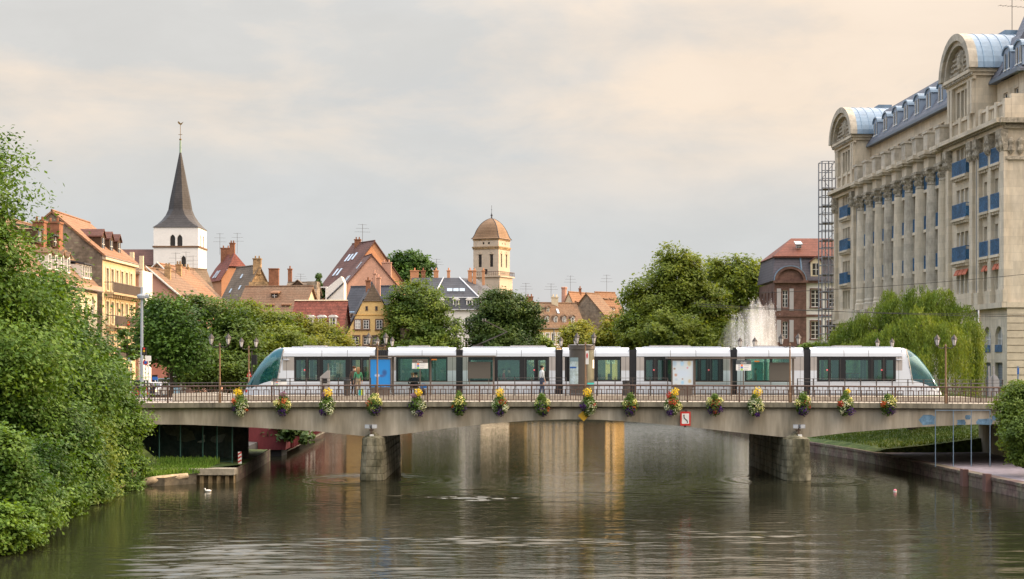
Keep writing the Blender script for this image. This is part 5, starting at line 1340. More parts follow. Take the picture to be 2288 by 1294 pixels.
# barrel roofed pavilions
for a, e in pavs:
    c = (a+e)/2; hwid = (e-a)/2 - .05; zb = 29.7; ry = 3.35
    b = MB(); hs = [(x, 26.6, .85, 2.2) for x in (c-1.5, c-.42, c+.66)]
    facade(b, MA, e-a-1.0, 24.99, zb, hs, .35, a+.5); b.M = MA
    b.quad((a+.5, 0, 24.99), (a+.5, 6, 24.99), (a+.5, 6, zb), (a+.5, 0, zb)); b.quad((e-.5, 0, 24.99), (e-.5, 6, 24.99), (e-.5, 6, zb), (e-.5, 0, zb)); b.M = None
    b.build('pavilion_wall', M['ashlar'], ap)
    for h in hs: window(ap, MA, *h, .33, 'white_frame', 'glass', (0, 1))
    b = MB(MA)
    for x in (a+.85, a+1.6, e-.85, e-1.6): b.box(x-.24, x+.24, -.28, -.003, 26.5, 29.2)
    b.box(a+.3, e-.3, -.25, -.004, 29.2, 29.45); b.box(a+.05, e-.05, -.55, 6, 29.72, 29.98); b.box(a+.25, e-.25, -.38, 6, 29.46, 29.71)
    build_parts(b, 'pavilion_trim', M['ashlar'], ap)
    b = MB(MA)
    for j in range(int((e-a)/.4)): b.box(a+.2+j*.4, a+.4+j*.4, -.5, -.39, 29.5, 29.7)
    b.build('dentils', M['carved'], ap)
    n = 22
    def arc(rx, rz, z0=zb+.3): return [(c - rx*math.cos(math.pi*i/n), z0 + rz*math.sin(math.pi*i/n)) for i in range(n+1)]
    o_, i_ = arc(hwid+.35, ry), arc(hwid-.35, ry-.55)
    b = MB(MA)
    b.prism((o_ + i_[::-1])[::-1], -.75, -.05)
    o2, i2 = arc(hwid-.36, ry-.56), arc(hwid-.75, ry-.95); b.prism((o2 + i2[::-1])[::-1], -.5, -.05)
    b.build('arched_pediment', M['ashlar_dark'], ap)
    b = MB(MA); ti = arc(hwid-.36, ry-.56); b.prism(ti[::-1], -.06, .4)
    b.build('tympanum', M['carved'], ap)
    b = MB(MA); rs_ = random.Random(9)                       # carved shield and scrolls
    b.lathe([(.02, 0), (.62, .2), (.80, .9), (.70, 1.6), (.3, 1.95), (.05, 2.0)], (c, -.06, zb+.45), 14, sy=.32)
    b.lathe([(.05, 0), (.42, .15), (.55, .7), (.45, 1.2), (.05, 1.45)], (c, -.26, zb+.7), 12, sy=.3)
    for s_ in (-1, 1):
        for j in range(9):
            xx_ = c + s_*(.85 + j*.30); hh = max(.3, (ry-1.0)*math.sqrt(max(.02, 1-((xx_-c)/(hwid-.8))**2)))
            for q in range(max(1, int(hh/.42))): b.lathe([(.03, 0), (.17+.06*rs_.random(), .12), (.14, .28), (.03, .36)], (xx_ + .1*rs_.random(), -.08, zb+.38+q*.40+.1*rs_.random()), 7, sy=.7)
    b.build('carved_shield', M['carved'], ap)
    # zinc barrel
    vs, fs = [], []; orr = arc(hwid+.30, ry-.04)
    b = MB(MA); b.prism(orr[::-1], -.045, 7.5); b.build('barrel_roof', M['zinc'], ap, smooth=False)
    b = MB(MA)
    for k in range(9):
        y = .45 + k*.8; q1, q2 = arc(hwid+.34, ry), arc(hwid+.29, ry-.05); b.prism((q1 + q2[::-1])[::-1], y, y+.06)
    b.build('standing_seams', mat('zinc_seam', (.17, .26, .36), .4, .1, metal=.3), ap)
    MB(MA).box(c-.9, c+.9, 3.2, 4.6, zb+ry-.1+.3, zb+ry+.55).build('roof_hatch', M['zinc'], ap)
# chimney and aerial
b = MB(MA).box(25.6, 26.9, 7.2, 8.2, 34.3, 36.4).box(25.45, 27.05, 7.05, 8.35, 36.4, 36.65); b.build('chimney', mat('chimney_brick', (.26, .19, .13), .9, .2, 1, brick=(.3, .1, .2, .1)), ap)
def aerial(parent, x, y, z, h, s=1.0, rot=.3):
    b = MB(); b.tube([(x, y, z), (x, y, z+h)], .022*s, 5); c, q = math.cos(rot), math.sin(rot)
    for zz, w, n in ((z+h*.97, .5, 4), (z+h*.78, .75, 5), (z+h*.6, .9, 6)):
        w *= s; b.tube([(x-w*c, y-w*q, zz), (x+w*c, y+w*q, zz)], .012*s, 4)
        for i in range(n):
            t = -1 + 2*i/(n-1); l = .28*s*(1-.3*abs(t)); xx_, yy = x+w*c*t, y+w*q*t; b.tube([(xx_+l*q, yy-l*c, zz), (xx_-l*q, yy+l*c, zz)], .009*s, 3)
    b.build('aerial', M['iron'], parent)
pt = MA @ Vector(((L_NP0+L_NP1)/2+.6, 3.9, 33.6)); aerial(ap, pt.x, pt.y, pt.z, 3.3, 1.3)
# scaffold tower at the far end
sc = thing('scaffold_tower', 'slim grey scaffold tower standing against the far end of the stone apartment building', 'scaffold', (px(1849, 180.5), 180.5, 4.1))
sm_ = mat('scaffold_steel', (.22, .235, .27), .5, .15, 1, metal=.3)
x0, x1, y0, y1 = px(1834, 180.0), px(1864, 180.0), 179.3, 181.2; ztp = pz(362, 180)
b = MB()
for x in (x0, (x0+x1)/2, x1):
    for y in (y0, y1): b.tube([(x, y, 4.1), (x, y, ztp)], .072, 5)
b.build('uprights', sm_, sc)
nl = 13; dz = (ztp-4.1)/nl
for k in range(1, nl+1):
    z = 4.1 + k*dz; b = MB()
    for zz in (z-.0, z-1.0 if k > 0 else z):
        for y in (y0, y1): b.tube([(x0, y, zz), (x1, y, zz)], .05, 4)
    for x in (x0, x1): b.tube([(x, y0, z), (x, y1, z)], .035, 4)
    s_ = 1 if k % 2 else -1; xa, xb = (x0, x1) if s_ > 0 else (x1, x0); b.tube([(xa, y0, z-dz), (xb, y0, z)], .03, 4)
    b.build('rails', sm_, sc)
    if k < nl: MB().box(x0+.05, x1-.05, y0+.05, y1-.05, z-1.07-.06, z-1.07).build('platform', mat('plank_grey', (.16, .14, .13), .9, .2, 2) if 'plk' not in M else M['plk'], sc); M.setdefault('plk', bpy.data.materials['plank_grey'])
# ================================================================ houses
M['tile_orange'] = mat('orange_tile', (.27, .140, .075), .85, .28, .5, .35, 5, rows=3, col2=(.20, .11, .065))
M['tile_brown'] = mat('brown_tile', (.215, .125, .075), .85, .28, .5, .35, 5, rows=3, col2=(.15, .10, .065))
M['tile_red'] = mat('red_tile', (.175, .055, .038), .8, .35, 1.4, .4, 5, rows=2.6)
M['tile_wine'] = mat('wine_tile', (.115, .056, .045), .8, .25, .5, .2, 5, rows=3)
M['tile_grey'] = mat('grey_brown_tile', (.15, .115, .085), .9, .25, .5, .3, 5, rows=3)
M['slate_dark'] = mat('dark_slate', (.055, .058, .070), .6, .2, .5, .2, 5, rows=3)
M['plaster_cream'] = mat('cream_plaster', (.62, .53, .38), .9, .08, .5, .08, 3)
M['plaster_yellow'] = mat('yellow_plaster', (.66, .46, .20), .9, .07, .5, .06, 3)
M['plaster_gold'] = mat('golden_plaster', (.62, .50, .31), .9, .1, .5, .08, 3)
M['plaster_orange'] = mat('orange_plaster', (.52, .26, .14), .9, .08, .4, .06, 3)
M['plaster_pink'] = mat('pink_plaster', (.48, .28, .21), .9, .10, .5, .08, 3)
M['plaster_white'] = mat('white_plaster', (.70, .69, .66), .9, .06, .4, .05, 3)
M['plaster_ochre'] = mat('ochre_plaster', (.60, .34, .10), .9, .1, .5, .08, 3)
M['rough_stone'] = mat('grey_rubble', (.24, .20, .155), .95, .32, .35, .35, 2.2, brick=(.55, .28, .16, .03))
M['warm_stone'] = mat('warm_rubble', (.35, .24, .13), .95, .3, .5, .4, 2.5, brick=(.5, .25, .2, .03))
M['brick_red'] = mat('red_brick', (.33, .15, .085), .9, .2, 1, .2, 5, brick=(.3, .1, .2, .1))
M['skylight'] = mat('skylight_glass', (.45, .55, .66), .15, .1, .5, spec=.7)
M['timber'] = mat('dark_timber', (.07, .045, .03), .9, .2, 2)
M['gutter_metal'] = mat('gutter_metal', (.20, .17, .15), .5, .15, 1)
def house(name, label, x, y, ang, w, d, zg, ze, zr, wall, roof, ridge='x', front=(), right=(), left=(), over=.25, hip=0.0, cat='house', group=None, bars=(1, 2), surround=None, wdep=.18, t=.22, glass='glass', frame='white_frame', hipdrop=0):
    H = thing(name, label, cat, (x, y, zg), group); Mx = frameM(x, y, 0, ang)
    fr_ = {'front': Mx, 'right': Mx @ Matrix.Translation((w, 0, 0)) @ Matrix.Rotation(R(90), 4, 'Z'), 'left': Mx @ Matrix.Translation((0, d, 0)) @ Matrix.Rotation(R(-90), 4, 'Z'),
           'back': Mx @ Matrix.Translation((w, d, 0)) @ Matrix.Rotation(R(180), 4, 'Z')}
    lens = {'front': w, 'back': w, 'right': d, 'left': d}
    b = MB(); hol = {'front': list(front), 'right': list(right), 'left': list(left), 'back': []}
    gabs = ('left', 'right') if ridge == 'x' else ('front', 'back')
    for k, f in fr_.items():
        hh = [h[:4] for h in hol[k]]
        facade(b, f, lens[k], zg, ze, [h for h in hh if h[1]+h[3] < ze], wdep)
        if k in gabs and not hip: b.M = f; b.add([(0, 0, ze), (lens[k], 0, ze), (lens[k]/2, 0, zr)], [(0, 1, 2)]); b.M = None
        if k in gabs and hip and hipdrop:
            zt_ = ze + (zr-ze)*hipdrop; q = lens[k]/2*hipdrop; b.M = f; b.add([(0, 0, ze), (lens[k], 0, ze), (lens[k]-q, 0, zt_), (q, 0, zt_)], [(0, 1, 2, 3)]); b.M = None
    b.build('wall', M[wall], H)
    for k, f in fr_.items():
        for h in hol[k]:
            inwall = h[1]+h[3] < ze
            window(H, f, h[0], h[1], h[2], h[3], wdep if inwall else .02, frame, h[4] if len(h) > 4 else glass, bars, surround)
    b = MB(Mx)
    if ridge == 'x': A0, A1, B0, B1 = 0, w, 0, d
    else: A0, A1, B0, B1 = 0, d, 0, w
    def pt(a, q, z): return (a, q, z) if ridge == 'x' else (q, a, z)
    m_ = (B0+B1)/2; sl = (zr-ze)/(m_-B0); o = over; eo = ze - o*sl
    if not hip:
        for s_ in (0, 1):
            e = B0-o if s_ == 0 else B1+o
            vs = [pt(A0-o, e, eo), pt(A1+o, e, eo), pt(A1+o, m_, zr), pt(A0-o, m_, zr), pt(A0-o, e, eo+t), pt(A1+o, e, eo+t), pt(A1+o, m_, zr+t), pt(A0-o, m_, zr+t)]
            b.add(vs, [(0, 1, 2, 3), (4, 7, 6, 5), (0, 4, 5, 1), (1, 5, 6, 2), (2, 6, 7, 3), (3, 7, 4, 0)])
    else:
        if hipdrop:
            zt_ = ze + (zr-ze)*hipdrop; q = (m_-B0)*hipdrop; i_ = hip
            vs = [pt(A0-o, B0-o, eo+t), pt(A1+o, B0-o, eo+t), pt(A1+o, B1+o, eo+t), pt(A0-o, B1+o, eo+t), pt(A0-o, B0+q, zt_+t), pt(A0-o, B1-q, zt_+t), pt(A1+o, B0+q, zt_+t), pt(A1+o, B1-q, zt_+t), pt(A0+i_, m_, zr+t), pt(A1-i_, m_, zr+t)]
            b.add(vs, [(0, 1, 6, 9, 8, 4), (2, 3, 5, 8, 9, 7), (4, 8, 5), (6, 7, 9)])
        else:
            vs = [pt(A0-o, B0-o, eo+t), pt(A1+o, B0-o, eo+t), pt(A1+o, B1+o, eo+t), pt(A0-o, B1+o, eo+t), pt(A0+hip, m_, zr+t), pt(A1-hip, m_, zr+t)]
            b.add(vs, [(0, 1, 5, 4), (1, 2, 5), (2, 3, 4, 5), (3, 0, 4)]); b.add([pt(A0-o, B0-o, eo), pt(A1+o, B0-o, eo), pt(A1+o, B1+o, eo), pt(A0-o, B1+o, eo)] + vs[:4], [(0, 3, 2, 1), (0, 1, 5, 4), (1, 2, 6, 5), (2, 3, 7, 6), (3, 0, 4, 7)])
    r_ = b.build('roof', M[roof], H)
    if not hip:
        for s_ in (0, 1):
            e = B0-o-.06 if s_ == 0 else B1+o+.06; g = MB(Mx); g.tube([pt(A0-o, e, eo+.06), pt(A1+o, e, eo+.06)], .085, 6); g.build('gutter', M['gutter_metal'], H)
        g = MB(Mx); g.tube([pt(A0-o, m_, zr+t+.02), pt(A1+o, m_, zr+t+.02)], .11, 6); g.build('ridge_cap', M[roof], H)
    H['_'] = 0; del H['_']
    def onroof(a, frac, side=0):
        """point on the roof plane: a along the ridge, frac from eave to ridge"""
        q = (B0 + (m_-B0)*frac) if side == 0 else (B1 - (B1-m_)*frac)
        p = pt(a, q, ze + (zr-ze)*frac + t); return Mx @ Vector(p)
    return H, r_, Mx, onroof
def chimney(H, p, w, h, m='brick_red', d=None, ang=0, pots=2):
    d = d or w; b = MB(frameM(p[0], p[1], 0, ang)); z = p[2]
    b.box(-w/2, w/2, -d/2, d/2, z-1.2, z+h).box(-w/2-.08, w/2+.08, -d/2-.08, d/2+.08, z+h, z+h+.16)
    for i in range(pots): b.lathe([(.12, z+h+.16), (.10, z+h+.55)], (-w/2 + w*(i+.5)/pots, 0, 0), 7)
    return b.build('chimney', M[m], H)
def rdorm(H, Mx, x, y, z, w, h, dep, wall='plaster_white', roof='tile_brown', kind='gable', glass='glass'):
    """dormer on a roof; Mx frame looks along -y, (x, y, z) centre of its sill"""
    b = MB(Mx @ Matrix.Translation((x, y, z))); b.box(-w/2, w/2, 0, dep, 0, h)
    if kind == 'gable': b.prism([(-w/2, h), (0, h+w*.42), (w/2, h)][::-1], 0, dep)
    o = b.build('dormer', M[wall], H)
    b = MB(Mx @ Matrix.Translation((x, y, z))); e = .12
    if kind == 'gable': 
        for s_ in (-1, 1): b.prism([(s_*(w/2+e), h-.08), (0, h+w*.42+.0), (0, h+w*.42+.14), (s_*(w/2+e), h+.06)][::s_], -.15, dep)
    elif kind == 'shed': b.prismx([(-.2, h-.02), (-.2, h+.12), (dep+.6, h+.55), (dep+.6, h+.4)], -w/2-e, w/2+e)
    else:
        n = 8; po = [(-(w/2+e)*math.cos(math.pi*i/n), h + w*.36*math.sin(math.pi*i/n)) for i in range(n+1)]; b.prism(po[::-1], -.12, dep)
    b.build('dormer_roof', M[roof], o)
    b = MB(Mx @ Matrix.Translation((x, y, z))).box(-w*.32, w*.32, -.03, -.004, h*.12, h*.9); b.build('pane', M[glass], o)
    b = MB(Mx @ Matrix.Translation((x, y, z))).box(-.03, .03, -.06, -.031, h*.12, h*.9).box(-w*.32, w*.32, -.06, -.031, h*.5-.025, h*.5+.025); b.build('frame', M['white_frame'], o)
    return o
def grid(x0, n, dx, zs, w, h): return [(x0+i*dx, z, w, h) for z in zs for i in range(n)]
def skyl(H, f, a, fr, w, h, ang, slope, side=0):
    p = f(a, fr, side); b = MB(frameM(p.x, p.y, p.z, ang) @ Matrix.Rotation(slope, 4, 'X')); b.box(-w/2, w/2, -h/2, h/2, .02, .10); b.build('skylight', M['skylight'], H)
LV = -math.atan(.0416)                         # left quay frontage: facades face +x
def leftM(): return R(90) + 0
# --- left quay -------------------------------------------------
# L1: long house with many small dormers, mostly behind the near trees
Y0, Y1 = 127.0, 157.0; X0 = px(205, 155)
H, r_, Mx, f = house('corner_house', 'cream quayside house with a brown roof and rows of small dormers behind the left trees', X0-9.5, Y0, 0, 9.5, Y1-Y0, 3.4, 13.7, 19.0, 'plaster_cream', 'tile_brown', 'y', right=grid(2, 11, 2.6, (5.5, 8.2, 10.9), 1.0, 1.7), over=.4)
MR = Mx @ Matrix.Translation((9.5, 0, 0)) @ Matrix.Rotation(R(90), 4, 'Z')
for i in range(4): rdorm(H, MR, 26.2+i*.85, .3, 14.4, .6, 1.3, 1.6, 'plaster_white', 'slate_dark', 'shed')
for i in range(4): rdorm(H, MR, 15.5+i*2.0, .4, 14.6, .9, 1.4, 1.6, 'plaster_white', 'tile_brown', 'gable')
rdorm(H, MR, 17.5, 1.9, 17.0, 1.6, 1.2, 1.6, 'timber', 'slate_dark', 'shed'); rdorm(H, MR, 22.5, 1.9, 17.0, 1.6, 1.0, 1.6, 'timber', 'slate_dark', 'shed')
chimney(H, (X0-2.6, 147, 17.0), 1.0, 2.0, 'brick_red'); chimney(H, (X0-2.3, 150.5, 17.0), 1.3, 2.2, 'brick_red')
MB(Mx).box(9.5, 10.0, -.2, 30.2, 13.3, 13.75).build('cornice', M['plaster_pink'], H); aerial(H, X0-4.7, 142, 19, 1.9)
# L2: tall gabled house with golden facade and balconies
Y0, Y1 = 158.2, 172.0; xr = px(228, 158); wd = 9.6
rw = [(1.2+i*2.0, z, .95, 2.1, 'glass_light' if (i+int(z)) % 3 == 0 else 'glass') for z in (4.2, 7.3, 10.4, 13.6) for i in range(6)]
H, r_, Mx, f = house('gabled_house', 'tall narrow house with a bare grey gable, golden balconied facade and three roof dormers', xr-wd, Y0, 0, wd, Y1-Y0, 3.4, 16.9, 20.9, 'plaster_gold', 'tile_orange', 'y', right=rw, over=.25, bars=(1, 1), surround='plaster_cream')
MR = Mx @ Matrix.Translation((wd, 0, 0)) @ Matrix.Rotation(R(90), 4, 'Z')
b = MB(); b.prism([(xr-wd, 3.4), (xr-.02, 3.4), (xr-.02, 16.85), (xr-wd/2, 20.8), (xr-wd, 16.85)], Y0-.03, Y0-.004); b.build('bare_gable', M['rough_stone'], H)
b = MB(); b.box(xr-wd*.62, xr-wd*.52, Y0-.25, Y0-.031, 14, 20.2); b.build('gable_flue', M['rough_stone'], H)
for i in range(3): rdorm(H, MR, 3.2+i*3.3, .75, 17.4, 1.5, 1.45, 2.6, 'timber', 'tile_wine', 'gable')
M['balcony_stone'] = mat('golden_balcony', (.42, .32, .20), .85, .15, 1)
for z, a, e in ((13.35, .6, 13.2), (10.15, 1.2, 12.0), (7.05, 1.2, 8.0)):
    b = MB(MR); b.box(a, e, -.95, -.004, z-.2, z)
    for j in range(int((e-a)/.9)+1): b.box(a+.05+j*.9, a+.2+j*.9, -.8, -.005, z-.5, z-.203)
    o = b.build('balcony', M['balcony_stone'], H)
    b = MB(MR); b.box(a, e, -.95, -.88, z+.92, z+1.0)
    for j in range(int((e-a)/.22)+1): b.box(a+j*.22, a+.06+j*.22, -.94, -.89, z, z+.92)
    b.box(a, a+.05, -.9, 0, z+.92, z+1.0); b.box(e-.05, e, -.9, 0, z+.92, z+1.0); b.build('balcony_railing', mat('balcony_iron', (.16, .13, .11), .6, .1) if 'bi' not in M else M['bi'], o); M.setdefault('bi', bpy.data.materials['balcony_iron'])
MB(MR).box(-.1, 13.9, -.35, -.004, 16.45, 16.8).build('cornice', M['plaster_cream'], H)
MB(MR).lathe([(.05, 0), (.35, .1), (.4, .35), (.2, .6)], (6.5, -.7, 10.2), 9).build('flower_box', FC['red'], H)
# L3: pale narrow house, then stepped roofs toward the church
x3 = px(287, 173)
H, r_, Mx, f = house('narrow_house', 'narrow pale flat topped house beside the golden balconied house', x3-6, 172.8, 0, 7.1, 5.0, 3.3, 15.8, 16.6, 'plaster_pink', 'tile_brown', 'x', right=grid(1.2, 2, 1.9, (5, 8, 11), .8, 1.5), over=.15)
MB().box(x3+1.1, x3+1.5, 172.9, 177.6, 3.3, 16.2).build('wall_panel', M['plaster_white'], H)
for i, c in enumerate((.5, .9, 1.9)): MB().box(x3-1.0+c, x3-.6+c, 174, 174.4, 15.6, 17.8+.4*(i % 2)).build('chimney', M['plaster_cream'], H)
specs = [('low_house', 'pink house with a steep brown roof, nearest of the stepped roofs below the church', 312, 186, 8, 9, 12.2, 17.0, 'plaster_pink', 'tile_brown'),
         ('low_house', 'cream house with a tall orange brown roof, middle of the stepped roofs', 330, 205, 9, 10, 12.8, 18.6, 'plaster_cream', 'tile_orange'),
         ('low_house', 'house with a grey edged brown roof, farthest of the stepped roofs', 352, 226, 9, 11, 13.2, 19.6, 'plaster_white', 'tile_brown')]
for nm, lab, u, Y, w, d, ze, zr, wl, rf in specs:
    x = px(u, Y); H, r_, Mx, f = house(nm, lab, x-5, Y, R(-8), w+4, d, 3.3, ze, zr, wl, rf, 'y', front=[(2+2.4*i, ze-2.3, .9, 1.5) for i in range(4)], right=grid(1, 4, 2.3, (5.5, 8.5), .9, 1.5), over=.3, group='stepped roofs below the church')
    MR = Mx @ Matrix.Translation((w+4, 0, 0)) @ Matrix.Rotation(R(90), 4, 'Z')
    for i in range(3): rdorm(H, MR, 1.8+i*2.8, .9, ze+.55, 1.2, 1.15, 2.0, 'plaster_cream', rf, 'shed')
    p = f(d*.4, .8, 1); chimney(H, (p.x, p.y, p.z), .65, 1.1, 'warm_stone')
    b = MB(Mx)
    W_ = w+4; b.prism([(-.2, ze-.1), (W_/2, zr+.26), (W_/2, zr+.42), (-.45, ze-.1)], -.35, -.2); b.prism([(W_+.2, ze-.1), (W_+.45, ze-.1), (W_/2, zr+.42), (W_/2, zr+.26)], -.35, -.2); b.build('verge_board', M['plaster_white'] if u != 352 else M['grey_metal'], H)
    aerial(H, p.x+.5, p.y+2, p.z, 3.0)
# --- white church ---------------------------------------------
Yc = 296.0; cs = Yc/F; cu = 393; cx0, cx1 = px(343, Yc), px(443, Yc); cw = cx1-cx0
ch = thing('church', 'white church tower with a tall dark spire and a weathercock', 'church', (px(cu, Yc), Yc, 3.3))
MCh = frameM(cx0, Yc, 0, 0)
b = MB(); hs = [(px(380, Yc)-cx0, pz(551, Yc), 11.5*cs, 27*cs), (px(396, Yc)-cx0, pz(551, Yc), 11.5*cs, 27*cs), (px(405, Yc)-cx0, pz(602, Yc), 10*cs, 31*cs)]
facade(b, MCh, cw, 3.3, pz(508, Yc), hs, .4)
for ang, ox, oy in ((90, cw, 0), (180, cw, cw), (-90, 0, cw)): facade(b, MCh @ Matrix.Translation((ox, oy, 0)) @ Matrix.Rotation(R(ang), 4, 'Z'), cw, 3.3, pz(508, Yc), [(2, pz(551, Yc), 1, 2.2), (4.6, pz(551, Yc), 1, 2.2)] if ang == 90 else [], .4)
b.build('tower_wall', mat('church_white', (.80, .78, .74), .85, .05, .5, .04, 3), ch)
for h in hs:
    b = MB(MCh).box(h[0], h[0]+h[2], .30, .38, h[1], h[1]+h[3])
    for j in range(9): b.box(h[0], h[0]+h[2], .22, .30, h[1]+.1+j*h[3]/9, h[1]+.18+j*h[3]/9)
    b.build('louvre_window', M['darkgrey'], ch)
    b = MB(MCh); n = 6                                                           # pointed heads
    w2 = h[2]/2; xm = h[0]+w2; zt_ = h[1]+h[3]
    for s_ in (-1, 1): b.prism([(xm+s_*w2*1.02, zt_-w2*1.5), (xm+s_*w2*.8, zt_-w2*.75), (xm, zt_+.02), (xm+s_*w2*1.02, zt_+.02)][::-s_], .005, .3)
    b.build('pointed_head', bpy.data.materials['church_white'], ch)
b = MB(MCh).box(-.18, cw+.18, -.18, cw+.18, pz(553, Yc), pz(549.5, Yc)); b.build('string_course', M['tile_brown'], ch)
# spire: square flared base turning octagonal
prof_ = [(508, 4.15, 0), (500, 3.55, .25), (490, 2.95, .5), (478, 2.45, .8), (465, 2.10, 1), (440, 1.78, 1), (400, 1.15, 1), (360, .55, 1), (334, .16, 1)]
b = MB(); vs = []; fs = []; ccx, ccy = (cx0+cx1)/2, Yc + cw/2
for v, r, o8 in prof_:
    for j in range(8):
        a = R(22.5 + 45*j); px_, py_ = math.cos(a), math.sin(a)
        m8 = max(abs(px_), abs(py_)); kx = (1-o8)*(1/m8) + o8*1.04
        sx_, sy_ = px_*kx, py_*kx
        if o8 < 1:
            tx_ = math.copysign(1, px_); ty_ = math.copysign(1, py_); sx_ = sx_*(o8) + tx_*(1-o8); sy_ = sy_*o8 + ty_*(1-o8)
        vs.append((ccx + r*sx_, ccy + r*sy_, pz(v, Yc)))
for i in range(len(prof_)-1):
    for j in range(8): fs.append((i*8+j, i*8+(j+1) % 8, (i+1)*8+(j+1) % 8, (i+1)*8+j))
fs.append(tuple(range(7, -1, -1))); b.add(vs, fs); b.build('spire', mat('spire_slate', (.050, .046, .046), .62, .25, .35, .25, 3, rows=2.5), ch)
b = MB().lathe([(.20, pz(335, Yc)), (.16, pz(310, Yc)), (.10, pz(306, Yc))], (ccx, ccy, 0), 8); b.build('copper_finial', mat('verdigris', (.26, .36, .27), .6, .15, 1), ch)
b = MB().lathe([(.03, -.2), (.22, -.1), (.22, .1), (.03, .2)], (ccx, ccy, pz(305, Yc)), 10).tube([(ccx, ccy, pz(306, Yc)), (ccx, ccy, pz(272, Yc))], .05, 5).tube([(ccx-.35, ccy, pz(294, Yc)), (ccx+.35, ccy, pz(294, Yc))], .05, 5)
b.prism([(ccx-.5, pz(266, Yc)), (ccx-.3, pz(270, Yc)), (ccx+.1, pz(272.5, Yc)), (ccx+.3, pz(270, Yc)), (ccx+.55, pz(265, Yc)), (ccx+.3, pz(267, Yc)), (ccx+.05, pz(268.5, Yc)), (ccx-.25, pz(264.5, Yc)), (ccx-.4, pz(264, Yc))], ccy-.05, ccy+.05)
b.build('weathercock', mat('old_gilding', (.20, .13, .05), .5, .2, 2, metal=.4), ch)
b = MB(); ya = Yc+1.0; b.prismx([(ya, pz(592, Yc)), (ya+4, pz(553, Yc)), (ya+8, pz(592, Yc))], px(255, Yc), cx0-.05); b.build('nave_roof', M['tile_wine'], ch)
b = MB(); b.prismx([(Yc-3, 18), (Yc+.0, pz(606, Yc)), (Yc+3, 18)], px(396, Yc)+.0, px(440, Yc)); b.prismx([(Yc-3.6, 17.4), (Yc, pz(606, Yc)), (Yc-.01, 17.4)], px(405, Yc), px(441, Yc)); b.build('chapel_roof', M['tile_wine'], ch)
b = MB().box(px(255, Yc), cx0-.06, ya+.3, ya+7.7, 3.3, pz(592, Yc)+.2).box(px(398, Yc), px(438, Yc), Yc-3.0, Yc-.02, 3.3, 17.4); b.prism([(px(436, Yc), 3.3), (px(448, Yc), 3.3), (px(447, Yc), 17), (px(437, Yc), pz(600, Yc)), (px(434, Yc), pz(601, Yc))], Yc-3.4, Yc-2.6); b.build('nave_wall', M['warm_stone'], ch)
# small stone gable in front of the tower
H, r_, Mx, f = house('stone_gable_house', 'old rubble gable with a lichen brown roof in front of the white church tower', px(352, 262), 262, R(-28), 6.5, 8, 3.3, 14.5, 21.4, 'warm_stone', 'tile_grey', 'y', over=.2)
# --- orange houses --------------------------------------------
Y = 268; H, r_, Mx, f = house('orange_house', 'orange house with a dark red hipped roof and two white skylights', px(490, Y), Y+2, R(25), 5.3, 8.2, 3.3, 20.2, 24.4, 'plaster_orange', 'tile_red', 'y', front=[(2.0, 17.4, .8, 1.7), (3.6, 17.4, .8, 1.7)], left=[(2.5, 17.2, .8, 1.5)], over=.3, hip=1.6, hipdrop=.45)
for a in (4.2, 5.5): skyl(H, f, a, .18, .7, 1.5, R(25)-R(90), R(55), 0)
p = f(6.6, .95); chimney(H, (p.x, p.y, p.z), 1.6, 1.2, 'brick_red', .8); p = f(3, 1.0); chimney(H, (p.x, p.y, p.z), .8, 1.6, 'brick_red'); aerial(H, p.x-2.6, p.y+3, p.z, 3.6, 1.2); aerial(H, p.x+.8, p.y, p.z, 3.4, 1.2)
Y = 240; H, r_, Mx, f = house('stone_house', 'rubble stone gable house with a long grey brown roof and small skylights', px(541, Y), Y, R(32), 5.3, 8.2, 3.3, 15.6, 20.6, 'warm_stone', 'tile_grey', 'y', front=[(2.3, 17.0, .55, 1.1)], over=.25)
for a, q in ((3, .35), (6, .28), (4.5, .7)): skyl(H, f, a, q, .45, .7, R(32)-R(90), R(60), 0)
p = f(.4, .96); chimney(H, (p.x, p.y, p.z), 1.1, 1.0, 'warm_stone')
b_ = thing('chimney_block', 'broad orange brick chimney stack standing right of the stone gable', 'chimney', (px(612, 236), 236, 3.3)); x = px(612, 236)
MB().box(x-.68, x+.68, 235.5, 236.6, 3.3, pz(602, 236)).build('stack', M['brick_red'], b_); MB().box(x-.75, x+.75, 235.4, 236.7, pz(602, 236), pz(600, 236)).build('cap', M['brick_red'], b_); MB().box(x-3.5, x-.7, 235.6, 238, 3.3, pz(630, 236)).build('base', M['warm_stone'], b_)
Y = 232; H, r_, Mx, f = house('flat_house', 'low grey brown house with a slim brick chimney behind the half timbered house', px(640, Y), Y, 0, 3.9, 7, 3.3, pz(655, Y), pz(632, Y), 'rough_stone', 'tile_grey', 'x', front=[(1, pz(668, Y), 1.0, .9)], over=.3)
p = Vector((px(648, 236), 236, pz(628, 236))); chimney(H, p, .55, 1.6, 'brick_red', pots=1); rdorm(H, Mx, 1.5, .3, pz(660, Y), 1.9, 1.3, 2, 'timber', 'tile_grey', 'gable'); aerial(H, px(672, 236), 236, pz(640, 236), 1.8)
MB().box(px(683, Y), px(706, Y), Y+1, Y+5, 3.3, pz(628, Y)).build('side_block', M['rough_stone'], H)
Y = 212; H, r_, Mx, f = house('half_timbered_house', 'long brown roofed house with four little shed dormers and a half timbered gable', px(527, Y), Y, R(-10), 8.6, 9, 3.3, 12.6, 16.3, 'plaster_cream', 'tile_brown', 'x', over=.3, front=grid(1, 4, 2, (5, 8, 10.4), .9, 1.4))
for a in (1.9, 4.1, 6.3): rdorm(H, Mx, a, 1.2, 13.3, 1.0, .62, 1.4, 'timber', 'tile_orange', 'shed')
rdorm(H, Mx, 4.3, 2.6, 14.9, .9, .6, 1.2, 'timber', 'tile_orange', 'shed')
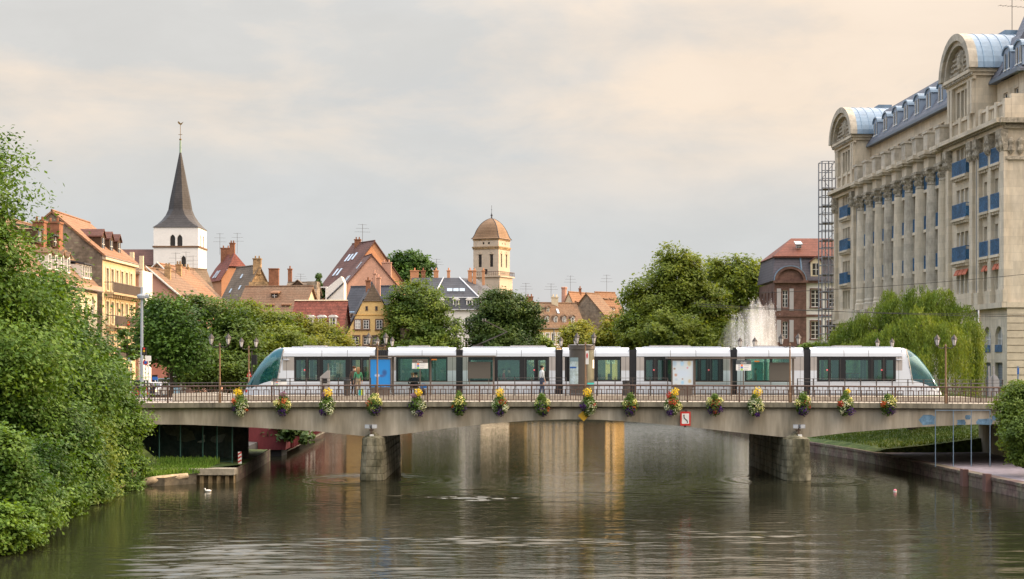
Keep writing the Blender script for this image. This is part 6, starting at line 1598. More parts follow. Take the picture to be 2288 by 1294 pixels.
b = MB(Mx @ Matrix.Translation((0, 9, 0)) @ Matrix.Rotation(R(-90), 4, 'Z')); 
for z in (12.5, 13.5, 14.5): b.box(.5+(z-12.5)*1.1, 8.5-(z-12.5)*1.1, -.04, -.003, z, z+.14)
for i in range(7): b.box(1.4+i*1.0, 1.52+i*1.0, -.045, -.004, 12.5, 13.4+min(i, 6-i)*.6)
b.build('timber_frame', M['timber'], H)
Y = 203; H, r_, Mx, f = house('red_roofed_house', 'pink house with a bright red tiled roof and three white arched dormers', px(652, Y), Y, R(-3), 6.1, 7, 3.3, 10.2, 14.0, 'plaster_pink', 'tile_red', 'x', over=.3, front=grid(.8, 3, 1.9, (5, 7.6), .9, 1.5))
for a in (2.15, 3.55, 4.95): rdorm(H, Mx, a, .55, 10.95, .85, 1.2, 1.7, 'plaster_white', 'plaster_white', 'arch')
MB(Mx).tube([(-.3, 3.5, 14.3), (6.4, 3.5, 14.3)], .13, 6).build('ridge_tiles', M['plaster_cream'], H)
# --- big orange gable ------------------------------------------
Y = 262; A_ = R(30)
H, r_, Mx, f = house('orange_gable_house', 'huge salmon orange gable with a steep wine red roof, skylights and planted terraces', px(749, Y), Y, A_, 13.6, 8.2, 3.3, 17.4, 25.9, 'plaster_orange', 'tile_wine', 'y', over=.25)
for a, q in ((4.6, .70), (5.8, .70), (3.3, .72), (4.8, .42), (6.2, .42)): skyl(H, f, a, q, .6, 1.5, A_-R(90), R(51), 0)
p = f(6, .98); chimney(H, (p.x, p.y, p.z), 1.0, .6, 'brick_red'); p = f(4, .97); aerial(H, p.x, p.y, p.z, 3.2, 1.4)
p = f(1.5, .5, 1); 
Y = 247; H2, r2, Mx2, f2 = house('pink_gable_house', 'broad pink gable with a chimney standing before the huge orange gable', px(764, Y), Y, R(16), 9.0, 6, 3.3, 17.4, 22.6, 'plaster_pink', 'tile_wine', 'y', over=.2)
p = f2(.9, .45, 1); chimney(H2, (p.x, p.y, p.z), 1.4, 1.6, 'plaster_pink', 1.0)
skyl(H2, f2, 1.4, .70, .8, 1.8, R(16)+R(90), R(50), 1)
for a, q in ((2.6, .3), (3.9, .3), (2.8, .7)): skyl(H2, f2, a, q, .55, 1.3, R(16)-R(90), R(50), 0)
tr_ = thing('terrace_house', 'white modern terrace block with two planted openings left of the pink gable', 'house', (px(735, 245), 245, 3.3)); Y = 243
b = MB(); b.box(px(698, Y), px(700.5, Y), Y, Y+4, 3.3, pz(643, Y)); b.box(px(711, Y), px(713.5, Y), Y, Y+4, 3.3, pz(643, Y)); b.box(px(727, Y), px(730, Y), Y, Y+4, 3.3, pz(643, Y)); b.box(px(698, Y), px(730, Y), Y, Y+4, pz(643, Y), pz(640.5, Y)); b.box(px(698, Y), px(766, Y), Y+.1, Y+4, 3.3, pz(672, Y))
b.prism([(px(730.01, Y), 3.3), (px(768, Y), 3.3), (px(768, Y), pz(632, Y)), (px(762, Y), pz(617, Y)), (px(730.01, Y), pz(643, Y))], Y+.2, Y+4); b.build('white_wall', M['plaster_white'], tr_)
b = MB().prism([(px(728, Y), pz(672, Y)), (px(768, Y), pz(634, Y)), (px(768, Y), pz(630, Y)), (px(728, Y), pz(668, Y))], Y+.05, Y+.19); b.build('dark_verge', M['slate_dark'], tr_)
petals('terrace_plants', [(px(705.5, Y), Y+1.2, pz(655, Y), .62, 500), (px(720, Y), Y+1.2, pz(655, Y), .75, 600)], leafmat('terrace_leaf', (.06, .12, .03), (.09, .15, .04), 1), tr_, .11, 4)
pt_ = thing('terrace_shrub', 'small dark shrub on the roof terrace left of the orange gable', 'shrub', (px(712, 250), 250, pz(645, 250)))
petals('foliage', [(px(712, 250), 250, pz(622, 250)+.3, .55, 260), (px(711, 250), 250, pz(630, 250), .5, 220), (px(714, 250), 250, pz(636, 250), .5, 200)], bpy.data.materials['terrace_leaf'], pt_, .12, 6)
MB().tube([(px(712, 250), 250, pz(648, 250)), (px(712, 250), 250, pz(622, 250))], .08, 5).build('stem', M['wood'], pt_)
# --- yellow gabled house ---------------------------------------
Y = 204; A_ = R(8); xa = px(774, Y); ca = math.cos(A_); wY = (px(890, Y)-xa)/ca
def ly(u): return (px(u, Y)-xa)/ca
def wn(u0, u1, v0, v1): return (ly(u0), pz(v1, Y), ly(u1)-ly(u0), pz(v0, Y)-pz(v1, Y))
H, r_, Mx, f = house('yellow_house', 'yellow gabled house with brown framed windows and a dark left roof slope', xa, Y, A_, wY, 9.5, 3.3, pz(748, Y), pz(630, Y), 'plaster_yellow', 'slate_dark', 'y', over=.12, hip=2.0, hipdrop=.644,
    front=[wn(785, 802, 751, 770), wn(812, 824, 751, 770), wn(832, 842, 751, 770), wn(850, 864, 751, 770)], surround='brown_frame')
MY = Mx
for k, q4 in enumerate((wn(793, 805, 715, 735), wn(811.5, 823.5, 715, 735), wn(840, 853, 715, 735))): window(H, MY, *q4, .02, 'white_frame', 'glass_light' if k == 0 else 'glass', (1, 2), 'brown_frame')
for q4 in (wn(816, 821.5, 684, 694), wn(837.5, 843, 684, 694)): window(H, MY, *q4, .02, 'brown_frame', 'glass', (0, 0))
MB(MY).box(ly(790), ly(874), -.06, -.003, pz(704.5, Y), pz(703, Y)).build('ledge', M['plaster_ochre'], H)
b = MB(MY); b.prism([(ly(811), pz(673, Y)), (ly(854), pz(673, Y)), (ly(832), pz(634, Y))], -.16, -.02); b.build('hip_tiles', M['tile_grey'], H)
p = f(3.4, .80, 1); chimney(H, (p.x, p.y, p.z), 1.0, 1.7, 'plaster_pink', .8); p = f(1.8, .9, 1); chimney(H, (p.x, p.y, p.z), .35, 1.5, 'plaster_pink', pots=1); p = f(1.4, .85, 0); chimney(H, (p.x, p.y, p.z), .55, .9, 'brick_red', pots=1)
# grey roofed neighbour left of it, low stone gable right of it
Y = 215; H, r_, Mx, f = house('slate_house', 'dark slate roofed house wedged between the red roof and the yellow gable', px(757, Y), Y, R(-20), 6.0, 8.5, 3.3, 10.8, 16.4, 'plaster_white', 'slate_dark', 'x', over=.3, front=[(.5, 8.4, .8, 1.3), (2.2, 8.4, .8, 1.3)])
rdorm(H, Mx, 1.2, .9, 11.6, 1.6, 1.4, 2, 'plaster_white', 'zinc', 'shed')
Y = 201; H, r_, Mx, f = house('low_stone_gable', 'low stone gable with a mossy roof just above the tram roof', px(872, Y), Y, R(16), 4.2, 6, 3.3, 7.2, 10.0, 'rough_stone', 'tile_grey', 'y', over=.2)
p = f(.6, .95); chimney(H, (p.x, p.y, p.z), 1.1, .5, 'rough_stone')
# --- slate mansard under the dome -----------------------------
Y = 250; k = Y/F; x0, x1 = px(920, Y), px(1074, Y)
H = thing('mansard_house', 'white house with a dark slate mansard roof and chimney row below the domed tower', 'house', ((x0+x1)/2, Y, 3.3))
Mx = frameM(x0, Y, 0, 0); wv = x1-x0; b = MB(); hs = [(1.0+i*1.75, z, .9, 1.7) for i in range(6) for z in (5.5, 8.6, 11.6)]
facade(b, Mx, wv, 3.3, pz(691, Y), hs, .2); facade(b, Mx @ Matrix.Translation((wv, 0, 0)) @ Matrix.Rotation(R(62), 4, 'Z'), 9, 3.3, pz(691, Y), [(1.2, 11.6, .9, 1.7), (4, 11.6, .9, 1.7)], .2); b.build('wall', M['plaster_white'], H)
for h in hs: window(H, Mx, *h, .18, 'white_frame', 'glass', (1, 2))
ze, zm, zr = pz(691, Y), pz(665, Y), pz(617, Y); b = MB(Mx)
c9 = (wv + 9*math.cos(R(62)), 9*math.sin(R(62)))
low = [(-.3, -.3), (wv+.2, -.3), (c9[0]+.3, c9[1]), (-.3, c9[1])]; midp = [(-.3, .5), (wv-.25, .5), (c9[0]-.5, c9[1]), (-.3, c9[1])]; top = [(-.3, 5.0), (wv-3.4, 5.0), (c9[0]-5, c9[1]-.2), (-.3, c9[1])]
vs = [(*p, ze) for p in low] + [(*p, zm) for p in midp] + [(*p, zr) for p in top]
b.add(vs, [(0, 1, 5, 4), (1, 2, 6, 5), (4, 5, 9, 8), (5, 6, 10, 9), (8, 9, 10, 11)]); b.build('mansard_roof', M['slate_dark'], H)
b = MB(Mx).tube([(wv-.25, .5, zm+.05), (wv-3.4, 5.0, zr+.05)], .12, 5).tube([(3.2, .5, zm+.05), (4.6, 5.0, zr+.05)], .10, 5).box(-.4, wv+.3, -.45, -.28, ze-.12, ze+.02).box(-.3, wv-.2, .35, .48, zm-.05, zm+.1); b.build('flashing', mat('pale_zinc', (.55, .58, .62), .4, .1, metal=.2), H)
for u in (985, 1019, 1049): rdorm(H, Mx, px(u, Y)-x0, .0, pz(689, Y), .95, 1.25, 1.2, 'plaster_white', 'plaster_white', 'arch')
for u in (1004, 1018, 1032): p_ = px(u, Y)-x0; b = MB(Mx).add([(p_-.4, 1.4, zm+1.05), (p_+.4, 1.4, zm+1.05), (p_+.4, 1.75, zm+1.5), (p_-.4, 1.75, zm+1.5)], [(0, 1, 2, 3)]); b.build('skylight', M['skylight'], H)
for u, w in ((926, 1.3), (945, .6), (974, .7), (1002, .45), (1050, .6), (1060, .5), (1080, .4)): chimney(H, Vector((px(u, 255), 255+.5, pz(617, 255)-.2)), w, .95, 'brick_red' if u % 2 else 'plaster_orange', .6, pots=1)
aerial(H, px(975, 255), 255.5, pz(610, 255), 2.2, 1.2)
# --- domed tower -------------------------------------------------
Y = 330; k = Y/F; A_ = R(-23.7); sw = 5.55
dm = thing('domed_tower', 'square pink stone church tower with a brown tiled dome, belfry louvres and a balcony', 'tower', (px(1098, Y), Y, 3.3))
x0 = px(1057, Y); y0 = Y + sw*math.sin(-A_)
MD = frameM(x0, y0, 0, A_)
st_ = mat('tower_pink_stone', (.50, .42, .33), .9, .1, .4, .08, 3)
b = MB(); zt_ = pz(533, Y); hs = [(sw*.21, pz(596, Y), .68, 2.5), (sw*.66, pz(596, Y), .68, 2.5), (sw*.36, pz(545, Y), .42, .45), (sw*.58, pz(545, Y), .42, .45), (sw*.44, pz(612, Y), .68, 1.0)]
hr = [(sw*.20, pz(596, Y), .62, 2.6), (sw*.64, pz(596, Y), .62, 2.6), (sw*.30, pz(545, Y), .35, .35), (sw*.55, pz(545, Y), .35, .35)]
MDR = MD @ Matrix.Translation((sw, 0, 0)) @ Matrix.Rotation(R(90), 4, 'Z')
facade(b, MD, sw, 3.3, zt_, hs, .35); facade(b, MDR, sw, 3.3, zt_, hr, .35); facade(b, MD @ Matrix.Translation((0, sw, 0)) @ Matrix.Rotation(R(-90), 4, 'Z'), sw, 3.3, zt_, [], .3); facade(b, MD @ Matrix.Translation((sw, sw, 0)) @ Matrix.Rotation(R(180), 4, 'Z'), sw, 3.3, zt_, [], .3)
b.build('tower_wall', st_, dm)
for Mq, L_ in ((MD, hs), (MDR, hr)):
    for h in L_:
        b = MB(Mq).box(h[0], h[0]+h[2], .26, .33, h[1], h[1]+h[3])
        if h[3] > 2:
            for j in range(10): b.box(h[0], h[0]+h[2], .12, .26, h[1]+.06+j*.25, h[1]+.14+j*.25)
        b.build('louvre', M['darkgrey'], dm)
        if h[3] > 2: MB(Mq).box(h[0]-.2, h[0]+h[2]+.2, -.12, -.003, h[1]+h[3]+.05, h[1]+h[3]+.2).box(h[0]+h[2]/2-.15, h[0]+h[2]/2+.15, -.10, -.003, h[1]+h[3]+.35, h[1]+h[3]+.55).build('window_hood', st_, dm)
b = MB(MD).box(-.22, sw+.22, -.22, sw+.22, pz(553, Y), pz(550, Y)).box(-.12, sw+.12, -.12, sw+.12, pz(556, Y), pz(553.02, Y)).box(-.1, sw+.1, -.1, sw+.1, pz(536, Y), pz(533, Y)); b.build('cornice', M['warm_stone'], dm)
b = MB(MD).box(-.75, sw+.75, -.75, sw+.75, pz(619, Y), pz(616, Y)).box(-.4, sw+.4, -.4, sw+.4, 3.3, pz(619.01, Y)); b.build('balcony_base', st_, dm)
b = MB(MD); zb_ = pz(616, Y)
for i in range(15):
    t_ = -.7 + (sw+1.4)*i/14
    for y in (-.7, sw+.7): b.box(t_-.03, t_+.03, y-.03, y+.03, zb_, zb_+.75); b.box(y-.03, y+.03, t_-.03, t_+.03, zb_, zb_+.75)
for y in (-.7, sw+.7): b.box(-.75, sw+.75, y-.05, y+.05, zb_+.75, zb_+.85); b.box(y-.05, y+.05, -.75, sw+.75, zb_+.75, zb_+.85)
b.build('balcony_railing', M['rust_iron'], dm)
prof_ = [(532.5, 3.12), (529, 2.90), (522, 2.72), (514, 2.58), (506, 2.32), (499, 1.94), (493, 1.45), (488, .85), (485, .30)]
cD = MD @ Vector((sw/2, sw/2, 0)); b = MB(MD); vs = []; fs = []; n8 = 16
for v, r in prof_:
    t_ = min(.7, max(0, (532.5-v)/40))
    for j in range(n8):
        a = R(22.5*j); c, s_ = math.cos(a), math.sin(a); q = 1/max(abs(c), abs(s_)); e = (1-t_*.75)*q + t_*.75*1.08
        vs.append((sw/2 + r*c*e*.985, sw/2 + r*s_*e*.985, pz(v, Y)))
for i in range(len(prof_)-1):
    for j in range(n8): fs.append((i*n8+j, i*n8+(j+1) % n8, (i+1)*n8+(j+1) % n8, (i+1)*n8+j))
fs += [tuple(range(n8-1, -1, -1)), tuple(range((len(prof_)-1)*n8, len(prof_)*n8))]
b.add(vs, fs); b.build('dome', mat('dome_tile', (.235, .15, .09), .8, .15, .5, .2, 5, rows=3), dm)
b = MB(MD)
for sx_, sy_ in ((1, -1), (-1, -1), (1, 1)):
    pts = []
    for v, r in prof_:
        t_ = min(.7, max(0, (532.5-v)/40)); a = math.atan2(sy_, sx_); q = math.sqrt(2); e = (1-t_*.75)*q + t_*.75*1.08; pts.append((sw/2 + r*math.cos(a)*e*.995, sw/2 + r*math.sin(a)*e*.995, pz(v, Y)))
    b.tube(pts, .07, 5)
b.build('dome_ribs', M['slate_dark'], dm)
for Mq in (MD, MDR):
    b = MB(Mq); b.prism([(sw/2-.42, pz(521, Y)), (sw/2+.42, pz(521, Y)), (sw/2+.36, pz(516, Y)), (sw/2, pz(512.5, Y)), (sw/2-.36, pz(516, Y))], -.05+.25, 1.2); b.build('dome_dormer', M['slate_dark'], dm)
b = MB(MD).lathe([(.35, pz(486, Y)), (.18, pz(484, Y)), (.12, pz(480, Y)), (.26, pz(478, Y)), (.12, pz(475, Y)), (.04, pz(472, Y)), (.03, pz(455, Y))], (sw/2, sw/2, 0), 8); b.lathe([(.02, 0), (.12, .1), (.02, .2)], (sw/2, sw/2, pz(466, Y)), 6); b.build('finial', M['slate_dark'], dm)
# --- houses right of the domed tower --------------------------------
Y = 262; x0 = px(1172, Y)
H, r_, Mx, f = house('long_yellow_house', 'yellow terrace with a brown roof and small white dormers right of the dark domed tree', x0, Y, R(22), 10.2, 6.5, 3.3, 12.3, 16.0, 'plaster_yellow', 'tile_brown', 'x', over=.3, front=[(.6+i*1.02, z, .58, 1.75, 'glass_light' if i % 2 else 'glass') for i in range(9) for z in (4.2, 6.8, 9.5)], bars=(1, 0), surround='plaster_white')
for i in range(5): rdorm(H, Mx, 2.6+i*1.5, .45, 12.85, .58, 1.05, 1.3, 'plaster_white', 'tile_brown', 'gable')
for i in range(2): rdorm(H, Mx, 3.2+i*1.7, 1.9, 14.7, .55, .7, 1.0, 'plaster_cream', 'tile_brown', 'gable')
p = f(7.2, .5); skyl(H, f, 6.6, .62, .35, 1.0, R(22), R(48), 0)
for a in (2.2, 6.6): p = f(a, .98); chimney(H, (p.x, p.y, p.z), 1.1, .9, 'brick_red' if a < 5 else 'plaster_cream', .6); aerial(H, p.x-.6, p.y, p.z+.8, 2.4, 1.2)
MB(Mx).box(5.0, 5.12, -.1, -.004, 3.4, 12.2).build('downpipe', M['grey_metal'], H); MB(Mx).box(-.1, 10.3, -.14, -.004, 9.0, 9.15).build('string_course', M['plaster_white'], H)
Y = 284; H, r_, Mx, f = house('steep_roof_house', 'house with a very steep orange roof, five shed dormers and a tall round chimney', px(1322, Y), Y, R(60), 6.2, 8.9, 3.3, 9.2, 18.6, 'plaster_cream', 'tile_orange', 'x', over=.15)
for a, q, in ((1.4, .74), (3.6, .74), (2.2, .48), (4.4, .48), (3.0, .24)):
    yy = 4.45*q; rdorm(H, Mx, a, yy-.35, 9.2+9.4*q+.15, .95, .55, .5, 'timber', 'tile_orange', 'shed', 'glass_light')
xc_ = px(1261, Y+4); MB().lathe([(.55, -8), (.46, 1.7), (.54, 1.8), (.54, 2.05), (.36, 2.1)], (xc_, Y+5, pz(668, Y+5)), 10).build('chimney', M['plaster_pink'], H)
p = f(4.2, 1.0); chimney(H, (p.x, p.y, p.z), .45, .6, 'brick_red', pots=1); p = f(.6, 1.0); aerial(H, p.x, p.y, p.z, 2.8, 1.2)
Y = 268; H, r_, Mx, f = house('dormer_row_house', 'narrow yellow house with a grey gable right of the steep orange roof', px(1353, Y), Y, R(58), 3.7, 7.0, 3.3, 14.0, 17.7, 'plaster_yellow', 'tile_brown', 'x', over=.25, front=[(.5+i*1.5, z, .8, 1.9) for i in range(2) for z in (6.6, 10.6)], surround='plaster_white', bars=(1, 1))
b = MB(Mx @ Matrix.Translation((0, 7.0, 0)) @ Matrix.Rotation(R(-90), 4, 'Z')); b.prism([(0.02, 3.4), (6.98, 3.4), (6.98, 14.0), (3.5, 17.6), (.02, 14.0)], -.03, -.004); b.build('bare_gable', M['rough_stone'], H)
Y = 278; H, r_, Mx, f = house('far_roof_house', 'orange brown roofed house with two dark dormers and a row of four little white dormers', px(1354, Y), Y, R(36), 4.0, 5.5, 3.3, 14.4, 18.3, 'plaster_yellow', 'tile_orange', 'x', over=.25)
for a in (1.5, 2.8): rdorm(H, Mx, a, 1.9, 16.9, .7, .4, .6, 'timber', 'tile_brown', 'shed')
for i in range(4): rdorm(H, Mx, .5+i*.55, .55, 15.0, .36, .75, .9, 'plaster_white', 'tile_brown', 'gable')
p = f(2.4, 1); aerial(H, p.x, p.y, p.z, 3.0, 1.2)
# --- brown mansard house by the fountain -----------------------------
Y = 195; k = Y/F; A_ = R(0)
bm2 = thing('sandstone_house', 'brown sandstone and white house with a slate mansard, red tiled upper roof and arched gable', 'house', (px(1790, Y), Y, 4.0))
x0 = px(1729, Y); xm = px(1800, Y); x1 = px(1880, Y)
sst = mat('brown_sandstone', (.155, .088, .070), .9, .22, .8, .25, 3, brick=(.9, .4, .12, .02)); M['sst'] = sst
ze = pz(632, Y); M1 = frameM(x0, Y-.5, 0, 0); M2 = frameM(xm, Y, 0, 0)
h1 = [(px(1747, Y)-x0, pz(687, Y), .62, 2.0), (px(1747, Y)-x0, pz(757, Y), .62, 2.0), (px(1747, Y)-x0, 4.9, .62, 2.0)]
h2 = [(px(u, Y)-xm, pz(v, Y), 1.05, 2.05) for u in (1812, 1850) for v in (686, 757, 825)]
b = MB(); facade(b, M1, xm-x0, 4, ze, h1, .3); b.M = M1; b.quad((xm-x0, 0, 4), (xm-x0, .5, 4), (xm-x0, .5, ze), (xm-x0, 0, ze)); b.M = None
facade(b, M1 @ Matrix.Translation((0, 12, 0)) @ Matrix.Rotation(R(-90), 4, 'Z'), 12, 4, ze, [(2+2.6*i, z, 1.0, 2.0) for i in range(4) for z in (9.3, 13)], .3); b.build('sandstone_wall', sst, bm2)
b = MB(); facade(b, M2, x1-xm, 4, ze, h2, .25); b.build('white_wall', M['plaster_white'], bm2)
for h in h1: window(bm2, M1, *h, .26, 'white_frame', 'glass', (1, 3))
for h in h2: window(bm2, M2, *h, .22, 'white_frame', 'glass', (1, 3), 'sst')
for h in h1:
    for s_ in (-1, 1): xx_ = h[0] + h[2]/2 + s_*(.62+.12); b = MB(M1).box(xx_-.36, xx_+.16 if s_ > 0 else xx_+.36, -.06, -.003, h[1]-.35, h[1]+h[3]+.1) if False else MB(M1).box(xx_-.24, xx_+.24, -.06, -.003, h[1]-.4, h[1]+h[3]+.2); b.build('shutter', mat('grey_shutter', (.42, .40, .40), .7, .1) if 'gsh' not in M else M['gsh'], bm2); M.setdefault('gsh', bpy.data.materials['grey_shutter'])
b = MB().box(x0-.15, xm+.15, Y-.85, Y-.503, ze-.05, ze+.25).box(xm+.15, x1, Y-.35, Y-.003, ze-.05, ze+.25).box(x0-.1, xm, Y-.62, Y-.502, pz(708, Y), pz(703, Y)).box(xm+.0, x1, Y-.12, Y-.003, pz(708, Y), pz(703, Y)); b.build('string_course', sst, bm2)
cx = (x0+xm)/2 - .05; n = 14; rx, rz = 1.72, 1.55; zb = ze+.25
def arc2(rx, rz): return [(cx - rx*math.cos(math.pi*i/n), zb + rz*math.sin(math.pi*i/n)) for i in range(n+1)]
b = MB().prism(arc2(rx-.2, rz-.2)[::-1], Y-.52, Y+1.5); b.build('arched_gable', sst, bm2); b = MB().prism((arc2(rx+.12, rz+.1) + arc2(rx-.2, rz-.2)[::-1])[::-1], Y-.8, Y+1.6); b.build('arch_moulding', sst, bm2); b = MB().prism((arc2(rx+.2, rz+.2) + arc2(rx+.12, rz+.1)[::-1])[::-1], Y-.82, Y+1.7); b.build('arch_cover', M['zinc'], bm2)
zm = pz(574, Y); zr = pz(525, Y); b = MB()
lo = [(x0-.2, Y-.5), (x1, Y-.5), (x1, Y+12), (x0-.2, Y+12)]; mi_ = [(x0+.15, Y+.35), (x1, Y+.35), (x1, Y+11), (x0+.15, Y+11)]
b.add([(*p, ze+.25) for p in lo] + [(*p, zm) for p in mi_], [(0, 1, 5, 4), (3, 0, 4, 7), (2, 3, 7, 6)]); b.build('mansard_roof', mat('mauve_slate', (.095, .085, .10), .65, .15, .6, .15, 5, rows=3), bm2)
b = MB(); xr_ = px(1785, Y); b.add([(x0-.05, Y+.1, zm), (x1, Y+.1, zm), (x1, Y+11.2, zm), (x0-.05, Y+11.2, zm), (xr_, Y+5.5, zr), (x1, Y+5.5, zr)], [(0, 1, 5, 4), (2, 3, 4, 5), (3, 0, 4)]); b.box(x0-.1, x1, Y+.0, Y+.34, zm-.06, zm+.12); b.build('upper_roof', mat('sandstone_house_tile', (.15, .055, .038), .85, .2, .8, .3, 5, rows=3), bm2)
o = rdorm(bm2, frameM(0, Y, 0, 0), px(1822, Y), -.35, pz(619, Y), 1.25, 1.75, 1.6, 'plaster_cream', 'tile_wine', 'gable', 'glass'); rdorm(bm2, frameM(0, Y, 0, 0), px(1778, Y+4), 1.8, pz(552, Y), .6, .35, .5, 'grey_metal', 'grey_metal', 'shed')
MB().tube([(px(1792, Y), Y-.3, pz(625, Y)), (px(1789, Y), Y+.3, zm)], .10, 6).build('zinc_valley', M['zinc'], bm2)
# ================================================================ trees
LM = {'near': leafmat('bright_leaf', (.042, .098, .014), (.120, .212, .027), .55, .32),
      'near_dark': leafmat('fresh_leaf', (.030, .076, .012), (.092, .178, .023), .5, .30),
      'mid': leafmat('mid_leaf', (.06, .115, .019), (.15, .215, .033), .32, .34),
      'dark': leafmat('dark_leaf', (.030, .065, .014), (.082, .13, .022), .35, .27),
      'plane': leafmat('plane_leaf', (.10, .155, .024), (.20, .25, .04), .28, .42),
      'gold': leafmat('yellowing_leaf', (.13, .165, .022), (.26, .265, .034), .40, .38),
      'willow': leafmat('willow_leaf', (.095, .16, .022), (.19, .25, .036), .6, .32)}
def crown(name, ells, ncl, nleaf, size, m, parent, seed, spread=.45, flat=.42, cl_r=None, lay=.46):
    """leaf-sized faces gathered in clumps spread through the volumes ells = (x,y,z, rx,ry,rz)"""
    q = np.random.RandomState(seed); E = np.array(ells, float)
    vol = (E[:, 3]*E[:, 4]*E[:, 5])**.72; k = q.choice(len(E), ncl, p=vol/vol.sum())
    d = q.randn(ncl, 3); d /= np.linalg.norm(d, axis=1)[:, None]; r = q.uniform(.25, 1.0, ncl)**.45
    r *= 1 + np.clip(.13*q.randn(ncl), -.3, .17)
    c = E[k, :3] + d*r[:, None]*E[k, 3:]
    rad = (cl_r or .22)*np.minimum(E[k, 3], E[k, 5])*q.uniform(.6, 1.35, ncl) if cl_r is None or cl_r < 1 else q.uniform(.6, 1.3, ncl)*cl_r
    per = q.poisson(nleaf, ncl) + 4; idx = np.repeat(np.arange(ncl), per); n = len(idx)
    o = np.clip(q.randn(n, 3), -1.9, 1.9)*spread; o[:, 2] *= lay; o[:, :2] *= 1.15
    P_ = c[idx] + o*rad[idx][:, None]
    Nn = d[idx]*.5 + np.array([0, 0, .65]) + q.randn(n, 3)*flat; Nn /= np.linalg.norm(Nn, axis=1)[:, None]
    t_ = np.cross(Nn, q.randn(n, 3)); t_ /= np.linalg.norm(t_, axis=1)[:, None] + 1e-9; b_ = np.cross(Nn, t_)
    s = (size*q.uniform(.55, 1.6, n))[:, None]
    V_ = np.stack([P_ - t_*s, P_ - b_*s*.55, P_ + t_*s, P_ + b_*s*.55], 1).reshape(-1, 3)
    V_[:, 2] = np.maximum(V_[:, 2], .04)
    return np_mesh(name, V_, np.arange(n*4).reshape(n, 4), m, parent)
def E_(u, v, Y, ru, rv, ry=None):
    """a crown volume given by where its middle stands (metres from view bearings) and its radii in view units"""
    k = Y/F; return (px(u, Y), Y, pz(v, Y), ru*k, (ry if ry else ru*k*.9), rv*k)
def tree(name, label, u, Y, zg, ells, ncl, nleaf, size, lm, seed, trunk_r=.25, cat='tree', group=None, cl_r=None, xoff=0):
    x = px(u, Y) + xoff; t = thing(name, label, cat, (x, Y, zg), group)
    top = max(ells, key=lambda e: e[2]+e[5]); q = random.Random(seed); b = MB()
    hub = Vector((x, Y, zg + (min(e[2] for e in ells)-zg)*.62 + .4))
    b.tube([(x, Y, zg-.3), (x+.05, Y, zg+.5), tuple(hub)], [trunk_r*1.4, trunk_r, trunk_r*.75], 8)
    for e in ells:
        m_ = Vector(e[:3]); mid = hub.lerp(m_, .5) + Vector((q.uniform(-.3, .3), q.uniform(-.3, .3), .2))
        b.tube([tuple(hub), tuple(mid), tuple(m_), tuple(m_ + Vector((0, 0, e[5]*.55)))], [trunk_r*.6, trunk_r*.42, trunk_r*.25, .02], 6)
        for i in range(5):
            a = q.uniform(0, 6.28); tip = m_ + Vector((e[3]*.75*math.cos(a), e[4]*.75*math.sin(a), e[5]*q.uniform(-.35, .65))); b.tube([tuple(mid.lerp(m_, q.random())), tuple(m_.lerp(tip, .5) + Vector((0, 0, .15))), tuple(tip)], [trunk_r*.22, trunk_r*.14, .012], 5)
    b.build('trunk', M['wood'], t)
    crown('crown', ells, ncl, nleaf, size, LM[lm], t, seed, cl_r=cl_r, lay=.46 if Y < 100 else .68); return t
# near trees on the left bank
tree('bank_tree', 'tall tree at the far left edge with its ragged top against the sky', -60, 74, 3.6, [E_(-52, 418, 74, 84, 116), E_(-80, 620, 74, 140, 140), E_(-12, 570, 74, 50, 80), E_(15, 720, 74, 86, 95), E_(-30, 800, 72, 140, 110)], 330, 230, .092, 'near', 21, .3, group='trees along the near left bank', cl_r=.95)
tree('bank_tree', 'broad leafy tree hiding the cream corner house at left', 110, 86, 3.2, [E_(95, 712, 86, 76, 92), E_(60, 780, 84, 115, 105), E_(148, 785, 86, 48, 80), E_(205, 830, 88, 46, 75), E_(120, 860, 84, 130, 90), E_(232, 815, 89, 20, 50)], 400, 225, .098, 'near_dark', 22, .28, group='trees along the near left bank', cl_r=.9)
tree('bank_tree', 'bright young tree whose branches overlap the left end of the bridge', 262, 90, 1.2, [E_(230, 905, 90, 55, 85), E_(268, 960, 89, 44, 80), E_(205, 990, 88, 70, 90), E_(272, 1040, 88.5, 34, 70), E_(225, 1080, 86, 62, 58), E_(252, 840, 90, 24, 55)], 350, 225, .088, 'near', 23, .16, group='trees along the near left bank', cl_r=.78)
tree('bank_bush', 'rounded dense bush in front, reaching down to the water at lower left', 90, 72, 1.0, [E_(95, 960, 73, 90, 75), E_(135, 1060, 74, 62, 95), E_(60, 1060, 68, 80, 85), E_(20, 930, 72, 90, 80), E_(125, 1120, 71, 58, 48), E_(190, 1090, 78, 40, 60)], 420, 220, .082, 'near_dark', 24, .16, 'bush', cl_r=.74)
tree('bank_bush', 'lowest bush at the bottom left corner of the view, hanging over the water', -10, 58, .9, [E_(15, 1120, 60, 78, 85), E_(-30, 1030, 60, 80, 80), E_(40, 1185, 58.5, 48, 52), E_(-20, 1190, 57, 75, 60), E_(80, 1130, 62, 50, 60)], 330, 215, .074, 'near', 25, .14, 'bush', cl_r=.62)
tree('bank_bush', 'shaded bush between the bright young tree and the rounded dense bush', 175, 80, .9, [E_(175, 1010, 81, 60, 90), E_(215, 1110, 82, 45, 40), E_(160, 1110, 78, 60, 50)], 230, 210, .084, 'mid', 27, .14, 'bush', cl_r=.74)
tree('sapling', 'thin leaning sapling with sparse leaves before the golden balconied house', 285, 108, 4.0, [E_(280, 765, 108, 14, 26), E_(300, 785, 108, 12, 20), E_(272, 742, 108, 10, 14)], 44, 50, .085, 'mid', 26, .07, cl_r=.42)
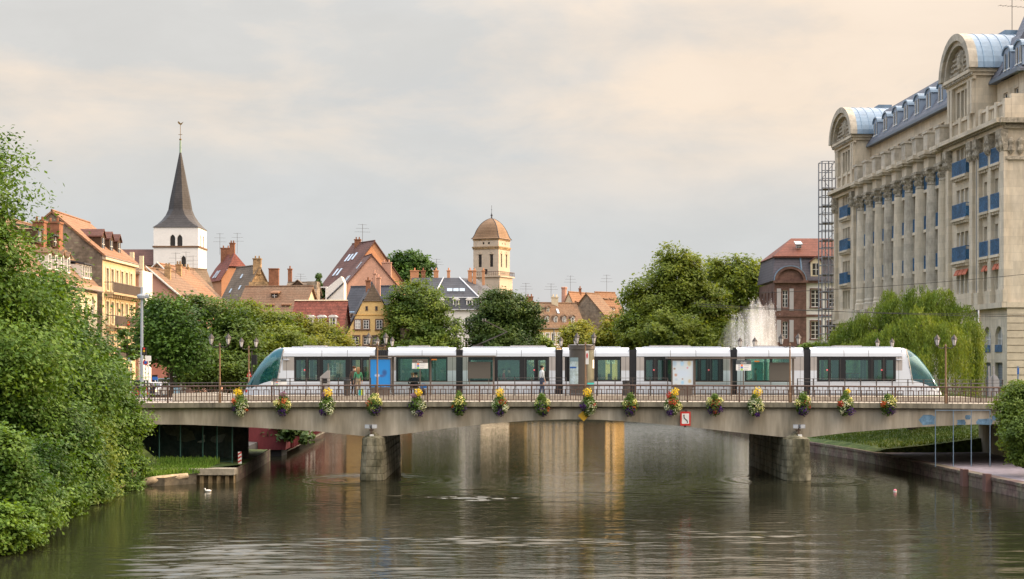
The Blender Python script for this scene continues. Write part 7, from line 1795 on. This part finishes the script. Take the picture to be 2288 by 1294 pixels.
tree('bank_bush', 'low fringe of leaves hanging into the water before the drain log', 292, 86, .6, [E_(262, 1085, 86, 40, 40), E_(295, 1050, 88, 24, 36), E_(225, 1120, 83, 45, 36), E_(160, 1150, 77, 50, 32), E_(90, 1180, 70, 50, 36)], 260, 170, .070, 'near_dark', 28, .08, 'bush', cl_r=.6)
# mid left trees before the houses
tree('street_tree', 'fresh green tree beside the tall grey post, leftmost of the street trees', 382, 128, 3.9, [E_(372, 735, 128, 52, 60), E_(345, 765, 127, 30, 40), E_(405, 790, 127, 45, 50), E_(355, 700, 130, 28, 30)], 230, 105, .125, 'near_dark', 31, .16, group='street trees left of the tram', cl_r=.95)
tree('street_tree', 'big dark tree behind the left bridge lamps', 470, 138, 3.6, [E_(460, 730, 138, 75, 70), E_(520, 760, 136, 65, 60), E_(430, 800, 135, 65, 60), E_(490, 830, 134, 80, 45), E_(560, 830, 135, 60, 45)], 380, 105, .13, 'mid', 32, .28, group='street trees left of the tram', cl_r=1.0)
tree('street_tree', 'lighter green tree above the tram nose', 600, 150, 3.4, [E_(590, 740, 150, 62, 50), E_(550, 715, 150, 38, 34), E_(625, 775, 148, 60, 45), E_(570, 800, 146, 60, 40)], 300, 105, .135, 'plane', 33, .24, group='street trees left of the tram', cl_r=1.0)
tree('street_tree', 'yellowish green tree below the red roofed house', 700, 165, 3.3, [E_(665, 745, 165, 42, 42), E_(715, 755, 165, 48, 38), E_(750, 775, 163, 34, 32), E_(690, 790, 160, 70, 30)], 280, 100, .14, 'gold', 34, .22, group='street trees left of the tram', cl_r=1.0)
# round trees in the middle
tree('round_tree', 'large domed tree with yellowish top right of the yellow house', 940, 204, 3.3, [E_(935, 688, 204, 64, 58), E_(920, 740, 203, 62, 55), E_(985, 745, 203, 50, 48), E_(950, 790, 202, 85, 45), E_(895, 705, 204, 26, 40), E_(945, 840, 203, 80, 40)], 560, 110, .155, 'mid', 41, .35, cl_r=1.15)
tree('round_tree', 'domed dark green tree left of the yellow terrace', 1120, 206, 3.3, [E_(1115, 692, 206, 58, 46), E_(1155, 715, 206, 46, 50), E_(1085, 735, 205, 42, 46), E_(1125, 770, 204, 70, 42), E_(1185, 718, 206, 26, 34), E_(1120, 830, 205, 70, 42)], 520, 110, .155, 'dark', 42, .35, cl_r=1.15)
tree('distant_tree', 'tree showing behind the huge orange gable', 915, 330, 3.3, [E_(918, 588, 330, 34, 28), E_(890, 590, 330, 22, 20), E_(945, 595, 330, 22, 22), E_(915, 615, 330, 45, 22)], 110, 80, .30, 'near_dark', 43, .4, cl_r=1.7)
tree('river_tree', 'small yellowing tree behind the kiosk column', 1292, 228, 3.3, [E_(1290, 745, 228, 32, 28), E_(1270, 760, 226, 22, 20), E_(1310, 765, 226, 24, 20)], 150, 60, .17, 'gold', 44, .14, cl_r=1.0)
tree('river_tree', 'small fresh green tree at the left foot of the large plane trees', 1365, 220, 3.3, [E_(1368, 740, 220, 26, 34), E_(1345, 760, 220, 24, 22), E_(1385, 770, 220, 30, 26)], 170, 60, .17, 'gold', 45, .14, cl_r=1.0)
tree('river_tree', 'low shrub before the yellow terrace, right of the dark domed tree', 1206, 215, 3.3, [E_(1205, 765, 215, 18, 16), E_(1222, 772, 215, 16, 10)], 44, 40, .2, 'mid', 46, .1, cl_r=.9)
# large trees right
tree('plane_tree', 'biggest plane tree with a tall pointed crown left of the fountain', 1520, 200, 3.6, [E_(1510, 625, 200, 58, 72), E_(1460, 680, 200, 68, 62), E_(1560, 690, 200, 70, 70), E_(1430, 745, 198, 52, 55), E_(1500, 750, 196, 95, 55), E_(1590, 755, 198, 60, 50), E_(1535, 592, 200, 30, 38), E_(1510, 820, 198, 110, 45)], 900, 105, .17, 'plane', 51, .5, cl_r=1.25)
tree('plane_tree', 'plane tree standing behind the top of the fountain spray', 1660, 212, 3.6, [E_(1655, 630, 212, 60, 56), E_(1700, 625, 212, 34, 46), E_(1610, 620, 212, 36, 52), E_(1670, 690, 212, 66, 55), E_(1640, 750, 210, 80, 45), E_(1650, 820, 210, 80, 40)], 640, 105, .18, 'plane', 52, .45, cl_r=1.25)
# right foreground bush
tree('corner_bush', 'dark leafy bush at the right edge hiding the end of the bridge', 2290, 86, 1.4, [E_(2285, 905, 86, 48, 50), E_(2262, 960, 87, 32, 40), E_(2310, 960, 85, 60, 60), E_(2275, 870, 88, 24, 22), E_(2285, 1010, 85, 28, 30)], 420, 110, .07, 'mid', 61, .12, 'bush', cl_r=.5)
tree('corner_bush', 'low green bush on the bank beyond the right end of the bridge', 1802, 140, 2.5, [E_(1812, 775, 135, 26, 12), E_(1795, 780, 135, 14, 8)], 40, 40, .14, 'mid', 62, .08, 'bush', cl_r=.6)
# hanging branch under the left span
hb = tree('bank_tree', 'dark tree whose lower branches hang over the red barge under the bridge', 640, 122, 3.2, [E_(610, 905, 122, 60, 60), E_(650, 965, 116, 34, 20), E_(690, 980, 115, 16, 14), E_(600, 960, 118, 40, 30)], 160, 50, .16, 'dark', 35, .2, cl_r=.8, xoff=-3)
# willow
def willow():
    Y = 121; x = px(2040, Y); t = thing('willow', 'large weeping willow with long hanging strands before the stone apartment building', 'tree', (x, Y, 1.6))
    q = np.random.RandomState(77); b = MB()
    b.tube([(x, Y, .9), (x+.1, Y, 2.6), (x-.2, Y+.2, 5.5), (x+.1, Y, 8.2)], [.5, .38, .32, .2], 9)
    heads = [(2052, 662, 120, 34), (2095, 672, 119, 46), (2140, 700, 119, 40), (2010, 690, 121, 40), (1968, 696, 122, 34), (1935, 725, 122, 40), (1890, 745, 123, 40), (1858, 768, 123, 26), (2060, 720, 115, 44), (2110, 745, 114, 40), (2000, 745, 115, 40), (1955, 765, 116, 36), (2160, 735, 117, 30), (1905, 785, 118, 30), (2060, 790, 113, 30), (2172, 775, 117, 18), (1985, 660, 124, 14), (2075, 690, 125, 40)]
    Ps, Sc = [], []
    for hu, hv, hY, hr in heads:
        h = np.array([px(hu, hY), hY, pz(hv, hY)]); r = hr*hY/F
        b.tube([(x-.1, Y+.1, 6.0), tuple((np.array([x, Y, 6.5])+h)/2 + np.array([0, 0, .9])), tuple(h - np.array([0, 0, .2]))], [.2, .13, .05], 6)
        for bu in range(int(7 + 7*r)):
            a = q.uniform(0, 6.28); rr_ = r*q.uniform(.15, 1.15); c0 = h + np.array([rr_*math.cos(a), rr_*math.sin(a)*.8, .55*r*(1-(rr_/r)**2) + q.randn()*.16])
            L0 = q.uniform(1.2, 5.2)*(1.25 if hv > 720 else 1); sway = q.randn()*.25; bw = q.uniform(.10, .30)
            for s in range(q.randint(12, 26)):
                p0 = c0 + np.array([q.randn()*bw, q.randn()*bw, q.randn()*.10]); Lh = min(p0[2]-3.4, L0*q.uniform(.55, 1.12)); n = int(Lh/.11)
                if n < 4: continue
                k = np.linspace(0, 1, n); out_ = 1-np.exp(-3*k); wv = q.uniform(0, 6)
                line = np.stack([p0[0] + math.cos(a)*out_*r*.32 + sway*k + .05*np.sin(k*7+wv), p0[1] + math.sin(a)*out_*r*.32, p0[2] + .28*np.sin(k*2.4)*(1-k) - Lh*k], 1)
                Ps.append(line + q.randn(n, 3)*.035)
    P_ = np.concatenate(Ps); P_ = P_[P_[:, 2] > 3.3]; n = len(P_)
    dz = np.stack([q.randn(n)*.35, q.randn(n)*.35, -np.ones(n)], 1); dz /= np.linalg.norm(dz, axis=1)[:, None]
    sd = np.cross(dz, q.randn(n, 3)); sd /= np.linalg.norm(sd, axis=1)[:, None]; s = q.uniform(.6, 1.3, n)[:, None]
    V_ = np.stack([P_, P_ + dz*.09*s + sd*.028*s, P_ + dz*.20*s, P_ + dz*.09*s - sd*.028*s], 1).reshape(-1, 3)
    b.build('trunk', M['wood'], t)
    np_mesh('crown', V_, np.arange(n*4).reshape(n, 4), LM['willow'], t)
willow()
# ================================================================ fountain
Yf = 184.0
fo = thing('fountain', 'tall white fountain spray rising from the river before the sandstone house', 'fountain', (px(1680, Yf), Yf, 0))
MB().lathe([(2.8, -.3), (2.9, .1), (2.7, .15), (.4, .2), (.3, .6)], (px(1680, Yf), Yf, 0), 20).build('nozzle_ring', M['grey_metal'], fo)
sprm = bpy.data.materials.new('spray_mist'); t_ = nodes(sprm); o = t_.nodes.new('ShaderNodeOutputMaterial'); l_ = t_.links.new
vol = t_.nodes.new('ShaderNodeVolumePrincipled'); vol.inputs['Color'].default_value = (.97, .98, 1, 1); vol.inputs['Anisotropy'].default_value = .2
g = t_.nodes.new('ShaderNodeNewGeometry'); mp = t_.nodes.new('ShaderNodeMapping'); l_(g.outputs['Position'], mp.inputs[0]); mp.inputs['Scale'].default_value = (1.5, .9, .10)
nn = t_.nodes.new('ShaderNodeTexNoise'); l_(mp.outputs[0], nn.inputs[0]); nn.inputs['Scale'].default_value = 1.3; nn.inputs['Detail'].default_value = 4
mr1 = t_.nodes.new('ShaderNodeMapRange'); l_(nn.outputs[0], mr1.inputs[0]); mr1.inputs[1].default_value = .44; mr1.inputs[2].default_value = .62; mr1.inputs[3].default_value = .08; mr1.inputs[4].default_value = 1.0
sp_ = t_.nodes.new('ShaderNodeSeparateXYZ'); l_(g.outputs['Position'], sp_.inputs[0])
mr2 = t_.nodes.new('ShaderNodeMapRange'); l_(sp_.outputs[0], mr2.inputs[0]); mr2.inputs[1].default_value = px(1610, Yf); mr2.inputs[2].default_value = px(1690, Yf); mr2.inputs[3].default_value = .10; mr2.inputs[4].default_value = 1.0
m1 = t_.nodes.new('ShaderNodeMath'); m1.operation = 'MULTIPLY'; l_(mr1.outputs[0], m1.inputs[0]); l_(mr2.outputs[0], m1.inputs[1])
m2_ = t_.nodes.new('ShaderNodeMath'); m2_.operation = 'MULTIPLY'; l_(m1.outputs[0], m2_.inputs[0]); m2_.inputs[1].default_value = 1.5
mr3 = t_.nodes.new('ShaderNodeMapRange'); l_(sp_.outputs[2], mr3.inputs[0]); mr3.inputs[1].default_value = 6.0; mr3.inputs[2].default_value = 13.6; mr3.inputs[3].default_value = 1.0; mr3.inputs[4].default_value = .20
m3_ = t_.nodes.new('ShaderNodeMath'); m3_.operation = 'MULTIPLY'; l_(m2_.outputs[0], m3_.inputs[0]); l_(mr3.outputs[0], m3_.inputs[1])
l_(m3_.outputs[0], vol.inputs['Density']); l_(vol.outputs[0], o.inputs['Volume'])
b = MB(); q = random.Random(3)
top_ = [(1600, 780), (1606, 758), (1614, 738), (1624, 720), (1634, 707), (1644, 697), (1652, 692), (1660, 688), (1667, 683), (1673, 682), (1678, 674), (1683, 663), (1688, 676), (1694, 661), (1700, 677), (1706, 683), (1712, 675), (1717, 680), (1721, 664), (1725, 675), (1729, 679), (1732, 692), (1735, 715), (1737, 745), (1738, 775)]
n = len(top_); vs = []; fs = []; kk = 8
for i, (u, v) in enumerate(top_):
    x = px(u, Yf); h = pz(v, Yf); hw = .5 + 1.3*math.sin(math.pi*(i+.5)/n)
    for j in range(kk+1):
        a = math.pi*j/kk; vs.append((x, Yf - hw*math.cos(a), .05 + (h-.05)*math.sin(a)**.35))
for i in range(n-1):
    for j in range(kk): c = i*(kk+1)+j; fs.append((c, c+kk+1, c+kk+2, c+1))
    c = i*(kk+1); fs.append((c, c+kk, c+2*kk+1, c+kk+1))
fs += [tuple(range(kk+1)), tuple(range((n-1)*(kk+1)+kk, (n-1)*(kk+1)-1, -1))]
b.add(vs, fs); b.build('spray', sprm, fo)
drop = mat('water_drops', (.85, .87, .9), .3, .05)
q = np.random.RandomState(3); Ps = []; Sz = []
for ju, jv in [(1660, 700), (1671, 690), (1683, 668), (1694, 665), (1703, 684), (1720, 667), (1730, 682), (1648, 706), (1638, 700)]:
    n = 260; h = pz(jv, Yf); x0 = px(1690 + (ju-1690)*.85, Yf); x1 = px(ju, Yf); k = q.rand(n)**.6
    Ps.append(np.stack([x0 + (x1-x0)*k + q.randn(n)*(.05+.16*k), Yf + q.randn(n)*.35, h*k + q.randn(n)*.15], 1)); Sz.append(np.stack([q.uniform(.012, .03, n), q.uniform(.03, .12, n)], 1))
P_ = np.concatenate(Ps); S_ = np.concatenate(Sz); P_[:, 2] = np.maximum(P_[:, 2], .15); n = len(P_)
a = q.uniform(0, 3.14, n); ex_ = np.stack([np.cos(a), np.sin(a), np.zeros(n)], 1)*S_[:, :1]; ez = np.stack([q.randn(n)*.01, q.randn(n)*.01, np.ones(n)], 1)*S_[:, 1:]
V_ = np.stack([P_-ez, P_-ex_, P_+ez, P_+ex_], 1).reshape(-1, 3)
tag(np_mesh('droplets', V_, np.arange(n*4).reshape(n, 4), drop, fo), kind='stuff')
# ================================================================ left street furniture
Yl = 113.0; t = thing('tall_lamp_post', 'tall grey lamp post with a wide flat head left of the street trees', 'lamp post', (px(317, Yl), Yl, 4.2)); x = px(317, Yl)
gm2 = mat('grey_post_paint', (.34, .38, .42), .5, .06)
MB().lathe([(.16, 0), (.14, .5), (.11, 2), (.085, pz(660, Yl)-4.2), (.085, pz(642, Yl)-4.2), (.05, pz(641, Yl)-4.2)], (x, Yl, 4.2), 10).build('post', gm2, t)
MB().lathe([(.12, -.18), (.30, -.14), (.34, 0), (.30, .10), (.10, .16)], (x, Yl, pz(662, Yl)), 14).build('lamp_head', gm2, t)
MB(Matrix.Translation((x+.38, Yl-.1, pz(662, Yl))) @ Matrix.Rotation(R(90), 4, 'X')).lathe([(.14, -.08), (.16, 0), (.10, .06)], (0, 0, 0), 10).build('loudspeaker', gm2, t)
def sign_post(label, u, Y, vtop, plates, name='traffic_sign', lean=0):
    zb = 4.1; x = px(u, Y); t = thing(name, label, 'sign', (x, Y, zb), None)
    MB().tube([(x, Y, zb), (x+lean, Y, pz(vtop, Y))], .045, 7).build('post', M['white_metal'], t)
    for (du, v0, v1, w, m, kind) in plates:
        cx_ = px(u+du, Y)+lean*.8; z0, z1 = pz(v1, Y), pz(v0, Y); hw = w*Y/F/2
        if kind == 'disc': MB(Matrix.Translation((cx_, Y-.08, (z0+z1)/2)) @ Matrix.Rotation(R(90), 4, 'X')).lathe([((z1-z0)/2, -.01), ((z1-z0)/2, .01)], (0, 0, 0), 16).build('disc', m, t)
        elif kind == 'tri': 
            MB().prism([(cx_-hw, z0), (cx_+hw, z0), (cx_, z1)], Y-.08, Y-.06).build('triangle', M['red_paint'], t); MB().prism([(cx_-hw*.6, z0+.1), (cx_+hw*.6, z0+.1), (cx_, z1-.22)], Y-.09, Y-.081).build('triangle_face', M['white_paint'], t)
        else: MB().box(cx_-hw, cx_+hw, Y-.09, Y-.06, z0, z1).build('plate', m, t)
    return t
t = sign_post('white direction board with coloured marks on a white post at the left bridge end', 292, 110, 790, [(0, 794, 807, 13, M['white_paint'], 'plate')])
x = px(292, 110); z = pz(800, 110)
for dx, m in ((-.12, M['blue_paint']), (.02, OCOL[2]), (.12, M['red_paint'])): MB().box(x+dx-.04, x+dx+.04, 109.895, 109.908, z-.06, z+.09).build('mark', m, t)
sign_post('white board leaning on a white post right of the tall grey lamp post', 334, 109, 796, [(0, 795, 807, 13, M['white_paint'], 'plate')], lean=-.08)
t = sign_post('red no stopping disc on a post beside the traffic light', 326, 110, 778, [(0, 804, 816, 12, M['red_paint'], 'disc'), (0, 806.5, 813.5, 7, M['blue_paint'], 'disc')])
for o in t.children:
    if o.name.startswith('disc') and o.data.materials[0] == M['blue_paint']: o.location.y -= .02
tl_ = thing('traffic_light', 'dark traffic light head on the post beside the red disc', 'traffic light', (px(324, 110), 109.8, pz(794, 110))); x = px(324, 110)
MB().box(x-.13, x+.13, 109.7, 109.94, pz(794, 110), pz(776, 110)).build('housing', M['black'], tl_)
for k in range(3): MB(Matrix.Translation((x, 109.69, pz(779+k*5.6, 110))) @ Matrix.Rotation(R(90), 4, 'X')).lathe([(.075, -.01), (.07, .01)], (0, 0, 0), 10).build('lens', [M['red_paint'], M['yellow_paint'], M['darkgrey']][k], tl_)
tl2 = thing('traffic_light', 'dark traffic light on the far lamp behind the tram nose', 'traffic light', (px(566, 112), 112, 4.2)); x = px(566, 112)
MB().tube([(x-.1, 112, 4.2), (x-.1, 112, pz(785, 112))], .05, 6).build('post', M['iron'], tl2); MB().box(x-.05, x+.25, 111.8, 112.1, pz(815, 112), pz(793, 112)).build('housing', M['black'], tl2)
sign_post('red bordered warning triangle left of the tram windscreen', 557, 111, 826, [(0, 826, 842, 11, M['white_paint'], 'tri')], name='warning_sign')
t = sign_post('small blue plate sign on the pink wall behind the railing', 347, 150, 842, [(0, 842, 849, 12, M['blue_paint'], 'plate')], name='street_sign')
# shop fronts, awning, orange works sign
sf = thing('shop_front', 'low terracotta shop front with grey shutters behind the left railing', 'shop', (px(385, 158), 158, 3.2)); Ys = 158
MB().box(px(338, Ys), px(372, Ys), Ys, Ys+3, 3.0, pz(808, Ys)).build('wall', mat('terracotta_wall', (.42, .17, .125), .9, .1, 1), sf)
MB().box(px(376, Ys), px(420, Ys), Ys+.3, Ys+3, 3.0, pz(828, Ys)).build('wall', mat('brown_front', (.16, .10, .085), .9, .2, 1), sf)
for u in (386, 394, 402, 410): MB().box(px(u, Ys), px(u+4.5, Ys), Ys+.2, Ys+.29, 3.1, pz(836, Ys)).build('shutter', mat('pale_shutter', (.34, .33, .30), .8, .1) if 'psh' not in M else M['psh'], sf); M.setdefault('psh', bpy.data.materials['pale_shutter'])
MB().box(px(340, Ys), px(352, Ys), Ys-.05, Ys-.003, pz(870, Ys), pz(838, Ys)).build('doorway', M['black'], sf)
pb = thing('poster_board', 'slanted pale board standing below the golden house at the left end of the railing', 'board', (px(282, 118), 118, 4.1)); b = MB()
b.prism([(px(276, 118), pz(868, 118)), (px(286, 118), pz(868, 118)), (px(286, 118), pz(845, 118)), (px(275, 118), pz(832, 118))], 117.9, 118.0); b.build('panel', mat('pale_board', (.42, .40, .36), .8, .1), pb); MB().box(px(282, 118)-.05, px(282, 118)+.05, 118.01, 118.1, 4.0, pz(850, 118)).build('leg', M['iron'], pb)
# cars and bicycles behind the left railing
def car(label, u, Y, ang, col, zg, name='parked_car', lamp=False, van=False):
    x = px(u, Y); t = thing(name, label, 'car', (x, Y, zg), 'cars on the left street'); Mx = frameM(x, Y, zg, ang); m = mat('car_paint', col, .3, .05, 1, spec=.5, coat=.5)
    b = MB(Mx); top = 1.9 if van else 1.42
    body = [(-2.1, .32), (2.05, .32), (2.12, .62), (1.95, .86), (1.1, .94), (-1.95, .98), (-2.12, .8)]
    b.prismx([(p[0], p[1]) for p in body], -.86, .86); b.build('body', m, t)
    cab_ = [(-1.95, .96), (1.05, .93), (.45, top), (-1.5, top)] if not van else [(-2.05, .96), (1.3, .93), (.9, top), (-2.05, top)]
    b = MB(Mx).prismx(cab_, -.76, .76); b.build('cabin', m, t)
    b = MB(Mx)
    for s in (-1, 1): b.prismx([(cab_[0][0]+.25, 1.0), (cab_[1][0]-.12, 1.0), (cab_[2][0]-.06, top-.1), (cab_[3][0]+.12, top-.1)], *sorted((s*.765, s*.77)))
    b.build('side_windows', M['glass'], t)
    y1, z1 = cab_[1]; y2, z2 = cab_[2]; b = MB(Mx).add([(-.68, y1-.03, z1+.06), (.68, y1-.03, z1+.06), (.62, y2+.06, z2-.08), (-.62, y2+.06, z2-.08)], [(0, 1, 2, 3)]); b.v = [(p[0], p[1], p[2]+.012) for p in b.v]; b.build('windscreen', M['glass'], t)
    for sx_ in (-.8, .8):
        for yy in (-1.35, 1.35):
            w = MB(Mx @ Matrix.Translation((sx_, yy, .32)) @ Matrix.Rotation(R(90), 4, 'Y')).lathe([(.24, -.1), (.32, -.09), (.32, .09), (.24, .1)], (0, 0, 0), 14).build('wheel', M['black'], t)
            MB(Mx @ Matrix.Translation((sx_, yy, .32)) @ Matrix.Rotation(R(90), 4, 'Y')).lathe([(.18, -.105), (.2, 0), (.18, .105)], (0, 0, 0), 10).build('rim', M['grey_metal'], w)
    for sx_ in (-.6, .6):
        hm = M['lit_headlight'] if lamp else M['lantern_glass']; MB(Mx).box(sx_-.16, sx_+.16, 2.0, 2.13, .62, .78).build('headlight', hm, t); MB(Mx).box(sx_-.14, sx_+.14, -2.14, -2.05, .66, .84).build('tail_light', M['red_paint'], t)
    return t
lh = bpy.data.materials.new('lit_headlight'); tt = nodes(lh); e = tt.nodes.new('ShaderNodeEmission'); e.inputs[0].default_value = (1, .72, .38, 1); e.inputs[1].default_value = 5; oo = tt.nodes.new('ShaderNodeOutputMaterial'); tt.links.new(e.outputs[0], oo.inputs[0]); M['lit_headlight'] = lh
car('white car with lit headlights coming towards the bridge behind the left railing', 348, 150, R(176), (.62, .63, .66), 3.4, lamp=True)
car('dark blue car parked below the slanted pale board', 287, 135, R(100), (.03, .045, .09), 3.75)
car('pale blue van parked right of the white car with lit headlights', 379, 158, R(160), (.22, .36, .48), 3.2, van=True)
bc = thing('bicycle', 'bicycle leaning at the left end of the bridge behind the railing', 'bicycle', (px(312, 104), 104, 4.25)); x = px(312, 104); z = 4.25
for s in (-.52, .52):
    w = MB(); w.tube([(x+s+.33*math.cos(i*math.pi/9), 104, z+.34+.33*math.sin(i*math.pi/9)) for i in range(19)], .02, 5); w.build('wheel', M['black'], bc)
b = MB(); 
for p, q_ in (((-.52, .34), (-.2, .8)), ((-.2, .8), (.35, .85)), ((-.05, .32), (.38, .8)), ((-.52, .34), (-.05, .32)), ((-.05, .32), (-.22, .88)), ((.52, .34), (.36, .95))): b.tube([(x+p[0], 104, z+p[1]), (x+q_[0], 104, z+q_[1])], .02, 5)
b.build('frame', M['red_paint'], bc); MB().box(x-.34, x-.1, 103.94, 104.06, z+.88, z+.94).build('saddle', M['black'], bc); MB().tube([(x+.36, 103.75, z+1.0), (x+.36, 104, z+.95), (x+.36, 104.25, z+1.0)], .018, 5).build('handlebar', M['black'], bc)
# ================================================================ right side furniture
Yg = 122
gt = thing('sculpted_gate', 'grey curved metal gate leaf with two raised posts before the apartment building corner', 'gate', (px(2220, Yg), Yg, 4.1)); gmm = mat('gate_grey', (.36, .35, .38), .5, .08)
b = MB().prism([(px(2208, Yg), 4.1), (px(2233, Yg), 4.1), (px(2233, Yg), pz(850, Yg)), (px(2229, Yg), pz(842, Yg)), (px(2221, Yg), pz(835, Yg)), (px(2215, Yg), pz(843, Yg)), (px(2208, Yg), pz(838, Yg))], Yg, Yg+.08); b.build('leaf', gmm, gt)
for u in (2209, 2220): MB().box(px(u, Yg)-.05, px(u, Yg)+.05, Yg-.1, Yg-.004, 4.1, pz(818, Yg)).build('post', gmm, gt)
t = thing('blue_post', 'slim grey blue marker post at the right end before the rusticated wall', 'post', (px(2275, 118), 118, 4.1)); MB().box(px(2273.5, 118), px(2276.5, 118), 118, 118.1, 4.1, pz(818, 118)).build('shaft', mat('blue_grey', (.22, .27, .36), .5, .1), t); MB().box(px(2273, 118), px(2277, 118), 117.98, 117.999, pz(836, 118), pz(822, 118)).build('band', M['blue_paint'], t)
# blue posts fence under the right end of the bridge, benches and bin on the lawn
fb = thing('blue_fence', 'pale blue metal fence on the quay at the right end of the bridge', 'fence', (px(2150, 92.8), 92.8, .8)); bl = mat('pale_blue_paint', (.15, .22, .29), .5, .15)
us = (2090, 2130, 2170, 2212)
for u in us: x = px(u, 92.9); MB().box(x-.02, x+.02, 92.88, 92.92, .75, pz(916, 92.9)).build('post', bl, fb)
b = MB()
for v in (917,): b.tube([(px(2090, 92.9), 92.9, pz(v, 92.9)), (px(2212, 92.9), 92.9, pz(v, 92.9))], .018, 5)
b.build('rail', bl, fb)
def bench2(label, u, Y, zg):
    x = px(u, Y); t = thing('park_bench', label, 'bench', (x, Y, zg), 'benches on the lawn'); MB().box(x-.8, x+.8, Y-.2, Y+.2, zg+.42, zg+.48).build('seat', M['white_metal'], t); MB().box(x-.8, x+.8, Y+.24, Y+.28, zg+.55, zg+.9).build('backrest', M['white_metal'], t)
    for s in (-.65, .65): MB().box(x+s-.04, x+s+.04, Y-.18, Y+.22, zg, zg+.42).build('leg', M['iron'], t)
bench2('pale bench left of the willow trunk under the bridge', 2014, 128, 1.2); bench2('pale bench right of the willow trunk under the bridge', 2088, 128, 1.5)
t = thing('litter_bin', 'dark bin on a post on the lawn beside the willow trunk', 'bin', (px(2011, 126), 126, 1.0)); x = px(2011, 126); MB().box(x-.04, x+.04, 125.96, 126.04, .9, 3.0).build('post', M['iron'], t); MB().box(x+.05, x+.42, 125.8, 126.2, 1.3, 2.2).build('drum', M['black'], t)
# overhead wires
wr = mat('wire_black', (.02, .02, .02), .6, .05)
def wire(label, a, c, sag=.15):
    a, c = Vector(a), Vector(c); pts = [tuple(a.lerp(c, i/10) - Vector((0, 0, sag*4*(i/10)*(1-i/10)))) for i in range(11)]; tag(MB().tube(pts, .016, 4).build('overhead_wire', wr), label, 'wire', 'overhead tram wires')
wire('overhead wire crossing the columns from the apartment building corner', (px(1690, 112), 112, pz(655, 112)), (px(2300, 112), 112, pz(612, 112)))
wire('upper overhead wire crossing the willow and the fountain top', (px(1560, 110), 110, pz(684, 110)), (px(2300, 110), 110, pz(702, 110)))
wire('lower overhead wire crossing the willow and the fountain', (px(1560, 109.5), 109.5, pz(679, 109.5)), (px(2300, 109.5), 109.5, pz(708, 109.5)))
